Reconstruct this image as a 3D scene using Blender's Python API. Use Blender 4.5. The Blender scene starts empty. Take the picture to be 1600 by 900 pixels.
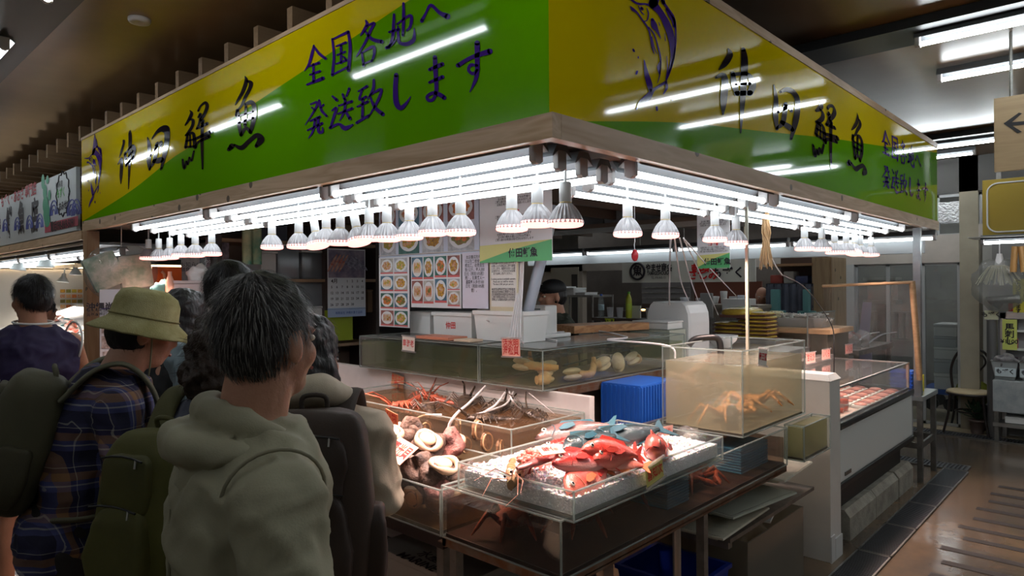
import bpy, bmesh, math, random
from mathutils import Vector, Matrix, noise
R = math.radians
PI = math.pi
sc = bpy.context.scene
col = sc.collection
rnd = random.Random(7)

# ---------------------------------------------------------------- camera
CAM_H, FPX, HOR = 1.70, 1055.0, 444.6
cam_d = bpy.data.cameras.new('camera')
cam = bpy.data.objects.new('camera', cam_d)
col.objects.link(cam)
sc.camera = cam
cam_d.sensor_width = 36.0
cam_d.lens = 36.0 * FPX / 1600.0
cam_d.shift_y = -(450 - HOR) / 1600.0
cam_d.clip_start = 0.05
CAMROT = Matrix.Rotation(R(-46.9), 3, 'Z') @ Matrix.Rotation(R(90), 3, 'X') @ Matrix.Rotation(R(-0.43), 3, 'Z')
cam.location = (0, 0, CAM_H)
cam.rotation_euler = CAMROT.to_euler()

# ---------------------------------------------------------------- world, exposure
w = bpy.data.worlds.new('world')
sc.world = w
w.use_nodes = True
w.node_tree.nodes['Background'].inputs[0].default_value = (0.75, 0.82, 1.0, 1)
w.node_tree.nodes['Background'].inputs[1].default_value = 0.06
vs = sc.view_settings
vs.view_transform = 'Standard'
vs.look = 'None'
vs.exposure = 0.92
vs.gamma = 1.0
vs.use_curve_mapping = False
sc.cycles.transparent_max_bounces = 40
sc.cycles.sample_clamp_indirect = 6.0
TUBE_E = 4.5
AISLE_E = 16.0
LED_W = 2.1         # clip lamps over the fish

# ---------------------------------------------------------------- helpers
def at(x, y, X=None, Y=None, Z=None, d=None):
    """point of the place that the photograph shows at a pixel, on the plane X=, Y= or Z= (or at a distance)"""
    v = CAMROT @ Vector(((x - 800) / FPX, (HOR - y) / FPX, -1.0))
    if X is not None: k = X / v.x
    elif Y is not None: k = Y / v.y
    elif Z is not None: k = (Z - CAM_H) / v.z
    else: k = d
    return Vector((0, 0, CAM_H)) + v * k

MATS = {}
def mat(name, c, rough=0.5, metal=0.0, bump=0.0, bscale=30.0, mott=0.0, mscale=6.0, c2=None, trans=0.0,
        coat=0.0, emit=None, es=0.0, stretch=(1, 1, 1), spec=0.5, sheen=0.0, detail=4.0, alpha=1.0, ior=1.45, sss=0.0):
    if name in MATS: return MATS[name]
    m = bpy.data.materials.new(name)
    m.use_nodes = True
    nt = m.node_tree
    b = nt.nodes['Principled BSDF']
    c = (c[0], c[1], c[2], 1)
    b.inputs['Base Color'].default_value = c
    b.inputs['Roughness'].default_value = rough
    b.inputs['Metallic'].default_value = metal
    b.inputs['Transmission Weight'].default_value = trans
    b.inputs['Coat Weight'].default_value = coat
    b.inputs['Coat Roughness'].default_value = 0.08
    b.inputs['Specular IOR Level'].default_value = spec
    b.inputs['Sheen Weight'].default_value = sheen
    b.inputs['Alpha'].default_value = alpha
    b.inputs['IOR'].default_value = ior
    b.inputs['Subsurface Weight'].default_value = sss
    b.inputs['Subsurface Radius'].default_value = (0.02, 0.01, 0.006)
    if emit:
        b.inputs['Emission Color'].default_value = (*emit, 1)
        b.inputs['Emission Strength'].default_value = es
    tc = nt.nodes.new('ShaderNodeTexCoord')
    mp = nt.nodes.new('ShaderNodeMapping')
    mp.inputs['Scale'].default_value = stretch
    nt.links.new(tc.outputs['Object'], mp.inputs['Vector'])
    if mott or c2:
        n = nt.nodes.new('ShaderNodeTexNoise')
        n.inputs['Scale'].default_value = mscale
        n.inputs['Detail'].default_value = detail
        n.inputs['Roughness'].default_value = 0.6
        nt.links.new(mp.outputs[0], n.inputs['Vector'])
        r = nt.nodes.new('ShaderNodeValToRGB')
        r.color_ramp.elements[0].position = 0.36
        r.color_ramp.elements[1].position = 0.64
        r.color_ramp.elements[0].color = c
        r.color_ramp.elements[1].color = (*c2, 1) if c2 else tuple(min(1, v * (1 - mott)) for v in c[:3]) + (1,)
        nt.links.new(n.outputs['Fac'], r.inputs[0])
        nt.links.new(r.outputs[0], b.inputs['Base Color'])
    if bump:
        n = nt.nodes.new('ShaderNodeTexNoise')
        n.inputs['Scale'].default_value = bscale
        n.inputs['Detail'].default_value = detail
        nt.links.new(mp.outputs[0], n.inputs['Vector'])
        bp = nt.nodes.new('ShaderNodeBump')
        bp.inputs['Strength'].default_value = min(1.0, bump)
        bp.inputs['Distance'].default_value = 0.01 * max(1, bump)
        nt.links.new(n.outputs['Fac'], bp.inputs['Height'])
        nt.links.new(bp.outputs[0], b.inputs['Normal'])
    MATS[name] = m
    return m

def clear_mat(name, tint=(1, 1, 1), haze=0.0, hazec=(.8, .8, .8), rough=0.02, ior=1.45):
    """thin clear or murky sheet: see-through with a fresnel shine, haze adds a milky film"""
    if name in MATS: return MATS[name]
    m = bpy.data.materials.new(name)
    m.use_nodes = True
    nt = m.node_tree
    nt.nodes.clear()
    o = nt.nodes.new('ShaderNodeOutputMaterial')
    t = nt.nodes.new('ShaderNodeBsdfTransparent'); t.inputs[0].default_value = (*tint, 1)
    g = nt.nodes.new('ShaderNodeBsdfGlossy'); g.inputs['Roughness'].default_value = rough
    lw = nt.nodes.new('ShaderNodeLayerWeight'); lw.inputs[0].default_value = .5
    pw = nt.nodes.new('ShaderNodeMath'); pw.operation = 'POWER'; pw.inputs[1].default_value = 5.0
    f = nt.nodes.new('ShaderNodeMath'); f.operation = 'MULTIPLY_ADD'; f.inputs[1].default_value = .8
    f.inputs[2].default_value = ((ior - 1) / (ior + 1)) ** 2
    nt.links.new(lw.outputs['Facing'], pw.inputs[0]); nt.links.new(pw.outputs[0], f.inputs[0])
    mx = nt.nodes.new('ShaderNodeMixShader')
    base = t
    if haze:
        d = nt.nodes.new('ShaderNodeBsdfDiffuse'); d.inputs[0].default_value = (*hazec, 1)
        tl = nt.nodes.new('ShaderNodeBsdfTranslucent'); tl.inputs[0].default_value = (*hazec, 1)
        a = nt.nodes.new('ShaderNodeMixShader'); a.inputs[0].default_value = 0.5
        nt.links.new(d.outputs[0], a.inputs[1]); nt.links.new(tl.outputs[0], a.inputs[2])
        h = nt.nodes.new('ShaderNodeMixShader'); h.inputs[0].default_value = haze
        nt.links.new(t.outputs[0], h.inputs[1]); nt.links.new(a.outputs[0], h.inputs[2])
        base = h
    nt.links.new(f.outputs[0], mx.inputs[0])
    nt.links.new(base.outputs[0], mx.inputs[1])
    nt.links.new(g.outputs[0], mx.inputs[2])
    nt.links.new(mx.outputs[0], o.inputs[0])
    MATS[name] = m
    return m

def wood_mat(name, c, c2, axis=0, scale=3.0, rough=0.5, knots=True):
    if name in MATS: return MATS[name]
    m = mat(name, c, rough)
    nt = m.node_tree
    b = nt.nodes['Principled BSDF']
    tc = nt.nodes['Texture Coordinate']
    mp = nt.nodes['Mapping']
    s = [scale * 6] * 3; s[axis] = scale * 0.5
    mp.inputs['Scale'].default_value = s
    n = nt.nodes.new('ShaderNodeTexNoise'); n.inputs['Scale'].default_value = 1.0; n.inputs['Detail'].default_value = 3
    n.inputs['Distortion'].default_value = 0.6
    nt.links.new(mp.outputs[0], n.inputs['Vector'])
    w_ = nt.nodes.new('ShaderNodeMath'); w_.operation = 'MULTIPLY'; w_.inputs[1].default_value = 9
    nt.links.new(n.outputs['Fac'], w_.inputs[0])
    fr = nt.nodes.new('ShaderNodeMath'); fr.operation = 'PINGPONG'; fr.inputs[1].default_value = 1
    nt.links.new(w_.outputs[0], fr.inputs[0])
    mx = nt.nodes.new('ShaderNodeMixRGB'); mx.inputs[1].default_value = (*c, 1); mx.inputs[2].default_value = (*c2, 1)
    nt.links.new(fr.outputs[0], mx.inputs[0])
    last = mx
    if knots:
        v = nt.nodes.new('ShaderNodeTexVoronoi'); v.inputs['Scale'].default_value = 6.5
        nt.links.new(tc.outputs['Object'], v.inputs['Vector'])
        lt = nt.nodes.new('ShaderNodeMath'); lt.operation = 'LESS_THAN'; lt.inputs[1].default_value = 0.13
        nt.links.new(v.outputs['Distance'], lt.inputs[0])
        k = nt.nodes.new('ShaderNodeMixRGB'); k.inputs[2].default_value = (c2[0] * .25, c2[1] * .25, c2[2] * .25, 1)
        nt.links.new(lt.outputs[0], k.inputs[0]); nt.links.new(mx.outputs[0], k.inputs[1])
        last = k
    nt.links.new(last.outputs[0], b.inputs['Base Color'])
    return m

def cm_spline(pts, n=6):
    """Catmull-Rom through tuples of any length"""
    if len(pts) < 3: 
        return [tuple(a + (b - a) * i / n for a, b in zip(pts[0], pts[-1])) for i in range(n + 1)]
    P = [pts[0]] + list(pts) + [pts[-1]]
    out = []
    for i in range(1, len(P) - 2):
        for j in range(n):
            t = j / n
            out.append(tuple(0.5 * (2 * b + (c - a) * t + (2 * a - 5 * b + 4 * c - d) * t * t + (3 * b - a - 3 * c + d) * t ** 3)
                             for a, b, c, d in zip(P[i - 1], P[i], P[i + 1], P[i + 2])))
    out.append(tuple(pts[-1]))
    return out

WORLD = {}     # root object -> world matrix
ROOT = {}      # part -> its root
class MB:
    def __init__(s):
        s.v = []; s.f = []; s.m = []; s.cur = 0; s.sm = []; s.smooth = False
    def add(s, vs_, fs, xf=None):
        k = len(s.v)
        s.v += [xf @ Vector(v) if xf is not None else Vector(v) for v in vs_]
        s.f += [tuple(i + k for i in f) for f in fs]
        s.m += [s.cur] * len(fs)
        s.sm += [s.smooth] * len(fs)
        return s
    def box(s, a, b, xf=None, bev=0.0):
        x0, y0, z0 = (min(a[i], b[i]) for i in range(3)); x1, y1, z1 = (max(a[i], b[i]) for i in range(3))
        e = min(bev, (x1 - x0) * .45, (y1 - y0) * .45, (z1 - z0) * .45)
        if e <= 0:
            vv = [(x, y, z) for x in (x0, x1) for y in (y0, y1) for z in (z0, z1)]
            ff = [(0, 1, 3, 2), (4, 6, 7, 5), (0, 4, 5, 1), (2, 3, 7, 6), (0, 2, 6, 4), (1, 5, 7, 3)]
            return s.add(vv, ff, xf)
        bm = bmesh.new()
        bmesh.ops.create_cube(bm, size=1)
        for v in bm.verts:
            v.co = Vector((x0 + (v.co.x + .5) * (x1 - x0), y0 + (v.co.y + .5) * (y1 - y0), z0 + (v.co.z + .5) * (z1 - z0)))
        bmesh.ops.bevel(bm, geom=list(bm.edges), offset=e, segments=2, affect='EDGES', profile=0.7)
        bm.verts.index_update()
        s.add([v.co.copy() for v in bm.verts], [tuple(v.index for v in f.verts) for f in bm.faces], xf)
        bm.free()
        return s
    def tube(s, path, r, n=10, cap=True, closed=False, xf=None, flat=1.0, up=None):
        path = [Vector(p) for p in path]
        rs = r if isinstance(r, (list, tuple)) else [r] * len(path)
        L = len(path); rings = []; nrm = None
        for i, p in enumerate(path):
            a = path[(i - 1) % L] if (closed or i > 0) else p
            b = path[(i + 1) % L] if (closed or i < L - 1) else p
            t = (b - a)
            if t.length < 1e-9: t = Vector((0, 0, 1))
            t.normalize()
            if nrm is None:
                nrm = Vector(up) if up is not None else (Vector((0, 0, 1)) if abs(t.z) < .9 else Vector((1, 0, 0)))
            nrm = nrm - t * nrm.dot(t)
            if nrm.length < 1e-6: nrm = t.orthogonal()
            nrm.normalize()
            bi = t.cross(nrm)
            rings.append([p + nrm * math.cos(q * 2 * PI / n) * rs[i] * flat + bi * math.sin(q * 2 * PI / n) * rs[i] for q in range(n)])
        vv = [v for ring in rings for v in ring]
        ff = []
        for i in range(L if closed else L - 1):
            j = (i + 1) % L
            for q in range(n):
                q2 = (q + 1) % n
                ff.append((i * n + q, i * n + q2, j * n + q2, j * n + q))
        o = s.smooth; s.smooth = True
        s.add(vv, ff, xf); s.smooth = o
        if cap and not closed:
            s.add(rings[0], [tuple(range(n))[::-1]], xf); s.add(rings[-1], [tuple(range(n))], xf)
        return s
    def lathe(s, prof, c=(0, 0, 0), n=20, xf=None, ridge=0.0, nr=0):
        """profile [(r,z)] spun about the z axis"""
        vv = []; ff = []
        for (r_, z) in prof:
            for q in range(n):
                rr = r_ * (1 + (ridge if (nr and q % 2) else 0))
                a = q * 2 * PI / n
                vv.append((c[0] + rr * math.cos(a), c[1] + rr * math.sin(a), c[2] + z))
        for i in range(len(prof) - 1):
            for q in range(n):
                q2 = (q + 1) % n
                ff.append((i * n + q, i * n + q2, (i + 1) * n + q2, (i + 1) * n + q))
        o = s.smooth; s.smooth = not ridge
        s.add(vv, ff, xf); s.smooth = o
        if prof[0][0] > 1e-5: s.add(vv[:n], [tuple(range(n))[::-1]], xf)
        if prof[-1][0] > 1e-5: s.add(vv[-n:], [tuple(range(n))], xf)
        return s
    def ell(s, c, r, n=16, m_=10, xf=None, rot=None):
        if not isinstance(r, (list, tuple)): r = (r, r, r)
        vv = []; ff = []
        M3 = rot.to_matrix() if rot is not None and hasattr(rot, 'to_matrix') else rot
        for i in range(m_ + 1):
            th = PI * i / m_
            for q in range(n):
                a = 2 * PI * q / n
                v = Vector((r[0] * math.sin(th) * math.cos(a), r[1] * math.sin(th) * math.sin(a), r[2] * math.cos(th)))
                if M3 is not None: v = M3 @ v
                vv.append(v + Vector(c))
        for i in range(m_):
            for q in range(n):
                q2 = (q + 1) % n
                ff.append((i * n + q, (i + 1) * n + q, (i + 1) * n + q2, i * n + q2))
        o = s.smooth; s.smooth = True
        s.add(vv, ff, xf); s.smooth = o
        return s
    def loft(s, rings, cap=True, xf=None, smooth=True):
        n = len(rings[0]); vv = [v for r_ in rings for v in r_]; ff = []
        for i in range(len(rings) - 1):
            for q in range(n):
                q2 = (q + 1) % n
                ff.append((i * n + q, i * n + q2, (i + 1) * n + q2, (i + 1) * n + q))
        o = s.smooth; s.smooth = smooth
        s.add(vv, ff, xf); s.smooth = o
        if cap:
            s.add(rings[0], [tuple(range(n))[::-1]], xf); s.add(rings[-1], [tuple(range(n))], xf)
        return s
    def quad(s, *p):
        return s.add(p, [tuple(range(len(p)))])
    def sheet(s, fn, nu, nv, thick=0.0):
        """surface fn(u,v) for u,v in 0..1"""
        vv = [Vector(fn(i / nu, j / nv)) for i in range(nu + 1) for j in range(nv + 1)]
        ff = [(i * (nv + 1) + j, (i + 1) * (nv + 1) + j, (i + 1) * (nv + 1) + j + 1, i * (nv + 1) + j + 1) for i in range(nu) for j in range(nv)]
        o = s.smooth; s.smooth = True
        s.add(vv, ff); s.smooth = o
        return s
    def mesh(s, name, mats, M=None):
        me = bpy.data.meshes.new(name)
        vs2 = [M @ v for v in s.v] if M is not None else s.v
        me.from_pydata([tuple(v) for v in vs2], [], s.f)
        if not isinstance(mats, (list, tuple)): mats = [mats]
        for m_ in mats: me.materials.append(m_)
        me.polygons.foreach_set('material_index', s.m)
        me.polygons.foreach_set('use_smooth', s.sm)
        me.update()
        return me
    def build(s, name, mats, parent=None, **tags):
        M = None
        if parent is not None:
            root = ROOT.get(parent, parent)
            M = WORLD[root].inverted()
        o = bpy.data.objects.new(name, s.mesh(name, mats, M))
        col.objects.link(o)
        if parent is not None:
            o.parent = parent; ROOT[o] = root
        else:
            WORLD[o] = Matrix.Identity(4)
        for k, v in tags.items(): o[k] = v
        return o

def tag(o, label, cat, group=None, kind=None):
    o['label'] = label; o['category'] = cat
    if group: o['group'] = group
    if kind: o['kind'] = kind
    return o

def thing(name, label, cat, loc=(0, 0, 0), rz=0.0, group=None):
    o = bpy.data.objects.new(name, None)
    o.empty_display_size = 0.1
    col.objects.link(o)
    o.location = loc; o.rotation_euler = (0, 0, rz)
    WORLD[o] = Matrix.Translation(loc) @ Matrix.Rotation(rz, 4, 'Z')
    return tag(o, label, cat, group)

def struct(mb, name, m):
    o = mb.build(name, m); o['kind'] = 'structure'
    return o

def proto(name, label, cat, group=None):
    return thing(name, label, cat, (0, 0, 0), 0, group)

def place(root, loc, rot=(0, 0, 0), label=None, scale=None, first=False, group=None):
    """moves the first one, copies the others with their parts and sub-parts"""
    if first: r = root
    else:
        r = root.copy(); col.objects.link(r)
        for ch in list(root.children):
            c = ch.copy(); col.objects.link(c); c.parent = r
            for g in list(ch.children):
                d = g.copy(); col.objects.link(d); d.parent = c
    r.location = loc; r.rotation_euler = rot
    if scale: r.scale = scale if isinstance(scale, (tuple, list)) else (scale,) * 3
    WORLD[r] = Matrix.LocRotScale(Vector(loc), Matrix.Rotation(0, 3, 'Z').to_euler().__class__(rot), Vector(r.scale))
    if label: r['label'] = label
    if group: r['group'] = group
    return r

def frame(origin, ux, uy):
    """matrix whose x runs along ux, y along uy"""
    ux = Vector(ux).normalized(); uy = Vector(uy); uy = (uy - ux * uy.dot(ux)).normalized(); uz = ux.cross(uy)
    M = Matrix((ux, uy, uz)).transposed().to_4x4(); M.translation = Vector(origin)
    return M

TXT = {}
def text(body, size, M, m, name='lettering', parent=None, bold=0.0, sx=1.0, align='CENTER', line=1.0, **tags):
    """lettering as a flat mesh in the frame M (x along the line, y up)"""
    key = (body, bold, align, line)
    if key not in TXT:
        c = bpy.data.curves.new('t', 'FONT'); c.body = body; c.size = 1.0; c.offset = bold
        c.align_x = align; c.align_y = 'CENTER'; c.space_line = line; c.resolution_u = 2
        o = bpy.data.objects.new('t', c); col.objects.link(o)
        dg = bpy.context.evaluated_depsgraph_get()
        me = bpy.data.meshes.new_from_object(o.evaluated_get(dg))
        TXT[key] = ([v.co.copy() for v in me.vertices], [tuple(p.vertices) for p in me.polygons])
        bpy.data.objects.remove(o); bpy.data.curves.remove(c); bpy.data.meshes.remove(me)
    vv, ff = TXT[key]
    mb = MB()
    mb.add([M @ Vector((v.x * size * sx, v.y * size, 0.0)) for v in vv], ff)
    if isinstance(parent, MB):
        parent.add(mb.v, mb.f); return parent
    return mb.build(name, m, parent, **tags)

def ribbon(mb, pts, f, n=6):
    """brush stroke through (x, y, width) mapped to the place by f(x, y)"""
    s = cm_spline([tuple(map(float, p)) for p in pts], n)
    L = []; Rr = []
    for i, (x, y, wd) in enumerate(s):
        a = s[max(0, i - 1)]; b = s[min(len(s) - 1, i + 1)]
        tx, ty = b[0] - a[0], b[1] - a[1]
        l = math.hypot(tx, ty) or 1
        nx, ny = -ty / l, tx / l
        wd = max(wd, 1.0) / 2
        L.append((x + nx * wd, y + ny * wd)); Rr.append((x - nx * wd, y - ny * wd))
    vv = [f(*p) for p in L] + [f(*p) for p in Rr]
    k = len(L)
    mb.add(vv, [(i, i + 1, k + i + 1, k + i) for i in range(k - 1)])
    for (x, y, wd) in (pts[0], pts[-1]):
        if wd > 2:
            vv = [f(x + wd / 2 * math.cos(a * PI / 5), y + wd / 2 * math.sin(a * PI / 5)) for a in range(10)]
            mb.add(vv, [tuple(range(10))])
    return mb

def evalmesh(mb, voxel=None, smooth=0, disp=None, sub=0, sfac=0.5, name='m'):
    """grows one continuous skin over closed pieces"""
    me = mb.mesh(name, [])
    o = bpy.data.objects.new('tmp', me); col.objects.link(o)
    if voxel:
        r_ = o.modifiers.new('r', 'REMESH'); r_.mode = 'VOXEL'; r_.voxel_size = voxel; r_.adaptivity = 0.0
    if smooth:
        s_ = o.modifiers.new('s', 'SMOOTH'); s_.iterations = smooth; s_.factor = sfac
    if sub:
        s_ = o.modifiers.new('u', 'SUBSURF'); s_.levels = sub; s_.render_levels = sub
    dg = bpy.context.evaluated_depsgraph_get()
    m2 = bpy.data.meshes.new_from_object(o.evaluated_get(dg))
    out = MB(); out.smooth = True
    out.add([v.co.copy() for v in m2.vertices], [tuple(p.vertices) for p in m2.polygons])
    if disp:
        nr = [v.normal.copy() for v in m2.vertices]
        for i, v in enumerate(out.v):
            out.v[i] = v + nr[i] * disp(v)
    bpy.data.objects.remove(o); bpy.data.meshes.remove(me); bpy.data.meshes.remove(m2)
    return out
def nz(v, s=1.0, k=0.0): return noise.noise(Vector((v.x * s + k, v.y * s - k, v.z * s + 2 * k)))

# common materials
WHITE = mat('white_paint', (.72, .72, .70), .4)
STEEL = mat('stainless', (.55, .55, .54), .3, 1.0, bump=.05, bscale=40)
DSTEEL = mat('dull_steel', (.30, .29, .27), .45, .9, mott=.3, mscale=12)
BLACK = mat('black_plastic', (.012, .012, .013), .4)
ACRYL = clear_mat('acrylic', (.97, .985, .98), .025, (.8, .85, .85))
EDGE = clear_mat('acrylic_edge', (.78, .84, .82), .35, (.62, .68, .66), .1)
ORD = 'nearest;second;third;fourth;fifth;sixth;seventh;eighth;ninth;tenth;eleventh;twelfth;thirteenth;fourteenth;fifteenth;sixteenth;seventeenth;eighteenth;nineteenth;twentieth;twenty-first;twenty-second;twenty-third;twenty-fourth;twenty-fifth;twenty-sixth;twenty-seventh;twenty-eighth;twenty-ninth;thirtieth;thirty-first'.split(';')
RED_INK = mat('red_ink', (.62, .01, .01), .6)
BLK_INK = mat('black_ink', (.015, .012, .02), .5)

# ================================================================ the room
CEIL = 3.12
fl = mat('wet_concrete', (.17, .115, .07), .16, bump=.12, bscale=7, c2=(.065, .055, .045), mscale=1.1, detail=8, spec=.6)
struct(MB().box((-4, -6, -.1), (26, 26, 0)), 'floor', fl)
cm_ = mat('ceiling_panel', (.21, .12, .055), .28, mott=.35, mscale=1.2, bump=.04, bscale=2.5, spec=.4)
struct(MB().box((-4, -6, CEIL), (26, 26, CEIL + .1)), 'ceiling', cm_)
wl = mat('wall_paint', (.36, .34, .30), .7, mott=.2, mscale=3)
struct(MB().box((-4.1, -6, 0), (-4, 26, CEIL)), 'wall_left', wl)
struct(MB().box((-4, -6.1, 0), (26, -6, CEIL)), 'wall_rear', wl)
struct(MB().box((-4, 26, 0), (26, 26.1, CEIL)), 'wall_far', wl)
track = mat('black_track', (.006, .006, .007), .45)
for i, X in enumerate((.80, 4.28, 7.7)):
    struct(MB().box((X - .16, -5.9, CEIL - .055), (X + .16, 25, CEIL - .002)), 'trim_%d' % (i + 1), track)

# ---------------------------------------------------------------- stall sign
XS, YS = 1.615, 1.347
XE, YE = 7.02, 6.27
ZB0, ZB1, ZT = 2.155, 2.235, 2.89
yel = mat('sign_yellow', (.72, .56, .0), .06, spec=.55)
grn = mat('sign_green', (.13, .40, .0), .06, spec=.55)
inkb = mat('sign_black', (.014, .010, .016), .07)
inkv = mat('sign_violet', (.055, .012, .24), .07)
pine = wood_mat('pine_y', (.60, .42, .27), (.46, .30, .17), 1, 2.2)
pinex = wood_mat('pine_x', (.60, .42, .27), (.46, .30, .17), 0, 2.2)
pinez = wood_mat('pine_z', (.42, .24, .13), (.32, .17, .08), 2, 2.0)

o = MB().box((XS, YS - .012, ZB0), (XS + .045, YE, ZB1)).build('wooden_beam', pine)
tag(o, 'knotty pine beam under the left-hand green and yellow sign', 'beam')
o = MB().box((XS + .046, YS - .012, ZB0), (XE, YS + .034, ZB1)).build('wooden_beam', pinex)
tag(o, 'knotty pine beam under the right-hand green and yellow sign', 'beam')

def sign_panel(parent, P, curve):
    """board split by the swooping colour boundary; P(s,z) -> place; curve = [(s,z)]"""
    g = MB(); y = MB()
    cs = cm_spline(curve, 8)
    s0, s1 = cs[0][0], cs[-1][0]
    zc = lambda c: min(ZT, max(ZB1, c[1]))
    for a, b in zip(cs, cs[1:]):
        za, zb = zc(a), zc(b)
        if za > ZB1 or zb > ZB1:
            g.add([P(a[0], ZB1), P(b[0], ZB1), P(b[0], zb), P(a[0], za)], [(0, 1, 2, 3)])
        if za < ZT or zb < ZT:
            y.add([P(a[0], za), P(b[0], zb), P(b[0], ZT), P(a[0], ZT)], [(0, 1, 2, 3)])
    mb = MB(); mb.add(g.v, g.f); mb.cur = 1; mb.add(y.v, y.f)
    # body of the board behind the printed film
    mb.cur = 2
    A, B = P(s0, ZB1, .001), P(s1, ZT, .03)
    e_ = .004
    lo = Vector((min(A.x, B.x), min(A.y, B.y), ZB1)); hi = Vector((max(A.x, B.x), max(A.y, B.y), ZT))
    if abs(hi.x - lo.x) > 1: lo.x += e_
    else: lo.y += e_
    mb.box(lo, hi)
    mb.build('panel', [grn, yel, mat('sign_back', (.2, .16, .1), .7)], parent)

EPS = .003
PL = lambda s, z, dd=0.0: Vector((XS + dd, s, z))          # left face, s = Y
PR = lambda s, z, dd=0.0: Vector((s, YS + dd, z))          # right face, s = X
def l2(x, y): p = at(x, y, X=XS); return (p.y, p.z)
def r2(x, y): p = at(x, y, Y=YS); return (p.x, p.z)
signL = thing('shop_sign', 'glossy fascia sign on the left face of the corner stall, ending at the wooden post', 'sign', (XS, 3.8, ZB1))
cur = [l2(*p) for p in ((127, 343), (202, 300), (264, 251), (299, 228), (400, 160), (517, 82), (640, 0))]
cur = [(YE, ZB1)] + cur[1:] 
e = cur[-1]; dzs = (cur[-1][1] - cur[-2][1]) / (cur[-1][0] - cur[-2][0])
cur += [(e[0] - .35, e[1] - dzs * .35), (YS + .0, ZT + .2)]
sign_panel(signL, lambda s, z, dd=0.0: PL(s, z, dd), cur)
signR = thing('shop_sign', 'glossy fascia sign on the right face of the corner stall, mostly yellow near the corner', 'sign', (4.3, YS, ZB1))
cr = [r2(*p) for p in ((907, 172), (1067, 192), (1200, 206), (1305, 217), (1384, 229), (1463, 238))]
cr = [(XS, ZB1 - .02), (cr[0][0], ZB1)] + cr[1:-1] + [(XE, cr[-1][1])]
sign_panel(signR, lambda s, z, dd=0.0: PR(s, z, dd), cr)
MB().box((XS - .005, YS, ZT), (XS + .035, YE, ZT + .02)).build('top_trim', pine, signL)
MB().box((XS, YS - .006, ZT), (XE, YS + .035, ZT + .045)).build('top_trim', pinex, signR)

# brush strokes: pixels of the crops they were read from -> (s, z) on the face
cL1 = lambda x, y: l2(110 + x / 3.6, 100 + y / 3.6)
cL2 = lambda x, y: l2(400 + x / 4., y / 4.)
cR2 = lambda x, y: r2(960 + x / 4.089, y / 4.089)
cR3 = lambda x, y: r2(1190 + x / 3.6, 110 + y / 3.6)
SEN = [[(675,262,4),(684,280,14),(668,315,12),(648,345,5)], [(672,312,6),(692,318,13),(688,350,13),(666,385,11),(650,402,7)],
 [(662,395,10),(650,470,12)], [(660,400,8),(694,392,13),(703,468,16)], [(655,434,7),(697,424,9)], [(652,468,9),(702,464,9)], [(675,400,7),(677,465,8)],
 [(634,538,9),(643,588,11),(655,545,6),(662,566,9),(672,525,7),(683,545,9),(697,490,7)],
 [(722,264,9),(736,236,8),(762,218,12),(772,240,15),(755,285,13),(735,318,11),(752,318,8),(742,352,10)],
 [(722,300,8),(735,280,10),(728,330,9),(715,360,8)],
 [(712,365,8),(772,335,13)], [(705,422,10),(792,382,17)], [(708,470,9),(722,440,10),(784,408,14)], [(745,330,13),(743,450,13),(746,590,7)]]
UO = [[(985,70,4),(992,95,15),(975,150,15),(950,195,11),(930,228,5)], [(998,97,9),(1018,108,17),(1010,142,15),(985,190,13),(965,235,9),(938,268,7),(934,292,9)],
 [(942,262,15),(950,330,17),(962,400,13)], [(985,228,11),(1018,216,18),(1037,240,19),(1035,310,19),(1015,385,14)], [(990,240,11),(985,345,14)],
 [(950,332,9),(1030,304,11)], [(950,292,7),(1030,268,9)], [(963,400,13),(990,360,13),(1015,385,14)], [(893,481,15),(910,463,23)],
 [(925,455,9),(965,472,19),(1010,432,17),(1050,402,19),(1074,424,30),(1048,462,14)]]
NAKA = [[(722,312,4),(735,350,24),(702,408,24),(665,445,6)], [(645,496,10),(688,482,22),(702,525,28),(694,640,28),(690,730,8)],
 [(752,470,18),(762,540,24),(782,598,20)], [(752,478,15),(845,474,15),(880,540,28),(862,596,24)], [(775,598,20),(866,594,20)],
 [(820,318,18),(828,400,28),(818,600,24),(803,850,5)], [(770,540,8),(860,535,14)]]
TA = [[(65,82,4),(78,160,15),(76,250,19),(84,330,11)], [(102,122,8),(140,108,17),(180,130,18),(200,180,19),(190,280,21),(163,385,10)],
 [(132,190,15),(118,290,18),(84,325,9)], [(90,235,10),(150,205,16),(165,230,10)], [(108,290,12),(150,318,20),(170,335,14)]]
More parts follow.
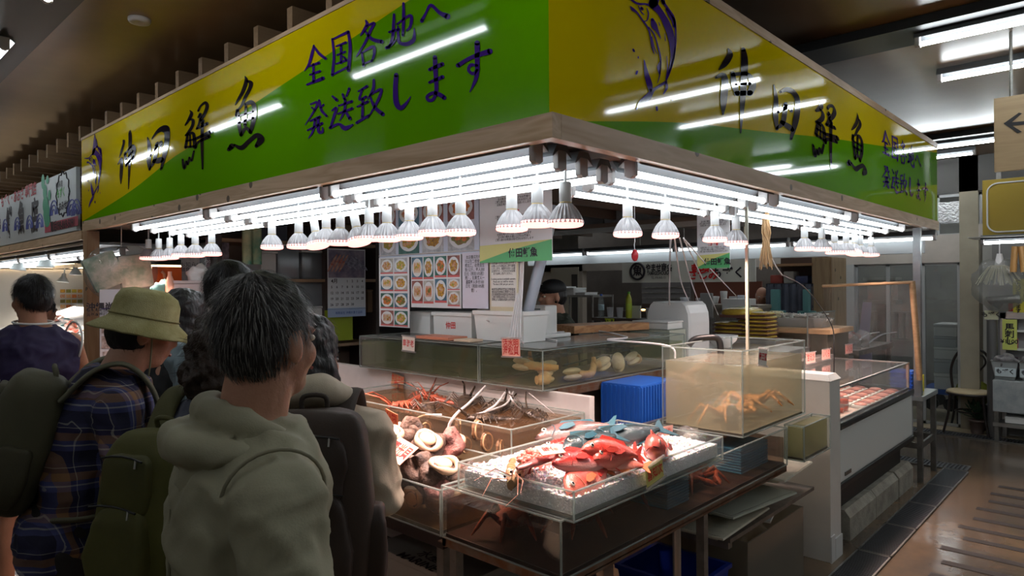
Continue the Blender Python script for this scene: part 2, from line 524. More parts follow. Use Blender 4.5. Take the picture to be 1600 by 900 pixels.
SLO = [[(365,285,8),(355,330,14),(335,400,12),(305,445,3)], [(368,295,9),(400,338,13),(438,367,13)], [(333,416,7),(396,394,13)], [(362,402,11),(363,510,13)],
 [(340,468,8),(402,446,12)], [(322,530,9),(422,490,17)],
 [(480,245,10),(490,350,12),(480,470,13)], [(485,245,8),(580,200,14)], [(580,202,12),(592,300,15),(582,440,17)], [(485,466,8),(580,418,11)],
 [(505,290,8),(565,267,12)], [(510,345,8),(560,325,10)], [(505,400,8),(570,377,12)], [(535,285,11),(535,395,11)], [(546,352,6),(562,368,11)],
 [(690,130,8),(697,155,15),(672,200,12),(655,225,4)], [(690,166,6),(740,147,15),(720,190,13),(690,258,12),(642,338,8),(628,358,3)], [(685,195,8),(728,245,16),(790,262,19)],
 [(665,330,10),(676,410,13)], [(668,330,8),(735,293,15),(742,340,13),(726,386,9)], [(672,402,8),(730,378,10)],
 [(835,202,9),(897,184,13)], [(866,92,11),(862,180,15),(855,250,14),(832,300,12)], [(818,300,14),(850,280,12),(884,244,4)],
 [(890,165,8),(893,230,13),(902,268,15),(950,276,19),(990,246,19),(993,178,4)], [(885,152,8),(968,98,14),(970,160,14),(946,192,9)], [(925,22,11),(926,120,15),(921,222,12)],
 [(1040,132,18),(1065,84,11),(1096,34,15),(1150,80,17),(1200,104,28)],
 [(345,652,8),(386,640,11),(372,684,10),(310,782,3)], [(352,672,8),(372,690,9)], [(398,628,11),(412,688,13),(445,726,11)], [(425,655,10),(408,676,6)], [(342,757,8),(402,731,13)],
 [(325,815,8),(416,772,13)], [(372,750,11),(358,822,10),(330,866,3)], [(392,738,11),(394,818,15),(418,824,13),(419,795,4)],
 [(482,603,10),(508,626,15)], [(478,692,7),(506,676,13),(488,735,13),(470,796,10)], [(466,800,13),(520,776,12),(560,802,22),(608,780,8)],
 [(545,590,11),(556,620,12)], [(586,555,12),(568,602,8)], [(520,662,8),(602,634,13)], [(515,712,8),(605,678,13)], [(560,620,11),(556,692,12),(525,756,4)], [(560,692,10),(590,742,16)],
 [(643,572,8),(697,540,13)], [(668,560,8),(650,622,12),(692,604,11)], [(636,668,8),(702,636,13)], [(671,620,11),(668,732,13)], [(633,768,13),(708,722,12)],
 [(740,500,12),(735,560,14),(700,620,5)], [(720,592,8),(786,560,13),(760,640,13),(700,742,4)], [(715,600,8),(745,670,15),(796,715,19)],
 [(880,470,21),(875,560,23),(880,640,25),(905,676,22),(940,650,14),(970,605,4)],
 [(1088,436,15),(1168,402,19)], [(1088,516,13),(1170,482,17)], [(1122,360,21),(1126,450,21),(1131,560,18),(1112,620,15),(1082,628,15),(1074,602,14),(1110,582,16),(1150,592,20),(1180,612,20)],
 [(1266,410,20),(1350,360,18),(1465,322,27)], [(1386,270,25),(1386,350,23),(1386,440,20),(1376,500,18),(1340,576,4)], [(1386,410,12),(1345,408,15),(1333,440,15),(1360,462,15),(1386,440,12)]]
FISH = [[(40,-60,3),(105,0,9),(150,26,11),(200,28,9),(240,50,11)], [(98,42,4),(112,60,15),(140,82,9),(175,130,8),(210,180,8),(226,232,8),(240,310,9),(252,345,3)],
 [(215,175,5),(250,222,7),(275,300,7),(291,380,8),(287,470,6),(272,530,3)], [(203,52,4),(213,90,7),(205,130,6),(184,138,4)], [(167,52,13),(174,60,13)], [(150,40,5),(165,75,5),(185,95,5)],
 [(238,125,14),(250,165,30),(270,200,15),(292,248,3)], [(240,25,42),(290,82,30),(328,150,34),(354,220,34),(368,300,28),(366,380,20),(346,460,13),(325,522,6)],
 [(300,6,12),(340,60,12),(375,120,14),(387,200,9),(386,290,8),(372,380,9),(342,470,7)], [(330,60,12),(350,100,16),(372,130,20),(378,170,14)],
 [(246,20,46),(262,-50,46),(262,-130,24),(262,-190,5)], [(290,-90,10),(300,-30,14),(310,20,18)],
 [(326,525,14),(250,572,15),(212,618,32),(165,656,22),(136,700,4)], [(186,385,4),(200,470,22),(220,540,28),(226,578,18)], [(326,530,10),(330,560,14),(310,600,6)],
 [(330,360,3),(335,440,5),(325,510,5)], [(318,215,3),(322,262,4)], [(280,145,3),(286,165,4)], [(293,388,5),(281,430,20),(286,480,5)], [(235,235,4),(250,300,5),(270,345,3)],
 [(116,318,10),(121,328,10)], [(148,364,6),(149,372,6)], [(141,458,10),(136,472,10)], [(266,686,10),(268,704,10)], [(363,630,5),(366,640,6)]]

def glyph(parent, name, m, strokes, src, dst, s_map=None, wf=1.35):
    mb = MB()
    def f(x, y):
        s, z = src(x, y)
        if s_map: s = s_map(s)
        return dst(s, z, -EPS)
    for k, st in enumerate(strokes): ribbon(mb, [(a, b, w_ * wf) for a, b, w_ in st], f)
    # later strokes lie a hair in front of the earlier ones would flicker; same ink, so one film
    return mb.build(name, m, parent)
def smap(a0, a1, b0, b1): return lambda s: b0 + (s - a0) * (b1 - b0) / (a1 - a0)
LX = lambda x: l2(x, 300)[0]
RX = lambda x: r2(x, 300)[0]
K1 = [i for i, s_ in enumerate(SLO) if s_[0] == (1040, 132, 18)][0] + 1
glyph(signL, 'lettering', inkb, SEN, cL1, PL); glyph(signL, 'lettering', inkb, UO, cL1, PL)
glyph(signL, 'lettering', inkb, NAKA, cR2, PL, smap(RX(1118), RX(1177), LX(185), LX(211)), 1.75)
glyph(signL, 'lettering', inkb, TA, cR3, PL, smap(RX(1207), RX(1247), LX(230), LX(263)), 1.75)
glyph(signL, 'slogan', inkv, SLO[:K1], cL2, PL); glyph(signL, 'slogan', inkv, SLO[K1:], cL2, PL)
glyph(signL, 'marlin_emblem', inkv, FISH, cR2, PL, smap(RX(984), RX(1055), LX(136), LX(159)), 1.5)
glyph(signR, 'lettering', inkb, NAKA, cR2, PR, None, 1.6); glyph(signR, 'lettering', inkb, TA, cR3, PR, None, 1.6)
glyph(signR, 'lettering', inkb, SEN, cL1, PR, smap(LX(285), LX(330), RX(1269), RX(1308)), 1.6)
glyph(signR, 'lettering', inkb, UO, cL1, PR, smap(LX(356), LX(412), RX(1323), RX(1353)), 1.6)
for s_ in (SLO[:K1], SLO[K1:]): glyph(signR, 'slogan', inkv, s_, cL2, PR, smap(LX(476), LX(768), RX(1377), RX(1449)), 1.7)
glyph(signR, 'marlin_emblem', inkv, FISH, cR2, PR, None, 1.3)

# ---------------------------------------------------------------- posts of the stall
o = MB().box((XS + .0, YE - .12, 0), (XS + .09, YE - .02, ZB0)).build('wooden_post', pinez)
tag(o, 'reddish pine post holding up the far left end of the green and yellow sign', 'post')
galv = mat('galvanised', (.34, .36, .37), .35, .7, mott=.2, mscale=10)
p = at(1432, 500, Y=YS + .05)
o = MB().box((6.515, YS + .03, .731), (6.57, YS + .085, ZB0)).build('steel_post', galv)
tag(o, 'square grey steel post at the right end of the sign, standing on the steel table', 'post')

# ---------------------------------------------------------------- louvre boards above the stall
slat = wood_mat('louvre_wood', (.33, .21, .115), (.25, .15, .08), 0, 2.2, .55, False)
mb = MB().box((1.70, 0, 2.96), (4.2, .05, 3.085))
so = mb.build('louvre_board', slat)
n = 0
ys = []
y = 2.35
while y < 13: ys.append(y); y += .357
for i, y in enumerate(ys):
    q = so if i == 0 else so.copy()
    if i: col.objects.link(q)
    q.location = (0, y, 0)
    tag(q, 'wooden louvre board above the left signs, %s counting from the stall corner' % ORD[i], 'louvre board', 'wooden louvre boards above the stall signs')

# ---------------------------------------------------------------- fluorescent tubes
tube_m = mat('tube_glow', (1, 1, 1), .4, emit=(.86, .95, 1.0), es=TUBE_E)
tube_a = mat('aisle_tube_glow', (1, 1, 1), .4, emit=(.90, .97, 1.0), es=AISLE_E)
hous = mat('batten_white', (.13, .14, .15), .35)
endc = mat('socket_grey', (.42, .39, .38), .5)
def tube_light(name, label, grp, L=1.22, tm=None, wide=.10):
    t = proto(name, label, 'fluorescent light', grp)
    mb = MB(); h = wide / 2
    ring = lambda x: [Vector((x, -h, 0.005)), Vector((x, -h, .012)), Vector((x, -h * .55, .05)), Vector((x, h * .55, .05)), Vector((x, h, .012)), Vector((x, h, .005)), Vector((x, h * .4, .028)), Vector((x, -h * .4, .028))]
    mb.loft([ring(-L / 2), ring(L / 2)], smooth=False); mb.build('housing', hous, t)
    for s in (-1, 1):
        mb = MB(); x = s * (L / 2 - .012)
        mb.box((x - .012, -.024, -.035), (x + .012, .024, .03), bev=.006)
        mb.tube([(x - .013 , 0, -.022), (x + .013, 0, -.022)], .02, 12)
        mb.build('socket', endc, t)
    MB().tube([(-L / 2 + .03, 0, -.022), (L / 2 - .03, 0, -.022)], .013, 12).build('tube', tm, t)
    return t
stub = tube_light('fluorescent_light', '', 'bare fluorescent tubes under the front of the stall sign', 1.25, tube_m)
first = True
rows = ['outermost row', 'second row in', 'third row in', 'innermost row']
for r_ in range(4):
    for k in range(3 if r_ < 3 else 3):
        place(stub, (XS + .085 + .125 * r_, 2.09 + 1.30 * k, 2.142 - .009 * r_), (0, 0, PI / 2), 'fluorescent tube under the left sign, %s, %s' % (rows[r_], ('nearest the corner', 'middle one', 'far end by the post')[k]), first=first)
        first = False
for r_ in range(4):
    for k in range(3):
        place(stub, (2.80 + .04 * r_ + 1.36 * k + .0, YS + .075 + .13 * r_, 2.142 - .009 * r_), (0, 0, 0), 'fluorescent tube under the right sign, %s, %s' % (rows[r_], ('nearest the corner', 'middle one', 'far right end')[k]))
# back row of the stall and its bulkhead
for k in range(4):
    place(stub, (6.86, 1.95 + 1.28 * k, 2.10), (0, 0, PI / 2), 'fluorescent tube at the back of the stall, %s' % ('nearest the right end', 'second from the right end', 'third from the right end', 'furthest left')[k])
at_ = tube_light('aisle_light', '', 'fluorescent lights on the aisle ceiling', 1.24, tube_a, .09)
first = True
AL = [(.80, .95), (.80, 3.02), (.80, 5.12), (.80, 7.2), (.80, 9.4), (.80, 11.6), (.80, -1.2), (4.28, .30), (4.28, -1.9), (5.25, .38), (7.7, 1.45), (7.7, -.8), (10.6, 1.0), (2.6, -2.3), (-1.6, .2), (-1.6, 2.4), (-1.6, 4.6), (-1.6, 7.2), (-1.6, -2.4), (.6, -3.2), (4.6, -3.2), (8.3, 3.0), (8.3, -.5), (8.5, 1.9), (3.2, -1.6), (5.25, -1.8), (6.6, -1.6), (5.25, -3.4), (7.5, 2.6), (7.5, 4.4), (9.0, 4.0), (10.3, 2.2), (10.3, 3.9), (11.8, .4), (8.3, 5.2), (8.3, -2.6), (9.6, 8.2)]  # unseen tubes behind the camera, over right aisle and back hall added for brightness
desc = {0: 'over the aisle left of the camera, nearest the stall corner', 1: 'over the aisle, mirrored in the slogan of the left sign', 2: 'over the aisle, mirrored beside the last brush letter of the left sign',
        3: 'over the aisle, mirrored in the first letters of the left sign', 7: 'on the black ceiling track at the top right edge', 9: 'below the black track, second at the top right', 10: 'behind the right end of the sign'}
for i, (x, y) in enumerate(AL):
    place(at_, (x, y, CEIL - .085 if x in (.80, 4.28, 7.7) else CEIL - .055), (0, 0, PI / 2), 'aisle ceiling light ' + desc.get(i, 'in the row %s, %s along it' % ({.80: 'above the left aisle', -1.6: 'added unseen behind the camera to brighten the visitors'}.get(x, 'over the right side of the hall, mostly added for brightness'), ORD[i % 31])), first=first)
    first = False

# ---------------------------------------------------------------- LED reflector lamps
alu = mat('lamp_ribs', (.42, .40, .41), .35, .4)
lens = mat('lamp_lens', (1, .7, .66), .3, emit=(1.0, .36, .32), es=1.3)
lensw = mat('lamp_lens_white', (1, 1, 1), .3, emit=(.75, .8, 1.0), es=6)
sock = mat('porcelain', (.8, .8, .8), .3)
brass = mat('brass', (.5, .36, .12), .35, .9)
def led(name='reflector_lamp', on=True):
    t = proto(name, '', 'lamp', 'reflector bulbs hung over the seafood')
    MB().tube([(0, 0, .152), (0, 0, .24)], .005, 8).build('cord', sock, t)
    MB().lathe([(.0, .158), (.019, .158), (.0215, .153), (.0225, .088), (.020, .085), (0, .085)], n=16).build('socket', sock, t)
    b = MB(); b.lathe([(.018, .088), (.022, .081), (.033, .070), (.044, .054), (.053, .036), (.059, .020), (.061, .012)], n=48, ridge=.07, nr=1); b.build('bulb_housing', alu, t)
    MB().lathe([(.0175, .089), (.0215, .087), (.0215, .082), (.0175, .080)], n=16).build('collar', brass, t)
    MB().lathe([(0.0, -.004), (.045, -.002), (.059, .002), (.0625, .007), (.0625, .020), (.060, .022)], n=28).build('lens', lens if on else lensw, t)
    return t
lp = led()
spot_d = bpy.data.lights.new('lamp_light', 'SPOT')
spot_d.energy = LED_W * 10; spot_d.spot_size = R(110); spot_d.spot_blend = .8; spot_d.color = (1.0, .70, .60); spot_d.shadow_soft_size = .04
spot = bpy.data.objects.new('lamp_light', spot_d); col.objects.link(spot); spot.parent = lp; spot.location = (0, 0, -.012)
names = []
LEDL = [(884, 0), (840, 0), (800, 0), (720, 0), (676, 0), (640, 0), (605, 0), (577, 0), (562, 18), (532, 0), (510, 0), (497, 16), (467, 0), (425, 0), (331, 0), (305, 0), (283, 0), (265, 0), (248, 0), (232, 0)]
first = True
for i, (x, tilt) in enumerate(LEDL):
    XX = 1.90 + .03 * ((i * 7) % 3 - 1)
    p = at(x, 380, X=XX)
    place(lp, (XX, p.y, 1.902 + .006 * ((i * 5) % 3)), (R(-tilt), 0, i * .7 if not tilt else 0),
          'pink-glowing reflector bulb under the left sign, %s from the corner%s' % (ORD[i], ', tilted' if tilt else ', before the food posters' if i < 8 else ', near the wooden post' if i > 13 else ''), first=first)
    first = False
LEDR = [(981, 0), (1040, 0), (1117, 0), (1150, 0), (1257, 0), (1284, 0), (1304, 0), (1322, 0), (1333, 20), (1344, 0), (1361, 0)]
for i, (x, tilt) in enumerate(LEDR):
    YY = YS + .30 - .02 * (i % 2)
    p = at(x, 385, Y=YY)
    place(lp, (p.x, YY, 1.905 + .006 * (i % 3)), (0, R(tilt), i * .9 if not tilt else 0),
          'pink-glowing reflector bulb under the right sign, %s from the corner%s' % (ORD[i], ', before the hanging notice' if i in (2, 3) else ', tilted' if tilt else ', in the far group' if i > 3 else ''))

# ================================================================ tanks and counters
def tank(label, x0, x1, y0, y1, z0, z1, wl_=None, wm=None, name='fish_tank', th=.010, wall=None, rim=True, base=True):
    t = thing(name, label, 'fish tank', ((x0 + x1) / 2, (y0 + y1) / 2, z0))
    wall = wall or ACRYL
    for (a, b) in (((x0, y0, z0), (x0 + th, y1, z1)), ((x1 - th, y0, z0), (x1, y1, z1)), ((x0 + th, y0, z0), (x1 - th, y0 + th, z1)), ((x0 + th, y1 - th, z0), (x1 - th, y1, z1))):
        m = MB(); m.box(a, b); m.build('acrylic_wall', wall, t)
    if rim:
        m = MB(); e = .004
        for (xx, yy) in ((x0, y0), (x1, y0), (x0, y1), (x1, y1)):
            m.tube([(xx, yy, z0), (xx, yy, z1)], e, 6)
        for zz in (z0, z1):
            m.tube([(x0, y0, zz), (x1, y0, zz)], e, 6); m.tube([(x0, y1, zz), (x1, y1, zz)], e, 6)
            m.tube([(x0, y0, zz), (x0, y1, zz)], e, 6); m.tube([(x1, y0, zz), (x1, y1, zz)], e, 6)
        m.build('acrylic_edge', EDGE, t)
    if base: MB().box((x0 + th, y0 + th, z0), (x1 - th, y1 - th, z0 + .012)).build('tank_floor', base if base is not True else mat('tank_floor', (.16, .14, .10), .5, mott=.4, mscale=14), t)
    if wm:
        m = MB(); e = th + .002
        m.sheet(lambda u, v: (x0 + e + u * (x1 - x0 - 2 * e), y0 + e + v * (y1 - y0 - 2 * e), wl_ + .004 * noise.noise(Vector((u * 9 * (x1 - x0), v * 9 * (y1 - y0), 3)))), 28, 20)
        for a, b in (((x0 + e, y0 + e), (x1 - e, y0 + e)), ((x1 - e, y0 + e), (x1 - e, y1 - e)), ((x1 - e, y1 - e), (x0 + e, y1 - e)), ((x0 + e, y1 - e), (x0 + e, y0 + e))):
            m.quad((a[0], a[1], z0 + .014), (b[0], b[1], z0 + .014), (b[0], b[1], wl_), (a[0], a[1], wl_))
        m.build('water', wm, t)
    return t
w_brown = clear_mat('water_brown', (.70, .56, .47), .10, (.08, .028, .016), .02, 1.33)
w_amber = clear_mat('water_amber', (.80, .66, .50), .22, (.34, .20, .11), .02, 1.33)
w_green = clear_mat('water_green', (.80, .84, .60), .45, (.24, .26, .115), .03, 1.33)
w_olive = clear_mat('water_olive', (.93, .93, .78), .11, (.42, .40, .22), .02, 1.33)
w_murk = clear_mat('water_murky', (.88, .86, .74), .42, (.64, .60, .46), .03, 1.33)
w_pale = clear_mat('water_pale', (.85, .83, .60), .55, (.62, .58, .36), .03, 1.33)

TZ0, TZ1 = .76, .95
T1 = tank('long dark crab tank under the ice tray at the corner of the stall', 1.66, 3.51, 1.35, 1.92, TZ0, TZ1, .90, w_brown, base=mat('tank_floor_dark', (.035, .016, .010), .6, mott=.4, mscale=14))  # darker floor colour than in the other tanks
T2 = tank('shell-filled tank left of the ice tray with the price card on its heap', 1.66, 2.16, 1.93, 2.75, TZ0, .93, .885, w_amber)
T3 = tank('low tank behind the woman with the brown backpack', 1.66, 2.16, 2.76, 3.75, TZ0, .93, .885, w_amber)
T4 = tank('low tank in front of the person in the pale blue shirt', 1.66, 2.16, 3.76, 4.95, TZ0, .93, .885, w_amber)
TM = tank('middle tier tank full of lobsters with white air hoses', 2.20, 2.74, 2.07, 3.6, TZ0 + .02, 1.05, 1.025, w_amber)
TA = tank('upper green-water prawn tank with a small white price card', 2.70, 3.28, 2.80, 3.98, 1.138, 1.35, 1.325, w_green)
TB = tank('upper corner tank of pale long-necked clams', 2.70, 4.20, 2.31, 2.785, 1.138, 1.35, 1.305, w_olive)
TC = tank('tall tank of cloudy tan water holding king crabs', 3.10, 3.905, 1.40, 1.832, .962, 1.372, 1.30, w_murk)
TD = tank('small overflow box of cloudy yellowish water fixed beside the white partition', 3.585, 3.98, 1.29, 1.39, .77, .95, .94, w_pale, name='overflow_box')

# steel frames under the low tanks
rust = mat('rusty_steel', (.20, .15, .11), .55, .6, c2=(.17, .075, .035), mscale=14)
t = thing('tank_stand', 'rust-stained steel stand under the long dark crab tank', 'stand', (2.6, 1.6, 0))
m = MB()
for yy in (1.352, 1.90):
    m.box((1.66, yy, .725), (3.51, yy + .02, .758)); m.box((1.66, yy, .735), (3.51, yy + .045, .739))
for xx in (1.66, 2.6, 3.49): m.box((xx, 1.355, .728), (xx + .02, 1.92, .757))
m.build('top_frame', rust, t)
for xx, yy in ((2.47, 1.40), (3.45, 1.88), (2.47, 1.88)):
    MB().tube([(xx, yy, 0), (xx, yy, .728)], .017, 12).build('leg', STEEL, t)
for xx, yy in ((1.70, 1.40), (2.64, 1.37), (1.70, 1.88)):
    MB().box((xx - .018, yy - .012, 0), (xx + .018, yy + .024, .728)).build('leg', DSTEEL, t)
MB().tube([(1.72, 1.40, .22), (2.47, 1.40, .22)], .014, 10).tube([(2.47, 1.40, .22), (2.47, 1.88, .22)], .014, 10).tube([(1.72, 1.88, .22), (2.47, 1.88, .22)], .014, 10).build('stretcher', STEEL, t)
for k, (ya, yb, lb) in enumerate(((1.93, 2.75, 'left of the corner, under the tank of shells'), (2.76, 3.75, 'behind the woman with the brown backpack'), (3.76, 4.95, 'at the far left end of the tanks'))):
    t = thing('tank_stand', 'dark steel stand %s' % lb, 'stand', (1.95, (ya + yb) / 2, 0))
    MB().box((1.68, ya + .01, .70), (2.72, yb - .01, .757)).build('top_frame', mat('dark_frame', (.04, .03, .028), .5, .5), t)
    for xx in (1.72, 2.66):
        for yy in (ya + .05, yb - .05):
            MB().box((xx - .02, yy - .02, 0), (xx + .02, yy + .02, .70)).build('leg', DSTEEL, t)
# shelf carrying the middle tier
o = MB().box((2.76, 2.05, 0), (2.80, 5.2, 1.128), bev=.004).build('splash_panel', mat('white_panel', (.66, .63, .62), .35, mott=.12, mscale=5))
tag(o, 'white splash panel standing behind the lobster tank', 'panel')
t = thing('stainless_counter', 'stained stainless counter under the upper tank of long-necked clams', 'counter', (3.5, 2.6, 0))
MB().box((2.96, 2.36, 0), (4.35, 2.95, 1.09), bev=.006).build('body', mat('stained_steel', (.36, .30, .24), .33, .75, c2=(.22, .15, .10), mscale=3.5), t)
MB().box((2.86, 2.30, 1.09), (4.35, 2.95, 1.118), bev=.003).build('rail', rust, t)
MB().box((2.81, 2.80, 1.09), (3.30, 4.0, 1.135)).build('tank_shelf', DSTEEL, t)
MB().box((2.815, 2.30, 1.118), (4.28, 2.79, 1.136)).build('bearer', rust, t)
MB().tube([(2.85, 2.84, 0), (2.85, 2.84, 1.09)], .022, 12).build('leg', DSTEEL, t)
MB().box((2.82, 3.9, 0), (2.86, 3.94, 1.09)).build('leg', DSTEEL, t)
o = MB().box((4.36, 2.15, 0), (5.7, 3.1, 1.10), bev=.006).build('worktop_cabinet', STEEL)
tag(o, 'stainless cabinet behind the tall crab tank', 'cabinet')
for i, (a, b, lb) in enumerate((((2.35, 2.35, 0), (2.75, 2.75, .3), 'dark'),)): pass

# crab tank support bracket
o = MB().box((3.10, 1.93, .90), (3.90, 1.96, .955)).box((3.10, 1.93, 0), (3.14, 1.96, .9)).box((3.86, 1.93, 0), (3.90, 1.96, .9)).build('steel_trestle', DSTEEL)
tag(o, 'steel trestle behind the tall crab tank', 'trestle')

# ice tray
TR = (1.676, 2.70, 1.31, 1.845, .952, 1.047)
tr = tank('clear acrylic tray heaped with crushed ice and red fish', TR[0], TR[1], TR[2], TR[3], TR[4], TR[5], name='ice_tray', th=.012, base=EDGE)
ice = mat('crushed_ice', (.90, .91, .93), .10, sss=.5, ior=1.31)
icebed = mat('ice_bed', (.80, .82, .85), .3, bump=1.0, bscale=90, mott=.12, mscale=30, sss=.7)
icebed.node_tree.nodes['Principled BSDF'].inputs['Subsurface Radius'].default_value = (.05, .05, .05)
def ice_h(x, y):
    u = (x - TR[0]) / (TR[1] - TR[0]); v = (y - TR[2]) / (TR[3] - TR[2])
    e = min(u, 1 - u, v * .6, (1 - v) * .7) * 9
    return 1.022 + .012 * noise.noise(Vector((x * 9, y * 9, 0))) + .075 * min(1, max(0, e * .45)) * min(1, v * 1.3 + .15) - .012
m = MB()
m.sheet(lambda u, v: (TR[0] + .016 + u * (TR[1] - TR[0] - .032), TR[2] + .016 + v * (TR[3] - TR[2] - .032), ice_h(TR[0] + u * (TR[1] - TR[0]), TR[2] + v * (TR[3] - TR[2]))), 60, 34)
a, b, c, d = (TR[0] + .016, TR[2] + .016), (TR[1] - .016, TR[2] + .016), (TR[1] - .016, TR[3] - .016), (TR[0] + .016, TR[3] - .016)
for p, q in ((a, b), (b, c), (c, d), (d, a)):
    m.quad((*p, TR[4] + .014), (*q, TR[4] + .014), (*q, 1.018), (*p, 1.018))
m.quad((*a, TR[4] + .014), (*b, TR[4] + .014), (*c, TR[4] + .014), (*d, TR[4] + .014))
m.cur = 1
bm = bmesh.new(); bmesh.ops.create_icosphere(bm, subdivisions=1, radius=1); IV = [v.co.copy() for v in bm.verts]; IFc = [tuple(v.index for v in f.verts) for f in bm.faces]; bm.free()
def chunk(m, c, r):
    k = rnd.random() * 50
    M3 = Matrix.Rotation(rnd.random() * 6, 3, 'Z') @ Matrix.Rotation(rnd.random() * 3, 3, 'X')
    sx, sy, sz = rnd.uniform(.6, 1.2), rnd.uniform(.6, 1.2), rnd.uniform(.5, 1)
    m.add([Vector(c) + M3 @ Vector((v.x * r * sx, v.y * r * sy, v.z * r * sz)) * (1 + .25 * noise.noise(v * 2 + Vector((k, 0, 0)))) for v in IV], IFc)
for i in range(3600):
    x = rnd.uniform(TR[0] + .022, TR[1] - .022); y = rnd.uniform(TR[2] + .022, TR[3] - .022)
    chunk(m, (x, y, ice_h(x, y) + rnd.uniform(-.004, .006)), rnd.uniform(.004, .010))
for i in range(1500):
    if i % 3: x, y = rnd.uniform(TR[0] + .02, TR[1] - .02), TR[2] + .019
    else: x, y = TR[0] + .019, rnd.uniform(TR[2] + .02, TR[3] - .02)
    chunk(m, (x, y, rnd.uniform(TR[4] + .02, 1.018)), rnd.uniform(.003, .0075))
o = m.build('crushed_ice', [icebed, ice]); tag(o, 'bed of crushed ice filling the clear tray under the red fish', 'ice', kind='stuff')

# ---------------------------------------------------------------- fish
eye_w = mat('fish_eye', (.75, .72, .6), .1); eye_b = mat('pupil', (.005, .005, .006), .05)
def fish(name, label, L, H, W, c1, c2, fin, belly=None, cat='fish', group='fish on the ice', blunt=1.0):
    """head at +x, back at +z, origin in the middle"""
    t = proto(name, label, cat, group)
    prof = [(.5, .02), (.485, .16 * blunt), (.44, .40 * blunt), (.37, .66), (.26, .90), (.12, 1.0), (-.04, .95), (-.18, .74), (-.30, .46), (-.37, .26), (-.41, .20)]
    rings = []
    for (x, h) in prof:
        r_ = []
        for q in range(20):
            a = 2 * PI * q / 20
            ca, sa = math.cos(a), math.sin(a)
            r_.append(Vector((x * L, W / 2 * (h ** .8) * ca * (1 - .25 * max(0, sa) ** 2), H / 2 * h * sa * (1.06 if sa > 0 else .94) - (.02 * L if x > .4 else 0))))
        rings.append(r_)
    bmt = MATS.get('skin_' + name + str(c1))
    if not bmt:
        bmt = mat('skin_' + name + str(c1), c1, .22, c2=c2, mscale=14, bump=.25, bscale=160, coat=.5)
        if belly:
            nt = bmt.node_tree; b_ = nt.nodes['Principled BSDF']
            sp = nt.nodes.new('ShaderNodeSeparateXYZ'); nt.links.new(nt.nodes['Texture Coordinate'].outputs['Object'], sp.inputs[0])
            mr = nt.nodes.new('ShaderNodeMapRange'); mr.inputs[1].default_value = -.10 * H; mr.inputs[2].default_value = -.40 * H
            nt.links.new(sp.outputs[2], mr.inputs[0])
            mx = nt.nodes.new('ShaderNodeMixRGB'); mx.inputs[2].default_value = (*belly, 1)
            src = b_.inputs['Base Color'].links[0].from_socket
            nt.links.new(mr.outputs[0], mx.inputs[0]); nt.links.new(src, mx.inputs[1]); nt.links.new(mx.outputs[0], b_.inputs['Base Color'])
    MB().loft(rings).build('body', bmt, t)
    fm = mat('fin_' + name + str(fin), fin, .3, bump=.4, bscale=60, stretch=(1, 1, 8))
    def fan(pts, y=0.0, th=.0016, nm='fin', yo=0.0):
        m_ = MB(); k = len(pts)
        v1 = [Vector((px_ * L, y - th, pz * L)) for px_, pz in pts]; v2 = [Vector((px_ * L, y + th, pz * L)) for px_, pz in pts]
        m_.add(v1 + v2, [tuple(range(k)), tuple(range(2 * k - 1, k - 1, -1))] + [(i, (i + 1) % k, (i + 1) % k + k, i + k) for i in range(k)])
        return m_.build(nm, fm, t)
    fan([(-.38, .03), (-.50, .15), (-.54, .16), (-.475, .0), (-.54, -.16), (-.50, -.15), (-.38, -.03)], nm='tail_fin')
    hh = H / L / 2
    fan([(.20, hh * .92), (.14, hh * 1.35), (.02, hh * 1.30), (-.10, hh * 1.15), (-.22, hh * 1.05), (-.27, hh * .5), (-.1, hh * .8)], nm='dorsal_fin')
    fan([(-.05, -hh * .85), (-.14, -hh * 1.25), (-.24, -hh * .9), (-.22, -hh * .55)], nm='anal_fin')
    for s in (-1, 1):
        m_ = MB(); y = s * W * .47
        P_ = [(.20, -.02), (.13, .035), (.02, .03), (0, -.03), (.10, -.06), (.18, -.05)]
        v1 = [Vector((px_ * L, y + s * (.004 + (.2 - px_) * .10 * L), pz * L)) for px_, pz in P_]
        m_.add(v1 + [v + Vector((0, s * .002, 0)) for v in v1], [tuple(range(6)), tuple(range(11, 5, -1))] + [(i, (i + 1) % 6, (i + 1) % 6 + 6, i + 6) for i in range(6)])
        m_.build('pectoral_fin', fm, t)
        ex, ez = .375 * L, .10 * H
        e_ = MB().ell((ex, s * W * .345, ez), (.032 * L, .012 * L, .032 * L), 16, 10).build('eye', eye_w, t)
        MB().ell((ex, s * (W * .345 + .009 * L), ez), (.018 * L, .006 * L, .018 * L), 12, 8).build('pupil', eye_b, e_)
    # mouth and gill line
    MB().tube([(.497 * L, -W * .08, -.06 * H), (.47 * L, -W * .22, -.10 * H), (.45 * L, -W * .28, -.13 * H)], .004 * L, 6).tube([(.497 * L, W * .08, -.06 * H), (.47 * L, W * .22, -.10 * H), (.45 * L, W * .28, -.13 * H)], .004 * L, 6).build('mouth', eye_b, t)
    for s in (-1, 1):
        MB().tube([(.27 * L, s * W * .43, .26 * H), (.245 * L, s * W * .49, .1 * H), (.25 * L, s * W * .49, -.1 * H), (.30 * L, s * W * .40, -.3 * H)], .004 * L, 6).build('gill', fm, t)
    return t
RED, RED2, PINK = (.52, .018, .016), (.50, .10, .08), (.80, .62, .58)
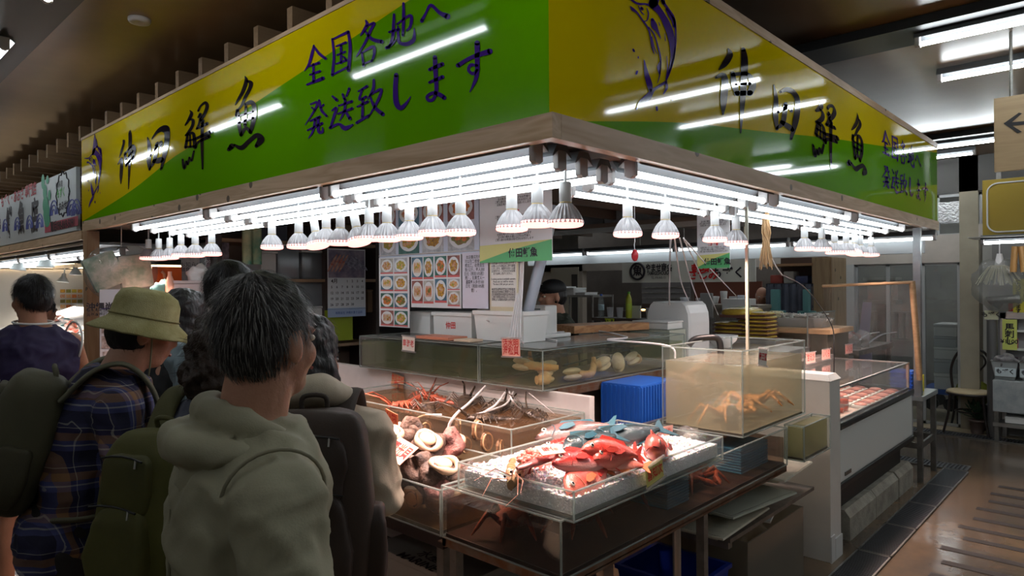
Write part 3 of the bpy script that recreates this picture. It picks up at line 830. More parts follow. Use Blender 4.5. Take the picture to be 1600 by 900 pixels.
def put_fish(t, px_, py_, ang, roll, first=False, scale=1, label=None, dz=0.0, Y=None, pitch=0.0):
    Y0 = Y if Y else 1.6
    p = at(px_, py_, Y=Y0)
    z = (ice_h(p.x, p.y) + .006 + dz * .6)
    p = at(px_, py_, Z=z)
    p = Vector((min(max(p.x, TR[0] + .12), TR[1] - .12), min(max(p.y, TR[2] + .07), TR[3] - .05), z))
    return place(t, p, (R(roll), R(pitch), R(ang)), label, scale, first)
snap = fish('red_snapper', '', .30, .115, .062, RED, (.50, .05, .04), (.55, .03, .02), (.70, .40, .36))
put_fish(snap, 885, 722, 150, 62, True, 1.15, 'big red snapper with a pale belly, head to the left on the ice', .01, 1.5, 6)
put_fish(snap, 912, 722, 165, 55, False, .92, 'smaller red snapper lying behind the pale-bellied one', .022, 1.55, -8)
put_fish(snap, 897, 697, 140, 70, False, .85, 'red fish with its back up, furthest left beside the price cards', .03, 1.68, 4)
pinkf = fish('pink_bream', '', .29, .125, .058, (.60, .08, .06), (.64, .20, .14), (.60, .18, .06), (.70, .34, .27))
put_fish(pinkf, 945, 756, 187, 48, True, 1.0, 'translucent pink bream nearest the front corner of the tray', .004, 1.42, 4)
put_fish(pinkf, 985, 727, 120, 70, False, .78, 'pink fish half sunk in the ice behind the yellow card', .008, 1.5, -5)
rock = fish('red_rockfish', '', .25, .09, .07, (.55, .03, .02), (.62, .12, .09), (.60, .06, .04), (.66, .22, .17), blunt=1.3)
put_fish(rock, 960, 708, 155, 30, True, 1.0, 'red rockfish with its mouth open, in the middle of the tray', .024, 1.66, -12)
put_fish(rock, 985, 716, 175, 40, False, 1.05, 'orange-red rockfish lying right of the middle of the tray', .02, 1.55, -4)
put_fish(rock, 1045, 707, -160, 20, False, 1.25, 'shiny red fish head pointing out beside the grey plastic bag', .025, 1.50, -20)
parrot = fish('parrotfish', '', .42, .15, .085, (.03, .07, .075), (.015, .022, .028), (.01, .07, .10), (.06, .08, .085))
put_fish(parrot, 975, 682, 158, 72, True, 1.0, 'large blue-green parrotfish at the back of the tray', .045, 1.74, 4)
put_fish(parrot, 925, 690, 176, 66, False, .78, 'dark grey-green fish lying in front of the parrotfish', .038, 1.70, 0)
greyf = fish('grey_grouper', '', .36, .11, .07, (.22, .10, .09), (.09, .08, .08), (.015, .10, .14), (.24, .19, .18))
put_fish(greyf, 892, 672, 135, 60, True, 1.0, 'brownish grey fish with a turquoise tail, at the back left of the tray', .05, 1.78, 8)

# tiger prawns on the left of the tray
def prawn(name, label, cat='prawn'):
    t = proto(name, label, cat, 'tiger prawns at the left of the ice')
    pm = mat('prawn_shell', (.24, .13, .06), .2, c2=(.42, .28, .15), mscale=9, stretch=(12, .5, .5), coat=.5)
    rings = []
    for i in range(26):
        u = i / 25; x = .11 - .22 * u
        r_ = (.006 + .016 * math.sin(PI * min(1, u * 1.6 + .12)) ** .7 if u < .5 else .022 * (1 - (u - .5) * 1.5)) * (1 + .06 * math.sin(u * 44))
        z = -.03 * (2 * u - 1) ** 2
        rings.append([Vector((x, r_ * .75 * math.cos(a * PI / 7), z + r_ * math.sin(a * PI / 7))) for a in range(14)])
    MB().loft(rings).build('body', pm, t)
    m_ = MB()
    for a in (-1, 0, 1): m_.tube([(-.11, 0, -.03), (-.135, a * .014, -.036), (-.15, a * .022, -.036)], [.004, .008, .002], 8, flat=.35)
    m_.build('tail_fan', pm, t)
    m_ = MB()
    for k in range(7):
        x = .07 - k * .02
        m_.tube([(x, .008, -.018), (x + .008, .016, -.034), (x - .004, .012, -.046)], [.003, .0022, .001], 6)
        m_.tube([(x, -.008, -.018), (x + .008, -.016, -.034), (x - .004, -.012, -.046)], [.003, .0022, .001], 6)
    m_.build('leg', mat('prawn_leg', (.40, .15, .09), .3), t)
    MB().tube([(.10, .004, -.01), (.16, .03, .02), (.22, .06, .0), (.26, .05, -.02)], [.0016, .0013, .001, .0006], 6).tube([(.10, -.004, -.01), (.17, -.03, .02), (.24, -.05, .0)], [.0016, .0013, .0006], 6).build('antenna', mat('prawn_leg', (.4, .15, .09), .3), t)
    MB().ell((.095, .012, -.002), .0042, 8, 6).ell((.095, -.012, -.002), .0042, 8, 6).build('eye', eye_b, t)
    return t
pw = prawn('tiger_prawn', '')
put_fish(pw, 768, 737, 215, 20, True, 1.25, 'brown striped prawn nearest the left wall of the tray', .012, 1.72)
put_fish(pw, 808, 730, 200, -15, False, 1.3, 'brown striped prawn second from the left wall, beside the roe', .016, 1.66)
# roe and fillet on a little tray
roe = MB()
for i in range(120):
    a = rnd.random() * 6.28; q = rnd.random() ** .5
    roe.ell((2.02 + .06 * q * math.cos(a), 1.72 + .045 * q * math.sin(a), 1.095 + .028 * (1 - q) + rnd.random() * .006), rnd.uniform(.006, .011), 8, 6)
p = at(832, 715, Z=1.10)
for i, v in enumerate(roe.v): roe.v[i] = v + Vector((p.x - 2.02, p.y - 1.72, 0))
o = roe.build('fish_roe', mat('roe', (.86, .28, .22), .15, trans=.1)); tag(o, 'heap of pink roe between the prawns and the red snapper', 'roe', kind='stuff')
m = MB(); m.tube([(p.x - .10, p.y - .02, 1.085), (p.x - .03, p.y - .05, 1.10), (p.x + .06, p.y - .06, 1.098)], [.012, .022, .01], 10, flat=.6)
o = m.build('octopus_arm', mat('octopus', (.30, .04, .05), .2, c2=(.5, .2, .18), mscale=20)); tag(o, 'dark red octopus piece in front of the pink roe', 'octopus')
# grey squid in a plastic bag
p = at(1078, 690, Y=1.52)
bag = MB().ell((0, 0, 0), (.075, .06, .05), 22, 16)
bag.v = [v + Vector((p.x, p.y, p.z + .004)) + v.normalized() * .03 * nz(v, 26, 4) + v.normalized() * .02 * abs(nz(v, 50, 9)) for v in bag.v]
t = thing('bagged_squid', 'crinkled clear plastic bag of grey squid at the right back of the tray', 'squid', (p.x, p.y, p.z))
bag.build('plastic_bag', clear_mat('clear_film', (.95, .95, .95), .12, (.7, .7, .7), .08), t)
inn = MB().ell((0, 0, 0), (.062, .045, .038), 20, 14)
inn.v = [v + Vector((p.x, p.y, p.z)) + v.normalized() * .02 * nz(v, 30, 2) for v in inn.v]
inn.build('squid', mat('squid_skin', (.30, .28, .25), .2, c2=(.10, .10, .09), mscale=25), t)

# ---------------------------------------------------------------- turban shells
rockm = mat('shell_crust', (.155, .095, .07), .6, c2=(.05, .035, .03), mscale=22, bump=1.0, bscale=60, detail=8)
rockp = mat('shell_crust_pink', (.34, .14, .12), .5, c2=(.10, .05, .045), mscale=20, bump=1.0, bscale=60)
pearl = mat('shell_lip', (.66, .50, .36), .25, c2=(.50, .34, .22), mscale=8)
operc = mat('operculum', (.72, .50, .34), .3, c2=(.62, .40, .28), mscale=6)
dark = mat('shell_hollow', (.05, .025, .02), .35)
def turban(name, crust, key):
    t = proto(name, '', 'turban shell', 'great turban shells heaped in the tank')
    b = MB().ell((0, 0, 0), (.075, .068, .055), 30, 22)
    for i, v in enumerate(b.v):
        d = v.normalized(); a = math.atan2(d.y, d.x)
        b.v[i] = v + d * (.016 * nz(v, 24, key) + .008 * nz(v, 60, key) + .012 * math.sin(a * 2 + d.z * 4)) + Vector((0, 0, .012 * max(0, -d.x)))
    b.build('crust', crust, t)
    c = Vector((.035, 0, .045)); n_ = Vector((.35, 0, .94)).normalized()
    F = frame(c, n_.cross(Vector((0, 1, 0))), (0, 1, 0))
    F = Matrix.Translation(c) @ n_.to_track_quat('Z', 'Y').to_matrix().to_4x4()
    m_ = MB().tube([F @ Vector((.047 * math.cos(a * PI / 14), .043 * math.sin(a * PI / 14), .003 * math.sin(a * PI / 7))) for a in range(28)], [.011 + .004 * math.sin(a * .7) for a in range(28)], 10, closed=True)
    m_.build('lip', pearl, t)
    MB().add([F @ Vector((.044 * math.cos(a * PI / 14), .040 * math.sin(a * PI / 14), -.004)) for a in range(28)], [tuple(range(28))]).build('hollow', dark, t)
    MB().ell((0, 0, 0), (.034, .031, .013), 24, 12, xf=F @ Matrix.Translation((-.006, .004, .004))).build('operculum', operc, t)
    return t
tb1, tb2 = turban('turban_shell', rockm, 1.3), turban('turban_shell', rockp, 5.1)
SH = [(668, 700, .97, 0, -30, 200, 1.15, 'with its round cream lid facing up beside the price card'), (622, 690, .99, 0, -20, 170, 1.0, 'half hidden behind the price card'),
      (688, 742, .945, 0, -5, 250, 1.1, 'with a dark hollow opening at the front right of the heap'), (640, 738, .945, 0, 150, 100, 1.05, 'turned crust side up at the front of the heap'),
      (678, 760, .92, 1, 160, 30, .9, 'pinkish, low against the front wall of the tank'), (702, 692, .97, 1, 120, 60, 1.0, 'pinkish lump right of the round cream lid'),
      (610, 745, .93, 0, 140, 10, 1.0, 'dark lump touching the beige sleeve'), (650, 665, .98, 0, 100, 200, .9, 'at the back of the heap beside the air hose'), (690, 672, .95, 0, 130, 300, .9, 'brown lump under the white air hose')]
f1 = f2 = True
for (x, y, z, k, tilt, rz, s, lb) in SH:
    p = at(x, y, Z=z); p.x = min(max(p.x, 1.75), 2.10); p.y = min(max(p.y, 2.01), 2.66)
    place((tb1, tb2)[k], p, (R(tilt), 0, R(rz)), 'turban shell ' + lb, s, first=(f1, f2)[k])
    if k: f2 = False
    else: f1 = False
for i in range(12):
    place((tb1, tb2)[i % 3 == 2], (1.75 + .1 * (i % 4) + rnd.uniform(-.01, .01), 2.02 + .13 * (i // 4) + rnd.uniform(0, .03), .84 + rnd.uniform(0, .02)), (R(rnd.uniform(90, 180)), 0, R(rnd.uniform(0, 360))), 'turban shell under water below the heap, %s from the tank corner' % ORD[i], .85)
# abalones clinging inside the lobster tank
ab = proto('abalone', 'brown abalone clinging inside the lobster tank', 'abalone', 'abalones on the wall of the lobster tank')
m = MB().ell((0, 0, 0), (.045, .03, .014), 20, 12); m.v = [v + Vector((0, 0, .004 * nz(v, 60, 1))) for v in m.v]
m.build('shell', mat('abalone_shell', (.30, .15, .07), .4, c2=(.12, .07, .04), mscale=30, bump=.6, bscale=90), ab)
MB().tube([(.045 * .8 * math.cos(a * PI / 10), .03 * .8 * math.sin(a * PI / 10), .011) for a in range(20)], .004, 6, closed=True).build('foot', mat('abalone_foot', (.55, .36, .20), .3), ab)
for i, (x, y) in enumerate(((640, 665), (668, 672), (705, 685), (728, 695), (760, 690), (745, 672), (780, 700), (715, 668))):
    p = at(x, y, X=2.225); place(ab, p, (0, R(-90), R(20 * i)), 'brown abalone on the left wall of the lobster tank, %s from the left' % ORD[i], 1 + .1 * (i % 3), first=i == 0)

# ---------------------------------------------------------------- lobsters
def lobster(name, c1, c2, key):
    t = proto(name, '', 'lobster', 'lobsters in the middle tank')
    lm = mat('lob_' + str(key), c1, .25, c2=c2, mscale=30, bump=.7, bscale=70, coat=.4)
    rings = []
    for i in range(30):
        u = i / 29; x = .15 - .30 * u
        r_ = (.018 + .020 * math.sin(min(1, u / .42) * PI * .6)) if u < .42 else .032 * (1 - .45 * (u - .42) / .58) * (1 + .08 * math.sin((u - .42) * 75))
        rings.append([Vector((x, r_ * 1.15 * math.cos(a * PI / 8), r_ * .85 * math.sin(a * PI / 8))) for a in range(16)])
    MB().loft(rings).build('body', lm, t)
    m_ = MB()
    for a in (-2, -1, 0, 1, 2): m_.tube([(-.145, a * .004, 0), (-.18, a * .014, .002), (-.205, a * .02, 0)], [.006, .014, .004], 8, flat=.3)
    m_.build('tail_fan', lm, t)
    for s in (-1, 1):
        for k in range(4):
            x = .10 - .035 * k
            MB().tube([(x, s * .03, -.01), (x + .02, s * .075, .022), (x + .01, s * .11, -.02)], [.006, .005, .002], 7).build('leg', lm, t)
        MB().tube([(.14, s * .015, .01), (.20, s * .03, .05), (.30, s * .08, .08), (.40, s * .15, .06)], [.008, .005, .003, .0012], 8).build('antenna', lm, t)
        MB().ell((.145, s * .018, .018), .006, 8, 6).build('eye', eye_b, t)
    return t
lb1 = lobster('spiny_lobster', (.075, .05, .03), (.02, .014, .012), 1)
lb2 = lobster('spiny_lobster', (.42, .09, .045), (.18, .05, .03), 2)
f1 = f2 = True
for (x, y, k, rz, s, lb) in ((725, 632, 0, 40, 1.1, 'dark lobster in the middle of the tank behind the pink hose'), (665, 640, 0, 60, .9, 'dark lobster raising its feelers, left of the hose'), (655, 622, 1, 10, .8, 'red lobster by the white panel, near the hanging wooden tag'),
                             (628, 636, 1, 170, .9, 'orange-red lobster furthest left in the tank'), (770, 655, 0, 150, .9, 'grey-black lobster at the front corner of the tank'), (800, 636, 0, 20, .9, 'dark lobster under the clam tank'), (690, 625, 1, 100, .8, 'red lobster against the white panel'), (840, 650, 0, 70, .85, 'dark lobster at the right end of the tank')):
    p = at(x, y, Z=1.03); p.x = min(max(p.x, 2.36), 2.58); p.y = max(p.y, 2.2); p.y = min(p.y, 3.4)
    place((lb1, lb2)[k], p, (R(8), R(-6), R(rz)), lb, s, first=(f1, f2)[k])
    if k: f2 = False
    else: f1 = False

# ---------------------------------------------------------------- crabs
def crab(name, c1, c2, key, spread=1.0):
    t = proto(name, '', 'crab', 'crabs in the tanks')
    cmx = mat('crab_' + str(key), c1, .4, c2=c2, mscale=25, bump=.6, bscale=80)
    b = MB().ell((0, 0, 0), (.075, .085, .035), 26, 16)
    b.v = [v + v.normalized() * (.007 * nz(v, 50, 3) + .004 * nz(v, 110, 5)) for v in b.v]
    b.build('carapace', cmx, t)
    for s in (-1, 1):
        for k in range(3):
            a = R(60 - 45 * k); d = Vector((math.sin(a), s * math.cos(a), 0))
            d = Vector((.9 * (1 - k), s * 1.0, 0)).normalized()
            p0 = d * .07; p1 = d * .14 * spread + Vector((0, 0, .05)); p2 = d * .20 * spread + Vector((0, 0, -.005)); p3 = d * .235 * spread + Vector((0, 0, -.035))
            MB().tube([p0, p1, p2, p3], [.014, .012, .009, .003], 9).build('leg', cmx, t)
        MB().tube([(.06, s * .05, 0), (.11, s * .085, .03), (.135, s * .045, .01)], [.013, .013, .014], 9).tube([(.135, s * .045, .01), (.165, s * .03, .0), (.185, s * .015, -.004)], [.019, .017, .004], 9).tube([(.145, s * .035, .016), (.17, s * .008, .01)], [.008, .003], 8).build('claw', cmx, t)
        MB().ell((.075, s * .02, .014), .006, 8, 6).build('eye', eye_b, t)
    return t
kc = crab('king_crab', (.62, .30, .10), (.46, .20, .07), 1, 1.0)
for i, (x, y, z, rz, lb) in enumerate(((3.36, 1.60, 1.03, 250, 'king crab on the bottom of the tall tank, its legs against the left wall'), (3.63, 1.59, 1.05, 200, 'king crab on the bottom of the tall tank, towards its right end'))):
    place(kc, (x, y, z), (R(5), R(-8), R(rz)), lb, .92, first=i == 0)
rc = crab('red_crab', (.42, .09, .03), (.20, .04, .02), 2, .9)
for i, (x, y, z, rz, lb) in enumerate(((2.80, 1.52, .82, 260, 'orange-red crab against the front of the long dark tank'), (2.05, 1.58, .82, 120, 'dim crab in the dark tank under the front corner of the ice tray'), (2.42, 1.62, .82, 20, 'dim crab in the middle of the long dark tank'), (1.86, 1.75, .82, 300, 'dim crab behind the left wall of the long dark tank'), (3.18, 1.78, .82, 80, 'dim crab at the right end of the long dark tank'))):
    place(rc, (x, y, z), (0, 0, R(rz)), lb, .85, first=i == 0)

# ---------------------------------------------------------------- geoduck clams
def clam(c, rz, sh_tilt, neck, nm_c, label, first=None, s=1.0, up=False):
    t = thing('geoduck', label, 'clam', c, R(rz), 'long-necked clams in the upper corner tank')
    Mx = WORLD[t]
    sm = mat('clam_shell', (.78, .66, .52), .35, c2=(.62, .50, .38), mscale=12, bump=.4, bscale=40, stretch=(1, 4, 4))
    for sd in (-1, 1):
        b = MB().ell((0, sd * .017 * s, 0), (.062 * s, .02 * s, .040 * s), 22, 14, xf=Mx @ Matrix.Rotation(R(sh_tilt), 4, 'Y') @ Matrix.Rotation(R(78), 4, 'X'))
        b.build('shell', sm, t)
    nk = mat('siphon_' + nm_c, {'o': (.78, .40, .12), 'b': (.74, .50, .30), 'd': (.46, .24, .10)}[nm_c], .3, c2={'o': (.70, .46, .25), 'b': (.62, .36, .18), 'd': (.30, .14, .06)}[nm_c], mscale=14, bump=.5, bscale=50)
    P_ = [p_ for p_ in cm_spline(neck, 6)]
    n_ = len(P_)
    MB().tube([Mx @ Vector(p_[:3]) for p_ in P_], [p_[3] * (1 + .05 * math.sin(i * 2.1)) for i, p_ in enumerate(P_)], 14).build('siphon', nk, t)
    return t
zb = 1.185
def cp(x, y, Y=2.37): 
    p = at(x, y, Y=Y); return Vector((min(p.x, 4.1), Y, max(zb, p.z)))
q = cp(806, 577, 2.42); q.x = 2.80; q.y = 2.55
clam(q, -90, 0, [(.03, 0, 0, .026), (.09, .02, -.005, .024), (.15, .05, -.01, .02), (.19, .09, -.012, .014)], 'o', 'clam with an orange neck against the left wall of the upper tank')
clam((2.86, 2.42, zb), 25, 0, [(-.03, 0, .0, .034), (-.09, -.02, .0, .03), (-.13, .02, .0, .024)], 'b', 'thick beige clam filling the near corner of the upper tank')
clam((3.02, 2.365, zb + .005), -6, 0, [(.04, 0, 0, .024), (.11, -.005, -.012, .023), (.18, .015, -.008, .022), (.225, .04, .04, .017), (.235, .05, .075, .012)], 'b', 'clam whose beige neck curls upward, second from the corner')
clam((3.02, 2.55, zb + .03), 140, 10, [(.03, 0, 0, .022), (.06, 0, .0, .02), (.10, .04, .04, .016), (.11, .05, .10, .010)], 'd', 'clam with a dark upright neck behind the curling one')
clam((3.36, 2.40, zb + .03), 170, 20, [(.03, 0, 0, .028), (.07, .02, .0, .026), (.12, .05, .01, .02)], 'b', 'clam with a white shell in the middle of the upper tank')
clam((3.56, 2.42, zb + .02), 40, -55, [(.02, 0, .0, .03), (.07, .02, -.02, .026), (.12, .0, -.03, .016)], 'd', 'clam standing on edge with a brown shell rim, right of the middle')
clam((3.72, 2.42, zb + .03), 10, -20, [(.03, 0, 0, .036), (.08, 0, -.01, .033), (.13, .02, -.025, .016), (.18, .05, -.03, .010)], 'b', 'large tan clam furthest right in the upper tank')
o = MB().box((3.35, 2.76, 1.16), (3.40, 2.772, 1.30)).tube([(3.30, 2.66, 1.19), (4.1, 2.66, 1.24)], .006, 8).build('tank_divider', BLACK)
tag(o, 'thin dark rod lying in the upper clam tank', 'rod')

# acrylic lids on the upper tanks
lid = clear_mat('frosted_lid', (.92, .94, .94), .35, (.62, .63, .62), .1)
for (a, b, lb) in (((2.74, 2.35, 1.352), (4.0, 2.76, 1.358), 'hazy acrylic sheet lying on the clam tank'), ((2.74, 2.84, 1.352), (3.24, 3.9, 1.358), 'hazy acrylic sheet lying on the green-water tank')):
    o = MB().box(a, b).build('acrylic_lid', lid); tag(o, lb, 'lid')

# ---------------------------------------------------------------- blue crates
blue = mat('crate_blue', (.012, .09, .42), .4)
blue2 = mat('crate_light_blue', (.10, .48, .90), .4)
def crate(label, x0, x1, y0, y1, z0, z1, m_, ribs=9, vertical=False):
    t = thing('plastic_crate', label, 'crate', ((x0 + x1) / 2, (y0 + y1) / 2, z0))
    MB().box((x0 + .008, y0 + .008, z0), (x1 - .008, y1 - .008, z1), bev=.006).build('body', m_, t)
    m = MB()
    if vertical:
        k = max(2, int((x1 - x0) / .028)); 
        for i in range(k): xx = x0 + (x1 - x0) * (i + .5) / k; m.box((xx - .006, y0, z0 + .01), (xx + .006, y0 + .01, z1 - .01), bev=.002)
        k = max(2, int((y1 - y0) / .028))
        for i in range(k): yy = y0 + (y1 - y0) * (i + .5) / k; m.box((x0, yy - .006, z0 + .01), (x0 + .01, yy + .006, z1 - .01), bev=.002)
    else:
        for i in range(ribs):
            z = z0 + (z1 - z0) * (i + .5) / ribs
            m.box((x0, y0, z - .004), (x1, y1, z + .004), bev=.002)
    m.build('ribs', m_, t)
crate('tall ribbed blue crate standing left of the tall crab tank', 3.19, 3.60, 2.02, 2.30, .72, 1.135, blue, vertical=True)
p0, p1 = at(1043, 770, Y=1.42), at(1077, 770, Y=1.42)
crate('light blue ribbed basket seen through the dark tank, below the ice tray end', p0.x, p1.x, 1.42, 1.60, .775, .895, blue2, 10)
p0, p1 = at(1158, 720, Y=1.42), at(1200, 720, Y=1.42)
crate('light blue ribbed basket seen through the right end of the dark tank', p0.x, p1.x, 1.42, 1.60, .775, .895, blue2, 9)
o = MB().box((3.19, 1.99, .66), (3.60, 2.32, .718)).box((3.22, 2.02, 0), (3.26, 2.06, .66)).box((3.54, 2.02, 0), (3.58, 2.06, .66)).box((3.22, 2.26, 0), (3.26, 2.30, .66)).box((3.54, 2.26, 0), (3.58, 2.30, .66)).build('crate_stool', DSTEEL)
tag(o, 'low steel stool carrying the tall blue crate', 'stool')
t = thing('plastic_tub', 'dark blue plastic tub on the floor under the stand', 'tub', (2.95, 1.7, 0))
m = MB(); rr = lambda z, e: [Vector((x, y, z)) for x, y in ((2.78 - e, 1.5 - e), (3.15 + e, 1.5 - e), (3.15 + e, 1.9 + e), (2.78 - e, 1.9 + e))]
m.loft([rr(0, -.03), rr(.30, 0), rr(.30, .012), rr(.32, .012), rr(.32, -.01), rr(.04, -.04)], smooth=False); m.build('tub', mat('tub_blue', (.008, .03, .28), .35), t)

# box and trays under the right end
t = thing('plastic_bin', 'cloudy plastic bin of brown wrapping under the right end of the tank stand', 'bin', (3.63, 1.7, 0))
hz = clear_mat('cloudy_plastic', (.75, .72, .65), .5, (.46, .42, .34), .15)
m = MB(); m.box((3.256, 1.45, .0), (3.264, 1.98, .40)).box((4.0, 1.45, 0), (4.008, 1.98, .40)).box((3.264, 1.45, 0), (4.0, 1.458, .40)).box((3.264, 1.97, 0), (4.0, 1.98, .40)).build('wall', hz, t)
b = MB().ell((3.66, 1.70, .17), (.30, .2, .17), 30, 22)
b.v = [v + (v - Vector((3.66, 1.70, .17))).normalized() * .07 * nz(v, 9, 2) for v in b.v]; b.build('wrapping', mat('brown_wrap', (.20, .13, .07), .6, c2=(.42, .36, .26), mscale=4), t)
def tray(label, c, sx, sy, h, m_, rot, name='plastic_tray'):
    Mx = Matrix.Translation(c) @ Matrix.Rotation(R(rot[2]), 4, 'Z') @ Matrix.Rotation(R(rot[0]), 4, 'X') @ Matrix.Rotation(R(rot[1]), 4, 'Y')
    rr = lambda z, e: [Vector((s1 * (sx / 2 + e), s2 * (sy / 2 + e), z)) for s1, s2 in ((-1, -1), (1, -1), (1, 1), (-1, 1))]
    m = MB().loft([rr(0, -.03), rr(h, 0), rr(h, .015), rr(h - .008, .018)], xf=Mx, smooth=False)
    m.loft([rr(h, -.004), rr(.006, -.034)], xf=Mx, smooth=False)
    m.box((-sx / 2 + .03, -sy / 2 + .03, .004), (sx / 2 - .03, sy / 2 - .03, .007), xf=Mx)
    o = m.build(name, m_); tag(o, label, 'tray'); return o
cream = mat('cream_plastic', (.70, .67, .54), .4, mott=.25, mscale=8); gcream = mat('grey_plastic', (.44, .46, .38), .4)
tray('white-rimmed shallow tray on top of the stack under the tank stand', (3.72, 1.60, .645), .62, .42, .03, cream, (0, 4, 8))
tray('grey-green plastic lid lying under the white-rimmed tray', (3.28, 1.56, .585), .62, .38, .03, gcream, (0, 2, -4))
tray('cream plastic lid at the bottom of the tray stack', (3.10, 1.58, .53), .55, .36, .03, cream, (0, 1, 3))
m = MB(); m.box((-.22, -.10, 0), (.22, .10, .014), bev=.006, xf=Matrix.Translation((3.75, 1.60, .44)) @ Matrix.Rotation(R(12), 4, 'Z') @ Matrix.Rotation(R(-6), 4, 'Y'))
t = thing('chopping_board', 'small white chopping board with a grip hole on the cloudy bin', 'board', (3.75, 1.6, .44)); m.build('board', WHITE, t)
MB().box((.14, -.035, .0125), (.185, .035, .0155), bev=.01, xf=Matrix.Translation((3.75, 1.60, .44)) @ Matrix.Rotation(R(12), 4, 'Z') @ Matrix.Rotation(R(-6), 4, 'Y')).build('grip_hole', mat('grip_dark', (.10, .03, .02), .5), t)
o = MB().box((3.0, 1.42, .48), (4.1, 1.98, .50)).box((3.02, 1.44, .44), (3.06, 1.96, .48)).build('shelf_board', DSTEEL); tag(o, 'lower steel shelf under the right end of the tanks', 'shelf')
o.location.z = 0

# white partition beside the crab tank
t = thing('partition', 'white partition post-wall between the tanks and the freezer', 'partition', (4.38, 1.8, 0))
MB().box((4.29, 1.39, .0), (4.48, 2.14, 1.10), bev=.004).build('panel', mat('white_laminate', (.72, .70, .65), .4, mott=.1, mscale=2.5), t)
m = MB(); m.loft([[Vector(p) for p in ((4.285, 1.385, 1.10), (4.485, 1.385, 1.10), (4.485, 2.145, 1.10), (4.285, 2.145, 1.10))], [Vector(p) for p in ((4.315, 1.41, 1.134), (4.46, 1.41, 1.134), (4.46, 2.12, 1.134), (4.315, 2.12, 1.134))]], smooth=False)
m.build('cap', mat('white_laminate'  , (.6, .58, .53)), t)
MB().box((4.283, 1.383, .0), (4.35, 1.392, .16)).box((4.36, 1.383, 0), (4.486, 1.392, .13)).build('patch_plate', WHITE, t)

# styrofoam box on the floor at the left
foam = mat('styrofoam', (.74, .74, .72), .6, bump=.1, bscale=200)
t = thing('foam_box', 'pale foam box with black writing on the floor under the shell tank', 'box', (2.0, 2.2, 0))
MB().box((1.80, 1.96, .0), (2.35, 2.55, .50), bev=.01).build('box', mat('foam_old', (.34, .35, .33), .6), t)
MB().box((1.79, 1.95, .50), (2.36, 2.56, .53), bev=.008).build('lid', mat('foam_old', (.3, .3, .3)), t)
text('水産\nMARINE', .07, frame((1.84, 2.25, .5315), (0, -1, 0), (1, 0, 0)), BLK_INK, parent=t, bold=.02)

# ---------------------------------------------------------------- price cards
card_w = mat('card_white', (.80, .74, .66), .6); card_y = mat('card_yellow', (.62, .58, .18), .6); card_o = mat('card_wood', (.50, .26, .14), .6); card_p = mat('card_pink', (.85, .45, .36), .6)
def card(label, c, ux, uy, w_, h_, txt, size, cm, ink=RED_INK, clip=True, bold=.014, name='price_card', cat='price card', line=.95, sx=1.0):
    t = thing(name, label, cat, c)
    F = frame(c, ux, uy)
    MB().box((-w_ / 2, -h_ / 2, -.002), (w_ / 2, h_ / 2, .0), xf=F).build('card', cm, t)
    text(txt, size, F @ Matrix.Translation((0, 0, .0012)), ink, parent=t, bold=bold, line=line, sx=sx)
    if clip:
        MB().box((-w_ / 2 - .004, h_ / 2 - .004, -.003), (w_ / 2 + .014, h_ / 2 + .006, .004), xf=F).box((-w_ / 2 - .004, -h_ / 2 - .006, -.003), (w_ / 2 + .014, -h_ / 2 + .004, .004), xf=F).build('holder', clear_mat('holder', (.9, .9, .9), .3), t)
    return t
p = at(638, 537, X=2.69); card('small white card with red brush writing clipped to the green-water tank', p, (0, -1, -.03), (0, 0, 1), .125, .095, '車海老', .048, card_w, sx=.8)
p = at(798, 543, X=2.69); card('pink card with three lines of red writing clipped to the clam tank', p, (0, -1, .04), (0, .1, 1), .135, .10, '活水明\n海松貝', .05, card_p, sx=.8, line=.85)
p = at(621, 596, X=2.74); card('scorched wooden tag with red writing hanging on the white panel', p, (0, -1, -.15), (0, -.1, 1), .13, .09, 'セミエビ\n時価', .042, card_o, RED_INK, False, line=.9, sx=.8)
p = at(625, 704, Z=1.03); card('pink card with large red writing stuck in the heap of shells', p, at(645, 725, Z=.985) - at(606, 700, Z=1.01), (.7, .1, .5), .15, .10, '夜光貝', .065, card_p, RED_INK, False, sx=.72)
p = at(1190, 558, Y=1.398) + Vector((0, -.006, 0)); card('white card with red writing clipped to the rim of the tall crab tank', p, (1, 0, -.16), (.16, 0, 1), .10, .085, '帝王蟹', .040, card_w, sx=.8)
p = at(1021, 738, Y=1.305) + Vector((0, -.006, 0)); card('yellowish card with red brush writing on the front of the ice tray', p, (1, 0, .16), (-.1, 0, 1), .115, .075, '喜知次', .044, card_y, sx=.8)
p = at(1023, 677, Y=1.55); card('long pink card with red writing standing behind the red fish head', p, (1, -.25, .02), (0, -.1, 1), .22, .042, 'アカジンボン(アカマチ)', .022, card_p, RED_INK, False, sx=.85)
p = at(860, 702, Z=1.14); card('blank pinkish card lying on the roe', p, (1, -.4, 0), (.4, 1, .35), .09, .06, '時価', .03, card_p, RED_INK, False)
p = at(662, 648, Z=1.06)
card('small orange card behind the beige sleeve', at(612, 652, Z=1.06), (0, -1, -.2), (-.2, 0, 1), .10, .06, '伊勢', .04, mat('card_orange', (.8, .22, .1), .6), RED_INK, False)

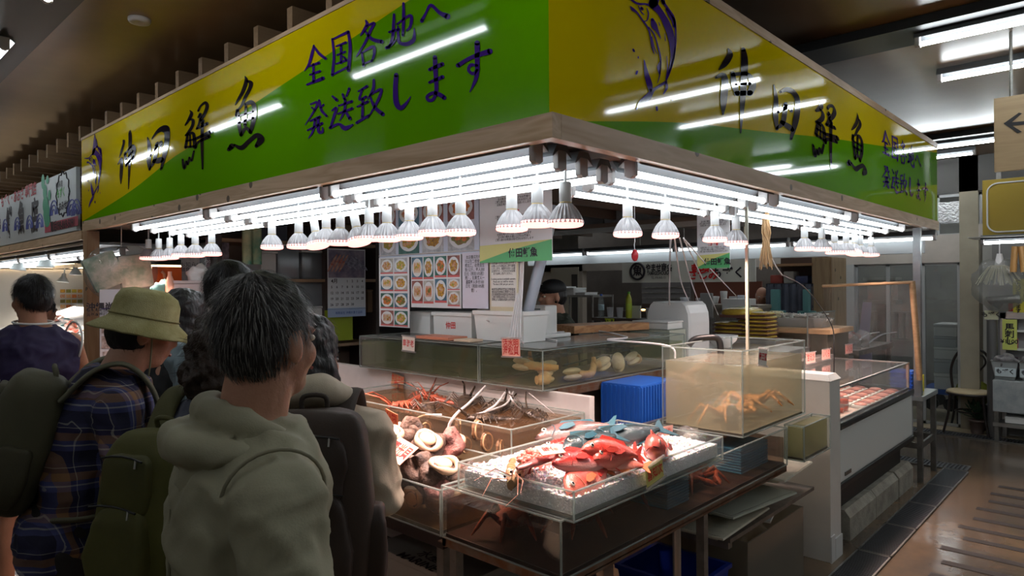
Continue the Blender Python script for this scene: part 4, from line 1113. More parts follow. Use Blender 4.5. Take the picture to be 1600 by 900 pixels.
# ---------------------------------------------------------------- hoses
hose = clear_mat('hose_clear', (.85, .8, .8), .65, (.85, .80, .80), .2)
hosew = mat('hose_white', (.75, .72, .72), .35)
def cable(label, pts, r, m_, name='air_hose', cat='hose', n=8):
    P_ = cm_spline([tuple(p) for p in pts], n)
    o = MB().tube(P_, r, 8).build(name, m_); tag(o, label, cat); return o
cable('pinkish air hose bending down in front of the lobster tank', [at(758, 604, X=2.66), at(735, 628, X=2.4), at(712, 648, X=2.2), at(701, 668, X=2.17), at(703, 688, X=2.16)], .007, hosew)
cable('air hose curving over the left part of the lobster tank', [at(690, 648, X=2.3), at(660, 650, X=2.25), at(640, 662, X=2.15), at(627, 678, X=2.05)], .006, hosew)
cable('thin air hose hanging under the corner of the clam tank', [at(796, 612, X=2.7), at(800, 625, X=2.6), at(815, 640, X=2.7), at(850, 650, X=2.8), at(885, 660, X=2.95)], .005, hosew)
cable('air hose running from the clam tank into the lobster tank', [at(790, 612, X=2.69), at(775, 632, X=2.5), at(755, 645, X=2.4)], .006, hosew)
cable('air hose under the clam tank behind the others', [at(802, 612, X=2.72), at(792, 630, X=2.6), at(770, 640, X=2.5), at(742, 648, X=2.4)], .005, hosew)
cable('thin wire below the clam tank corner', [at(826, 614, Y=2.33), at(870, 650, Y=2.25), at(888, 662, Y=2.2)], .003, hosew)
cable('air hose from the clam tank lid into the tall crab tank', [at(850, 520, Z=1.37), at(930, 517, Z=1.37), at(980, 527, Z=1.372), (3.14, 2.2, 1.385), at(1042, 540, X=3.13), at(1055, 560, X=3.13)], .005, hosew)
cable('air hose lying along the lid of the clam tank', [at(760, 500, X=2.85), at(800, 520, Z=1.365), at(840, 527, Z=1.365), at(870, 532, Z=1.365)], .0045, hosew)
for i in range(5):
    dx = (i - 2) * 3
    cable('white air hose of the bundle hanging right of the menus, %s' % ('nearest the posters', 'next to the posters', 'in the middle', 'next to the grey pipe', 'nearest the grey pipe')[i],
          [at(822 + dx, 300, X=2.95) if i < 3 else at(835 + dx, 318, X=2.95), at(815 + dx, 380, X=2.93), at(812 + dx * .7, 450, X=2.92), at(805 + dx * 1.3, 520, X=2.84), at(806 + dx * 2, 536, X=2.78)], .005, hosew)
for i, (a, b, c_, lb) in enumerate((((1054, 372), (1064, 440), (1078, 474), 'dropping to the white chest'), ((1062, 372), (1080, 440), (1095, 480), 'in the middle of the three'), ((1068, 372), (1095, 430), (1122, 492), 'reaching the yellow packets'), ((1070, 375), (1110, 420), (1150, 462), 'slanting furthest right'))):
    cable('thin white cord hanging behind the right bulbs, %s' % lb, [at(*a, Y=YS + .3), at(*b, Y=2.2), at(*c_, Y=2.75)], .004, hosew)
cable('clear hose hanging straight behind the right row of bulbs', [at(1048, 372, Y=2.0), at(1046, 430, Y=2.4), at(1046, 476, Y=2.5)], .006, hose)
cable('white lead with an inline switch hanging near the straw ornament', [at(1198, 385, Y=1.75), at(1210, 412, Y=1.75), at(1222, 430, Y=1.75)], .004, hosew, 'power_lead', 'cable')
cable('black cable curving down in front of the counter', [at(1222, 430, Y=1.75), at(1252, 445, Y=1.75), at(1275, 470, Y=1.75), at(1300, 510, Y=1.72), at(1303, 545, Y=1.7), at(1303, 600, Y=1.7)], .004, BLACK, 'power_cable', 'cable')
# thin white rod rising from the crab tank
o = MB().box((3.62, 1.60, .98), (3.635, 1.615, 2.12)).build('upright_rod', mat('ivory', (.40, .38, .30), .5)); tag(o, 'thin ivory upright standing in the tall crab tank', 'rod')
# diagonal grey pipe
P_ = [at(847, 400, X=3.05), at(815, 527, X=2.95)]
d_ = (P_[0] - P_[1]); P_.insert(0, P_[0] + d_ * .62)
o = MB().tube(P_, .034, 18).build('grey_pipe', mat('pvc_grey', (.34, .38, .44), .35)); tag(o, 'slanting grey plastic pipe beside the hanging notice', 'pipe')
# black elbow pipe of the crab tank
m = MB().tube(cm_spline([at(1076, 540, Y=1.9), at(1086, 530, Y=1.87), at(1110, 527, Y=1.80), at(1122, 530, Y=1.77), at(1126, 545, Y=1.76), at(1126, 575, Y=1.76)], 6), .018, 14)
o = m.build('drain_pipe', BLACK); tag(o, 'black elbow pipe hooking over the rim of the tall crab tank', 'pipe')
m = MB().tube([(3.20, 1.50, .98), (3.20, 1.50, 1.06), (3.20, 1.50, 1.09)], [.028, .028, .018], 14)
o = m.build('air_stone', mat('dark_plastic', (.08, .08, .08), .5)); tag(o, 'dark air diffuser at the bottom left of the tall crab tank', 'diffuser')

# ================================================================ the floor of the aisle
gm = mat('grating_dark', (.09, .09, .10), .4, .6)
def grate(label, x0, x1, y0, y1, along='x', step=.6):
    t = thing('drain_grating', label, 'drain grating', ((x0 + x1) / 2, (y0 + y1) / 2, 0))
    MB().box((x0, y0, .0005), (x1, y1, .003)).build('channel', mat('drain_black', (.012, .013, .015), .5), t)
    m = MB()
    if along == 'x':
        n_ = int((x1 - x0) / .022)
        for i in range(n_): xx = x0 + (x1 - x0) * (i + .5) / n_; m.box((xx - .006, y0 + .01, .003), (xx + .006, y1 - .01, .010))
    else:
        n_ = int((y1 - y0) / .03)
        for i in range(n_): yy = y0 + (y1 - y0) * (i + .5) / n_; m.box((x0 + .01, yy - .008, .003), (x1 - .01, yy + .008, .010))
    m.build('bars', gm, t)
    MB().box((x0, y0, .003), (x1, y0 + .01, .012)).box((x0, y1 - .01, .003), (x1, y1, .012)).box((x0, y0, .003), (x0 + .01, y1, .012)).box((x1 - .01, y0, .003), (x1, y1, .012)).build('frame', DSTEEL, t)
x = 3.35; k = 0
while x < 7.0:
    grate('drain cover in the strip along the stall front, %s' % ('at the bottom edge of the picture', 'first before the white partition', 'second before the kerb blocks', 'in front of the first kerb block', 'in front of the second kerb block', 'beside the steel table', 'furthest along the strip')[min(k, 6)], x, x + .62, 1.14, 1.335)
    x += .63; k += 1
grate('open drain grating crossing the floor behind the steel table', 7.14, 7.36, 1.16, 1.75, 'y')
grate('long drain grating crossing the aisle in front of the chair', 8.70, 8.92, -.6, 2.6, 'y')
strip = mat('anti_slip', (.035, .032, .03), .75, bump=.3, bscale=200)
tips = [(1560, 760), (1548, 771), (1545, 783), (1526, 794), (1521, 810), (1498, 822), (1505, 841), (1470, 855), (1472, 878), (1452, 897)]
for i, (x, y) in enumerate(tips):
    p = at(x, y, Z=0)
    o = MB().box((p.x - .034, p.y - 1.1 - .1 * (i % 3), .0), (p.x + .034, p.y, .003)).build('anti_slip_strip', strip)
    tag(o, 'dark anti-slip strip on the aisle floor, %s' % ('furthest away', 'second furthest', 'third furthest', 'fourth furthest', 'just beyond the middle of the row', 'in the middle of the row', 'fourth nearest', 'third nearest', 'second nearest, widest', 'nearest, cut by the picture edge')[i], 'floor strip', 'anti-slip strips across the aisle')
# raised cream floor beyond
struct(MB().box((8.95, -5.9, 0), (10.4, 8, .012)), 'trim_4', mat('far_floor', (.42, .34, .22), .35, mott=.2, mscale=2))

# ---------------------------------------------------------------- display freezer
t = thing('display_freezer', 'white display freezer with black rims and a glass top right of the white partition', 'freezer', (5.4, 1.75, .2))
fy0, fy1, fx0, fx1 = 1.41, 2.12, 4.50, 6.36
MB().box((fx0, fy0, .425), (fx1, fy1, .765), bev=.012).build('body', mat('freezer_white', (.74, .78, .76), .3), t)
MB().box((fx0 - .004, fy0 - .014, .385), (fx1 + .01, fy1, .425), bev=.012).build('lower_rim', BLACK, t)
m = MB(); m.box((fx0 - .004, fy0 - .016, .765), (fx1 + .012, fy0 + .05, .812), bev=.014).box((fx0 - .004, fy1 - .05, .765), (fx1 + .012, fy1, .812), bev=.01).box((fx1 - .05, fy0, .765), (fx1 + .012, fy1, .812), bev=.01).box((fx0 - .004, fy0, .765), (fx0 + .05, fy1, .812), bev=.01)
m.build('upper_rim', mat('rim_dark', (.03, .028, .028), .25), t)
MB().box((fx0 + .05, fy0 + .08, .19), (fx1 - .05, fy1 - .05, .385)).build('compressor_base', BLACK, t)
MB().box((fx0 + .05, fy0 + .05, .766), (fx1 - .05, fy1 - .05, .776)).build('well', mat('well_pink', (.52, .40, .36), .4), t)
gl = clear_mat('case_glass', (.93, .96, .95), .05, (.7, .75, .75), .01)
m = MB(); m.box((fx0, fy0 + .02, .812), (fx1 - .02, fy0 + .026, 1.02)).box((fx1 - .03, fy0 + .02, .812), (fx1 - .024, fy1, 1.02)).box((fx0, fy0 + .02, 1.02), (fx1 - .02, fy1 - .1, 1.026)); m.build('glass', gl, t)
m = MB(); m.box((fx1 - .035, fy0 + .015, .81), (fx1 - .018, fy0 + .035, 1.03)).box((fx0, fy0 + .014, 1.018), (fx1 - .018, fy0 + .03, 1.03)).box((fx1 - .035, fy0 + .015, 1.018), (fx1 - .018, fy1, 1.03)).box((fx0, fy0 + .018, .81), (fx1 - .02, fy0 + .032, .822)).build('trim', STEEL, t)
MB().box((fx0 + .12, fy0 - .006, .455), (fx0 + .24, fy0 + .001, .48)).build('badge', DSTEEL, t)
MB().box((fx0, fy1 - .10, .8), (fx1, fy1, 1.06), bev=.004).build('back_ledge', mat('ledge_grey', (.20, .18, .17), .4), t)
# stock in the freezer
jar = clear_mat('jar_plastic', (.95, .9, .88), .1)
roem = mat('salmon_roe', (.80, .13, .04), .2, c2=(.65, .06, .02), mscale=60, bump=.6, bscale=160)
pk = proto('roe_tub', '', 'tub', 'tubs of roe in the display freezer')
MB().lathe([(.030, 0), (.036, .04), (.036, .042)], n=20).build('tub', jar, pk)
MB().lathe([(0, .003), (.029, .003), (.034, .034), (0, .037)], n=20).build('roe', roem, pk)
MB().lathe([(.038, .040), (.038, .046), (.01, .048), (0, .048)], n=20).build('lid', jar, pk)
q = 0
for i in range(6):
    for j in range(3):
        for h in range(2 if (i + j) % 2 else 1):
            place(pk, (4.66 + i * .10, 1.58 + j * .12, .778 + h * .049), (0, 0, i), 'tub of salmon roe in the freezer, %s column, %s row, %s' % (ORD[i], ORD[j], ('bottom', 'stacked on top')[h]), first=q == 0); q += 1
packm = [mat('pack_a', (.62, .20, .15), .3, c2=(.5, .35, .3), mscale=20), mat('pack_b', (.36, .10, .08), .3, c2=(.20, .07, .06), mscale=30)]
q = 0
for i in range(10):
    for j in range(4):
        x0, y0 = 5.35 + .095 * i, 1.52 + .125 * j
        t = thing('seafood_pack', 'wrapped seafood pack in the freezer, %s column, %s row' % (ORD[i], ORD[j]), 'pack', (x0, y0, .778), 0, 'wrapped seafood packs in the display freezer')
        MB().box((x0 - .042, y0 - .055, .778), (x0 + .042, y0 + .055, .80), bev=.006).build('foam_tray', foam, t)
        MB().ell((x0, y0, .803), (.036, .048, .014), 12, 8).build('seafood', packm[(i * 3 + j) % 2], t)
for x, tx, lb in ((1327, 'いくら', 'nearest the steel trim of the freezer glass'), (1291, 'いくら', 'middle one of the three above the freezer'), (1267, '甘えび', 'partly hidden behind the tall crab tank')):
    p = at(x, 571, Y=1.95)
    card('pink card with red writing, %s' % lb, (p.x, 1.95, 1.095), (1, 0, -.02), (0, 0, 1), .20, .085, tx, .062, mat('card_salmon', (.85, .42, .36), .5), RED_INK, True, sx=.9)
# upright sneeze screen with pale wood frame
t = thing('sneeze_screen', 'upright clear screen with a pale wooden frame over the far end of the freezer', 'screen', (6.3, 1.8, 1.0))
a, b = at(1424, 441, X=6.33), at(1285, 447, X=6.33)
c_ = at(1437, 590, X=6.50)
oak = wood_mat('pale_oak', (.55, .36, .20), (.45, .28, .15), 1, 3, .5, False)
MB().tube([a, b], .016, 4, flat=.8).build('top_rail', oak, t)
MB().tube([a + Vector((0, -.005, .01)), c_ + Vector((0, 0, -.02))], .024, 4, flat=.6).build('stile', oak, t)
m = MB(); m.add([a, b, Vector((6.5, b.y, 1.06)), Vector((6.5, a.y, 1.06))], [(0, 1, 2, 3)]); m.build('pane', clear_mat('screen_film', (.95, .95, .95), .05), t)
# second big clear screen between tank and freezer
t = thing('clear_screen', 'hazy clear plastic screen standing behind the white partition', 'screen', (5.2, 2.15, 1.06))
p0, p1 = at(1262, 490, Y=2.18), at(1425, 487, Y=2.18)
MB().box((p0.x, 2.18, 1.06), (min(p1.x, 6.9), 2.186, p0.z)).build('pane', clear_mat('screen_haze', (.9, .9, .9), .13, (.6, .55, .52)), t)
MB().tube([(p0.x, 2.183, 1.06), (p0.x, 2.183, p0.z), (min(p1.x, 6.9), 2.183, p0.z)], .006, 6).build('edge', EDGE, t)
# crinkled bags on the freezer ledge, two curved handles
for i, (x, y) in enumerate(((1330, 540), (1362, 545))):
    p = at(x, y, Y=2.05)
    b = MB().ell((0, 0, 0), (.10, .07, .075), 20, 14)
    b.v = [v + v.normalized() * (.05 * nz(v, 16, i + 2) + .02 * abs(nz(v, 50, i))) + Vector((max(7.0, p.x - .3 * i), 2.06, 1.12)) for v in b.v]
    o = b.build('plastic_bag', clear_mat('bag_film', (.88, .86, .85), .25, (.62, .58, .56), .08)); tag(o, 'crumpled clear bag on the freezer ledge, ' + ('left of the pair' if i == 0 else 'right of the pair'), 'bag')
for i, (x, x2) in enumerate(((1336, 1373), (1355, 1400))):
    o = MB().tube(cm_spline([at(x, 537, Y=2.1), at((x + x2) / 2, 523, Y=2.1), at(x2, 519, Y=2.1)], 8), .012, 8, flat=.5).build('scoop_handle', mat('handle_grey', (.30, .33, .38), .3)); tag(o, 'curved grey scoop handle above the crumpled bags, ' + ('left one' if i == 0 else 'right one'), 'scoop')
t = thing('rear_table', 'dark table of meat trays behind the far end of the freezer', 'table', (7.4, 2.2, 0))
MB().box((6.9, 1.97, 1.0), (8.1, 2.5, 1.05), bev=.005).build('tabletop', DSTEEL, t)
for xx, yy in ((6.93, 2.0), (8.05, 2.0), (6.93, 2.46), (8.05, 2.46)): MB().box((xx - .02, yy - .02, 0), (xx + .02, yy + .02, 1.0)).build('leg', DSTEEL, t)
for i in range(4):
    x0 = 7.12 + .24 * i
    t = thing('meat_tray', 'tray of dark red cuts on the rear table, %s from the left' % ORD[i], 'tray', (x0, 2.3, 1.052), 0, 'meat trays on the rear table')
    MB().box((x0 - .10, 2.18, 1.052), (x0 + .10, 2.44, 1.085), bev=.01).build('tray', BLACK, t)
    b = MB().ell((0, 0, 0), (.085, .11, .05), 20, 12); b.v = [v + v.normalized() * .03 * nz(v, 30, i) + Vector((x0, 2.31, 1.10)) for v in b.v]; b.build('meat', packm[i % 2], t)
# kerb blocks under the freezer
kb = mat('kerb_concrete', (.44, .41, .34), .75, mott=.35, mscale=9, bump=.5, bscale=60)
for i, (x0, x1, lb) in enumerate(((4.74, 5.33, 'nearest the white partition'), (5.34, 5.93, 'in the middle'), (5.96, 6.40, 'beside the steel table'))):
    m = MB(); pr = [(1.415, 0), (1.415, .15), (1.45, .195), (1.64, .195), (1.64, 0)]
    m.loft([[Vector((xx, y, z)) for y, z in pr] for xx in (x0, x1)], smooth=False)
    o = m.build('kerb_block', kb); tag(o, 'concrete kerb block under the freezer, ' + lb, 'concrete block', 'kerb blocks under the freezer')
m = MB(); m.loft([[Vector((xx, y, z)) for y, z in ((1.66, 0), (1.66, .195), (2.1, .195), (2.1, 0))] for xx in (4.6, 6.35)], smooth=False)
o = m.build('kerb_block', kb); tag(o, 'long concrete block at the back under the freezer', 'concrete block')
# steel table
t = thing('steel_table', 'narrow steel table at the far end of the freezer', 'table', (6.77, 1.6, 0))
MB().box((6.50, 1.36, .69), (7.06, 1.95, .73), bev=.004).build('tabletop', STEEL, t)
for xx, yy in ((6.53, 1.39), (7.02, 1.39), (6.53, 1.90), (7.02, 1.90)):
    MB().box((xx - .02, yy - .02, 0), (xx + .02, yy + .02, .69)).build('leg', DSTEEL, t)
MB().box((6.53, 1.38, .28), (7.02, 1.40, .33)).box((6.53, 1.89, .28), (7.02, 1.91, .33)).box((6.52, 1.39, .28), (6.54, 1.9, .33)).box((7.01, 1.39, .28), (7.03, 1.9, .33)).build('stretcher', DSTEEL, t)
o = MB().box((6.66, 1.50, .34), (6.80, 1.54, .68), bev=.01).build('hanging_rag', mat('rag', (.4, .4, .42), .8)); tag(o, 'pale rag hanging under the steel table', 'rag')
p0, p1 = at(1412, 600, Y=1.45), at(1440, 600, Y=1.45)
crate('bright blue slotted basket on the steel table', 6.51, 6.72, 1.44, 1.62, .735, .93, mat('basket_blue', (.015, .10, .55), .35), 6)
o = MB().box((6.80, 1.42, .732), (6.84, 1.52, .88), bev=.008).build('yellow_sponge', mat('yellow', (.75, .66, .05), .6)); tag(o, 'yellow packet standing right of the blue basket', 'packet')

# ---------------------------------------------------------------- the hall's far side (x = 9.1)
WX = 9.15
cream_w = mat('cream_wall', (.50, .44, .37), .7, mott=.12, mscale=2)
lint = mat('pale_lintel', (.50, .45, .40), .6, mott=.15, mscale=2.5)
p = lambda x, y, X=WX: at(x, y, X=X)
yc0, yc1 = p(1530, 500).y, p(1500, 500).y       # beige column
struct(MB().box((WX, yc0, 0), (WX + .25, yc1, CEIL)), 'wall_column', mat('column_beige', (.36, .32, .24), .7, mott=.15, mscale=3))
yw0, yw1 = yc1, p(1335, 500).y
zl0, zl1 = p(1400, 412).z, p(1400, 370).z
struct(MB().box((WX, yw0, zl0), (WX + .12, 8.0, zl1)), 'wall_lintel', lint)
zu = p(1500, 300).z
struct(MB().box((WX, -3, zu), (WX + .12, 8.0, CEIL)), 'wall_upper', mat('upper_dark', (.10, .095, .09), .6))
struct(MB().box((WX, yw1, 0), (WX + .12, yw1 + .55, zl0)), 'wall_pier', mat('pier_grey', (.42, .42, .41), .6))
struct(MB().box((WX, -3, zl1 - .05), (WX + .1, yc0, zl1 + .1)), 'wall_band', lint)
# upper window band with silvery foil patch
wf = mat('frame_grey', (.40, .41, .41), .4, .3)
def window(n_, y0, y1, z0, z1, bars=1, x=WX + .03, gm_=None):
    t = thing('window_%d' % n_, '', 'window', (x, (y0 + y1) / 2, z0)); t['kind'] = 'structure'
    m = MB(); e = .03
    m.box((x, y0, z0), (x + .04, y1, z0 + e)).box((x, y0, z1 - e), (x + .04, y1, z1)).box((x, y0, z0), (x + .04, y0 + e, z1)).box((x, y1 - e, z0), (x + .04, y1, z1))
    for i in range(bars): yy = y0 + (y1 - y0) * (i + 1) / (bars + 1); m.box((x, yy - .02, z0), (x + .04, yy + .02, z1))
    o = m.build('window_frame', wf, t)
    MB().box((x + .018, y0 + e, z0 + e), (x + .022, y1 - e, z1 - e)).build('pane', gm_ or clear_mat('window_glass', (.80, .82, .82), .04, (.4, .42, .42)), t)
    del t['label']; del t['category']
    return t
window(1, p(1533, 330).y, p(1462, 330).y, p(1500, 368).z, p(1500, 302).z, 0)
window(2, yw0, yw1, .02, zl0, 2)
o = MB().box((WX + .01, p(1505, 330).y, p(1500, 346).z), (WX + .02, p(1466, 330).y, p(1500, 314).z)).build('foil_patch', mat('foil', (.5, .5, .5), .25, .9, bump=1.0, bscale=45)); tag(o, 'crumpled silver foil patch on the high window right of the sign', 'foil')
# rooms behind the glass
struct(MB().box((13.4, -3, 0), (13.5, 12, CEIL)), 'wall_back_room', mat('back_room', (.34, .32, .29), .8, mott=.3, mscale=1.5))
for i, (y, z, lb) in enumerate(((1.9, 2.25, 'seen through the far window, left'), (2.6, 2.35, 'seen through the far window, middle'), (3.8, 2.3, 'seen through the far window, right'), (1.2, 2.9, 'seen through the high window'))):
    place(at_, (11.5 + .4 * i, y, z), (0, 0, PI / 2), 'fluorescent light in the room behind, ' + lb)
    o = MB().box((11.48 + .4 * i, y - .01, z + .03), (11.52 + .4 * i, y + .01, CEIL)).build('light_hanger', DSTEEL); tag(o, 'thin rod holding the light %s' % lb, 'rod')
bxm = [foam, mat('foam_grey', (.52, .54, .55), .6), mat('foam_warm', (.66, .62, .55), .6)]
def foambox(label, x0, x1, y0, y1, z0, z1, m_=None, grp='foam boxes', M=None):
    t = thing('foam_box', label, 'box', ((x0 + x1) / 2, (y0 + y1) / 2, z0), 0, grp)
    h = z1 - z0
    MB().box((x0, y0, z0), (x1, y1, z0 + h * .78), bev=.008).build('box', m_ or foam, t)
    MB().box((x0 - .004, y0 - .004, z0 + h * .79), (x1 + .004, y1 + .004, z1), bev=.008).build('lid', m_ or foam, t)
    return t
X_ = 9.75
ya, yb = at(1496, 560, X=X_).y, at(1442, 560, X=X_).y
t = thing('trolley', 'blue flat trolley under the stack of foam boxes behind the window', 'trolley', (X_, (ya + yb) / 2, .28))
MB().box((X_ - .05, ya - .02, .30), (X_ + .55, yb + .02, .36), bev=.01).build('deck', blue, t)
for yy in (ya + .08, yb - .08):
    for xx in (X_ + .05, X_ + .45):
        MB().lathe([(0, -.02), (.08, -.02), (.08, .02), (0, .02)], n=20, xf=Matrix.Translation((xx, yy, .17)) @ Matrix.Rotation(PI / 2, 4, 'Y')).build('wheel', BLACK, t)
        MB().box((xx - .02, yy - .03, .17), (xx + .02, yy + .03, .30)).build('fork', DSTEEL, t)
z = .362
for i in range(5):
    h = (.20, .17, .15, .13, .15)[i]
    foambox('grey-white foam box on the blue trolley, %s' % ('bottom of the stack', 'second from the bottom', 'in the middle of the stack', 'second from the top', 'topmost')[i], X_, X_ + .5, ya + .01 * (i % 2), yb - .12, z, z + h, bxm[1 if i % 2 else 0], 'foam boxes on the blue trolley'); z += h + .002
foambox('small foam box at the right side of the trolley stack', X_ + .02, X_ + .4, ya - .25, ya - .03, .0, .30, foam, 'foam boxes on the blue trolley')
o = MB().box((9.9, 2.3, .9), (10.1, 2.75, 1.5), bev=.01).build('white_cabinet', WHITE)
o.location.z = -.9; tag(o, 'white box on the floor of the room behind the window', 'cabinet')
# stacked lantern-like box on a stool behind the window
for i, (x, lb) in enumerate(((1378, 'white slotted box on a stand seen through the left window pane'),)):
    q = at(x, 455, X=10.2)
    t = thing('box_stand', lb, 'stand', (q.x, q.y, 0))
    MB().box((10.1, q.y - .16, 1.45), (10.35, q.y + .16, 1.72), bev=.01).build('box', mat('ivory_box', (.5, .48, .44), .5), t)
    MB().box((10.06, q.y - .20, 1.72), (10.39, q.y + .20, 1.76)).box((10.06, q.y - .20, 1.40), (10.39, q.y + .20, 1.45)).build('rim', mat('ivory_box', (.5, .48, .44)), t)
    MB().box((10.15, q.y - .05, 0), (10.3, q.y + .05, 1.40)).build('post', DSTEEL, t)
rk = thing('plate_rack', 'white slatted rack in the room behind the window', 'rack', (10.6, 2.9, 0))
m = MB()
for i in range(12): m.box((10.6, 2.25 + i * .09, .9), (10.64, 2.29 + i * .09, 1.25))
m.box((10.58, 2.2, 1.25), (10.7, 3.35, 1.28)).box((10.58, 2.2, .88), (10.7, 3.35, .91)); m.build('slats', mat('rack_pale', (.45, .43, .40), .5), rk)
MB().box((10.58, 2.2, 0), (10.62, 2.24, .88)).build('leg', DSTEEL, rk); MB().box((10.58, 3.31, 0), (10.62, 3.35, .88)).build('leg', DSTEEL, rk)
# purple sheet / slab leaning
q0, q1 = at(1345, 500, X=8.6), at(1362, 500, X=8.6)
o = MB().add([at(1340, 540, X=8.5), at(1358, 540, X=8.5), at(1362, 472, X=8.5), at(1348, 472, X=8.5)] , [(0, 1, 2, 3)]).add([at(1340, 540, X=8.52), at(1358, 540, X=8.52), at(1362, 472, X=8.52), at(1348, 472, X=8.52)], [(3, 2, 1, 0)])
o = o.box((8.5, q1.y - .02, 0), (8.53, q0.y + .05, at(1350, 540, X=8.5).z)).build('leaning_board', mat('lilac', (.34, .32, .42), .5)); tag(o, 'lilac-grey board leaning in front of the far window', 'board')

# far left part of the back side: cream wall, doorway, shelves
ywl = p(960, 450).y
struct(MB().box((WX, p(910, 450).y, 0), (WX + .12, 9.5, zl1)), 'wall_cream', cream_w)
struct(MB().box((WX + 1.2, yw1 + .55, 0), (WX + 1.3, p(910, 450).y + 1, CEIL)), 'wall_kitchen', mat('kitchen_wall', (.20, .17, .15), .7, mott=.25, mscale=2))
t = thing('door_1', '', 'door', (WX, 6.3, 0)); del t['label']; del t['category']; t['kind'] = 'structure'
yd0, yd1 = p(905, 450).y, p(862, 450).y
MB().box((WX - .02, yd0, 0), (WX, yd1, p(880, 418).z)).build('door_panel', mat('door_beige', (.40, .37, .30), .5), t)
MB().box((WX - .03, yd0 + .02, 0), (WX - .02, yd0 + .14, p(880, 420).z - .1)).build('door_gap', mat('door_dark', (.06, .055, .05), .6), t)
# grey bulkhead under the back tubes
o = MB().box((6.95, 1.45, at(1200, 403, X=6.95).z), (7.05, 6.2, 2.075)).build('bulkhead', mat('bulkhead_grey', (.44, .46, .47), .5))
o['kind'] = 'structure'; o.name = 'trim_5'
# neighbour's white sign board
def band(X, x0, x1, ytop, ybot, m_, name, label, cat, th=.03):
    a, b = at(x0, (ytop + ybot) / 2, X=X), at(x1, (ytop + ybot) / 2, X=X)
    xm = (x0 + x1) / 2; z1, z0 = at(xm, ytop, X=X).z, at(xm, ybot, X=X).z
    t = thing(name, label, cat, (X, (a.y + b.y) / 2, z0))
    MB().box((X, b.y, z0), (X + th, a.y, z1)).build('board', m_, t)
    return t, (a.y, b.y, z0, z1)
t, (ya, yb, z0, z1) = band(8.3, 972, 1180, 407, 441, mat('sign_pale', (.64, .64, .58), .5), 'fish_shop_sign', 'pale hanging sign with a circled fish character at the back of the hall', 'sign')
q = at(996, 424, X=8.29); ring_ = MB().tube([(8.29, q.y + .115 * math.cos(a * PI / 16), q.z + .115 * math.sin(a * PI / 16)) for a in range(32)], .016, 6, closed=True); ring_.build('circle', BLK_INK, t)
FX = lambda x, y: frame(at(x, y, X=8.288), (0, -1, 0), (0, 0, 1))
text('魚', .16, FX(996, 424), BLK_INK, parent=t, bold=.03)
text('やませ商会', .125, FX(1029, 419), BLK_INK, parent=t, bold=.03, sx=.68); text('YAMASESHOUKAI', .075, FX(1029, 427), BLK_INK, parent=t, bold=.03, sx=.62); text('TEL.098-868-101', .05, FX(1029, 434), BLK_INK, parent=t, sx=.7)
text('刺身', .14, FX(1095, 421), RED_INK, parent=t, bold=.03); text('さしみ', .15, FX(1098, 430), RED_INK, parent=t, bold=.03); text('もずく', .15, FX(1137, 427), BLK_INK, parent=t, bold=.03)
z = at(1165, 430, X=8.6)
o = MB().box((8.5, at(1165, 430, X=8.5).y, at(1140, 400, X=8.5).z), (8.51, at(1163, 430, X=8.5).y, CEIL)).box((8.5, at(1168, 430, X=8.5).y, at(1140, 432, X=8.5).z), (8.55, at(1140, 430, X=8.5).y, at(1140, 400, X=8.5).z)).build('side_board', mat('ochre_board', (.42, .34, .22), .5)); tag(o, 'plain ochre board right of the pale fish sign', 'board')
for i, (y, z) in enumerate(((ya - .3, z1), (yb + .3, z1), ((ya + yb) / 2, z1))):
    o = MB().tube([(8.315, y, z), (8.315, y, CEIL)], .006, 6).build('sign_wire', DSTEEL); tag(o, 'wire holding the pale fish sign, %s' % ('left', 'right', 'middle')[i], 'wire')
t, _ = band(8.9, 1085, 1190, 440, 475, mat('maroon_panel', (.12, .035, .02), .5), 'maroon_panel', 'dark maroon panel below the pale fish sign', 'panel')
o = MB().box((8.9, at(1190, 440, X=8.9).y, 0), (8.93, at(1085, 440, X=8.9).y, at(1130, 474, X=8.9).z)).build('far_counter', mat('counter_grey', (.30, .30, .30), .5)); tag(o, 'grey counter front below the maroon panel', 'counter')
# dark shelving with teal things, wooden cupboard
kx = 7.9
t = thing('storage_rack', 'dark rack with a blue-grey cloth beside the wooden cupboard', 'rack', (kx + .2, at(1235, 480, X=kx).y, 0))
ya, yb = at(1272, 480, X=kx).y, at(1197, 480, X=kx).y
MB().box((kx, ya, at(1230, 445, X=kx).z - .02), (kx + .5, yb, at(1230, 443, X=kx).z)).build('shelf', mat('shelf_dark', (.03, .03, .045), .5), t)
MB().sheet(lambda u, v: (kx - .01 + .012 * math.sin(u * 40), ya + (yb - ya) * u, .3 + (at(1230, 444, X=kx).z - .3) * v), 60, 4).build('cloth', mat('cloth_navy', (.10, .11, .15), .8, mott=.3, mscale=4), t)
MB().box((kx + .45, ya, 0), (kx + .5, yb, 2.0)).build('back_panel', mat('brown_dark', (.07, .04, .03), .6), t)
MB().box((kx, ya, at(1230, 416, X=kx).z), (kx + .5, yb, at(1230, 416, X=kx).z + .03)).build('shelf', mat('wood_mid', (.32, .19, .10), .6), t)
for i, (x0, x1, y0, y1, c, lb) in enumerate(((1203, 1222, 430, 443, (.45, .10, .08), 'red and white packet on the dark rack'), (1224, 1240, 425, 443, (.55, .52, .48), 'white machine on the dark rack'), (1242, 1262, 432, 443, (.10, .12, .25), 'dark blue box on the dark rack'))):
    y_a, y_b = at(x1, 440, X=kx + .1).y, at(x0, 440, X=kx + .1).y
    zz = at(1230, 443, X=kx).z + .002
    o = MB().box((kx + .1, y_a, zz), (kx + .3, y_b, zz + (y1 - y0) * .0078), bev=.02).build(('packet', 'machine', 'storage_box')[i], mat('kp%d' % i, c, .4)); tag(o, lb, 'box')
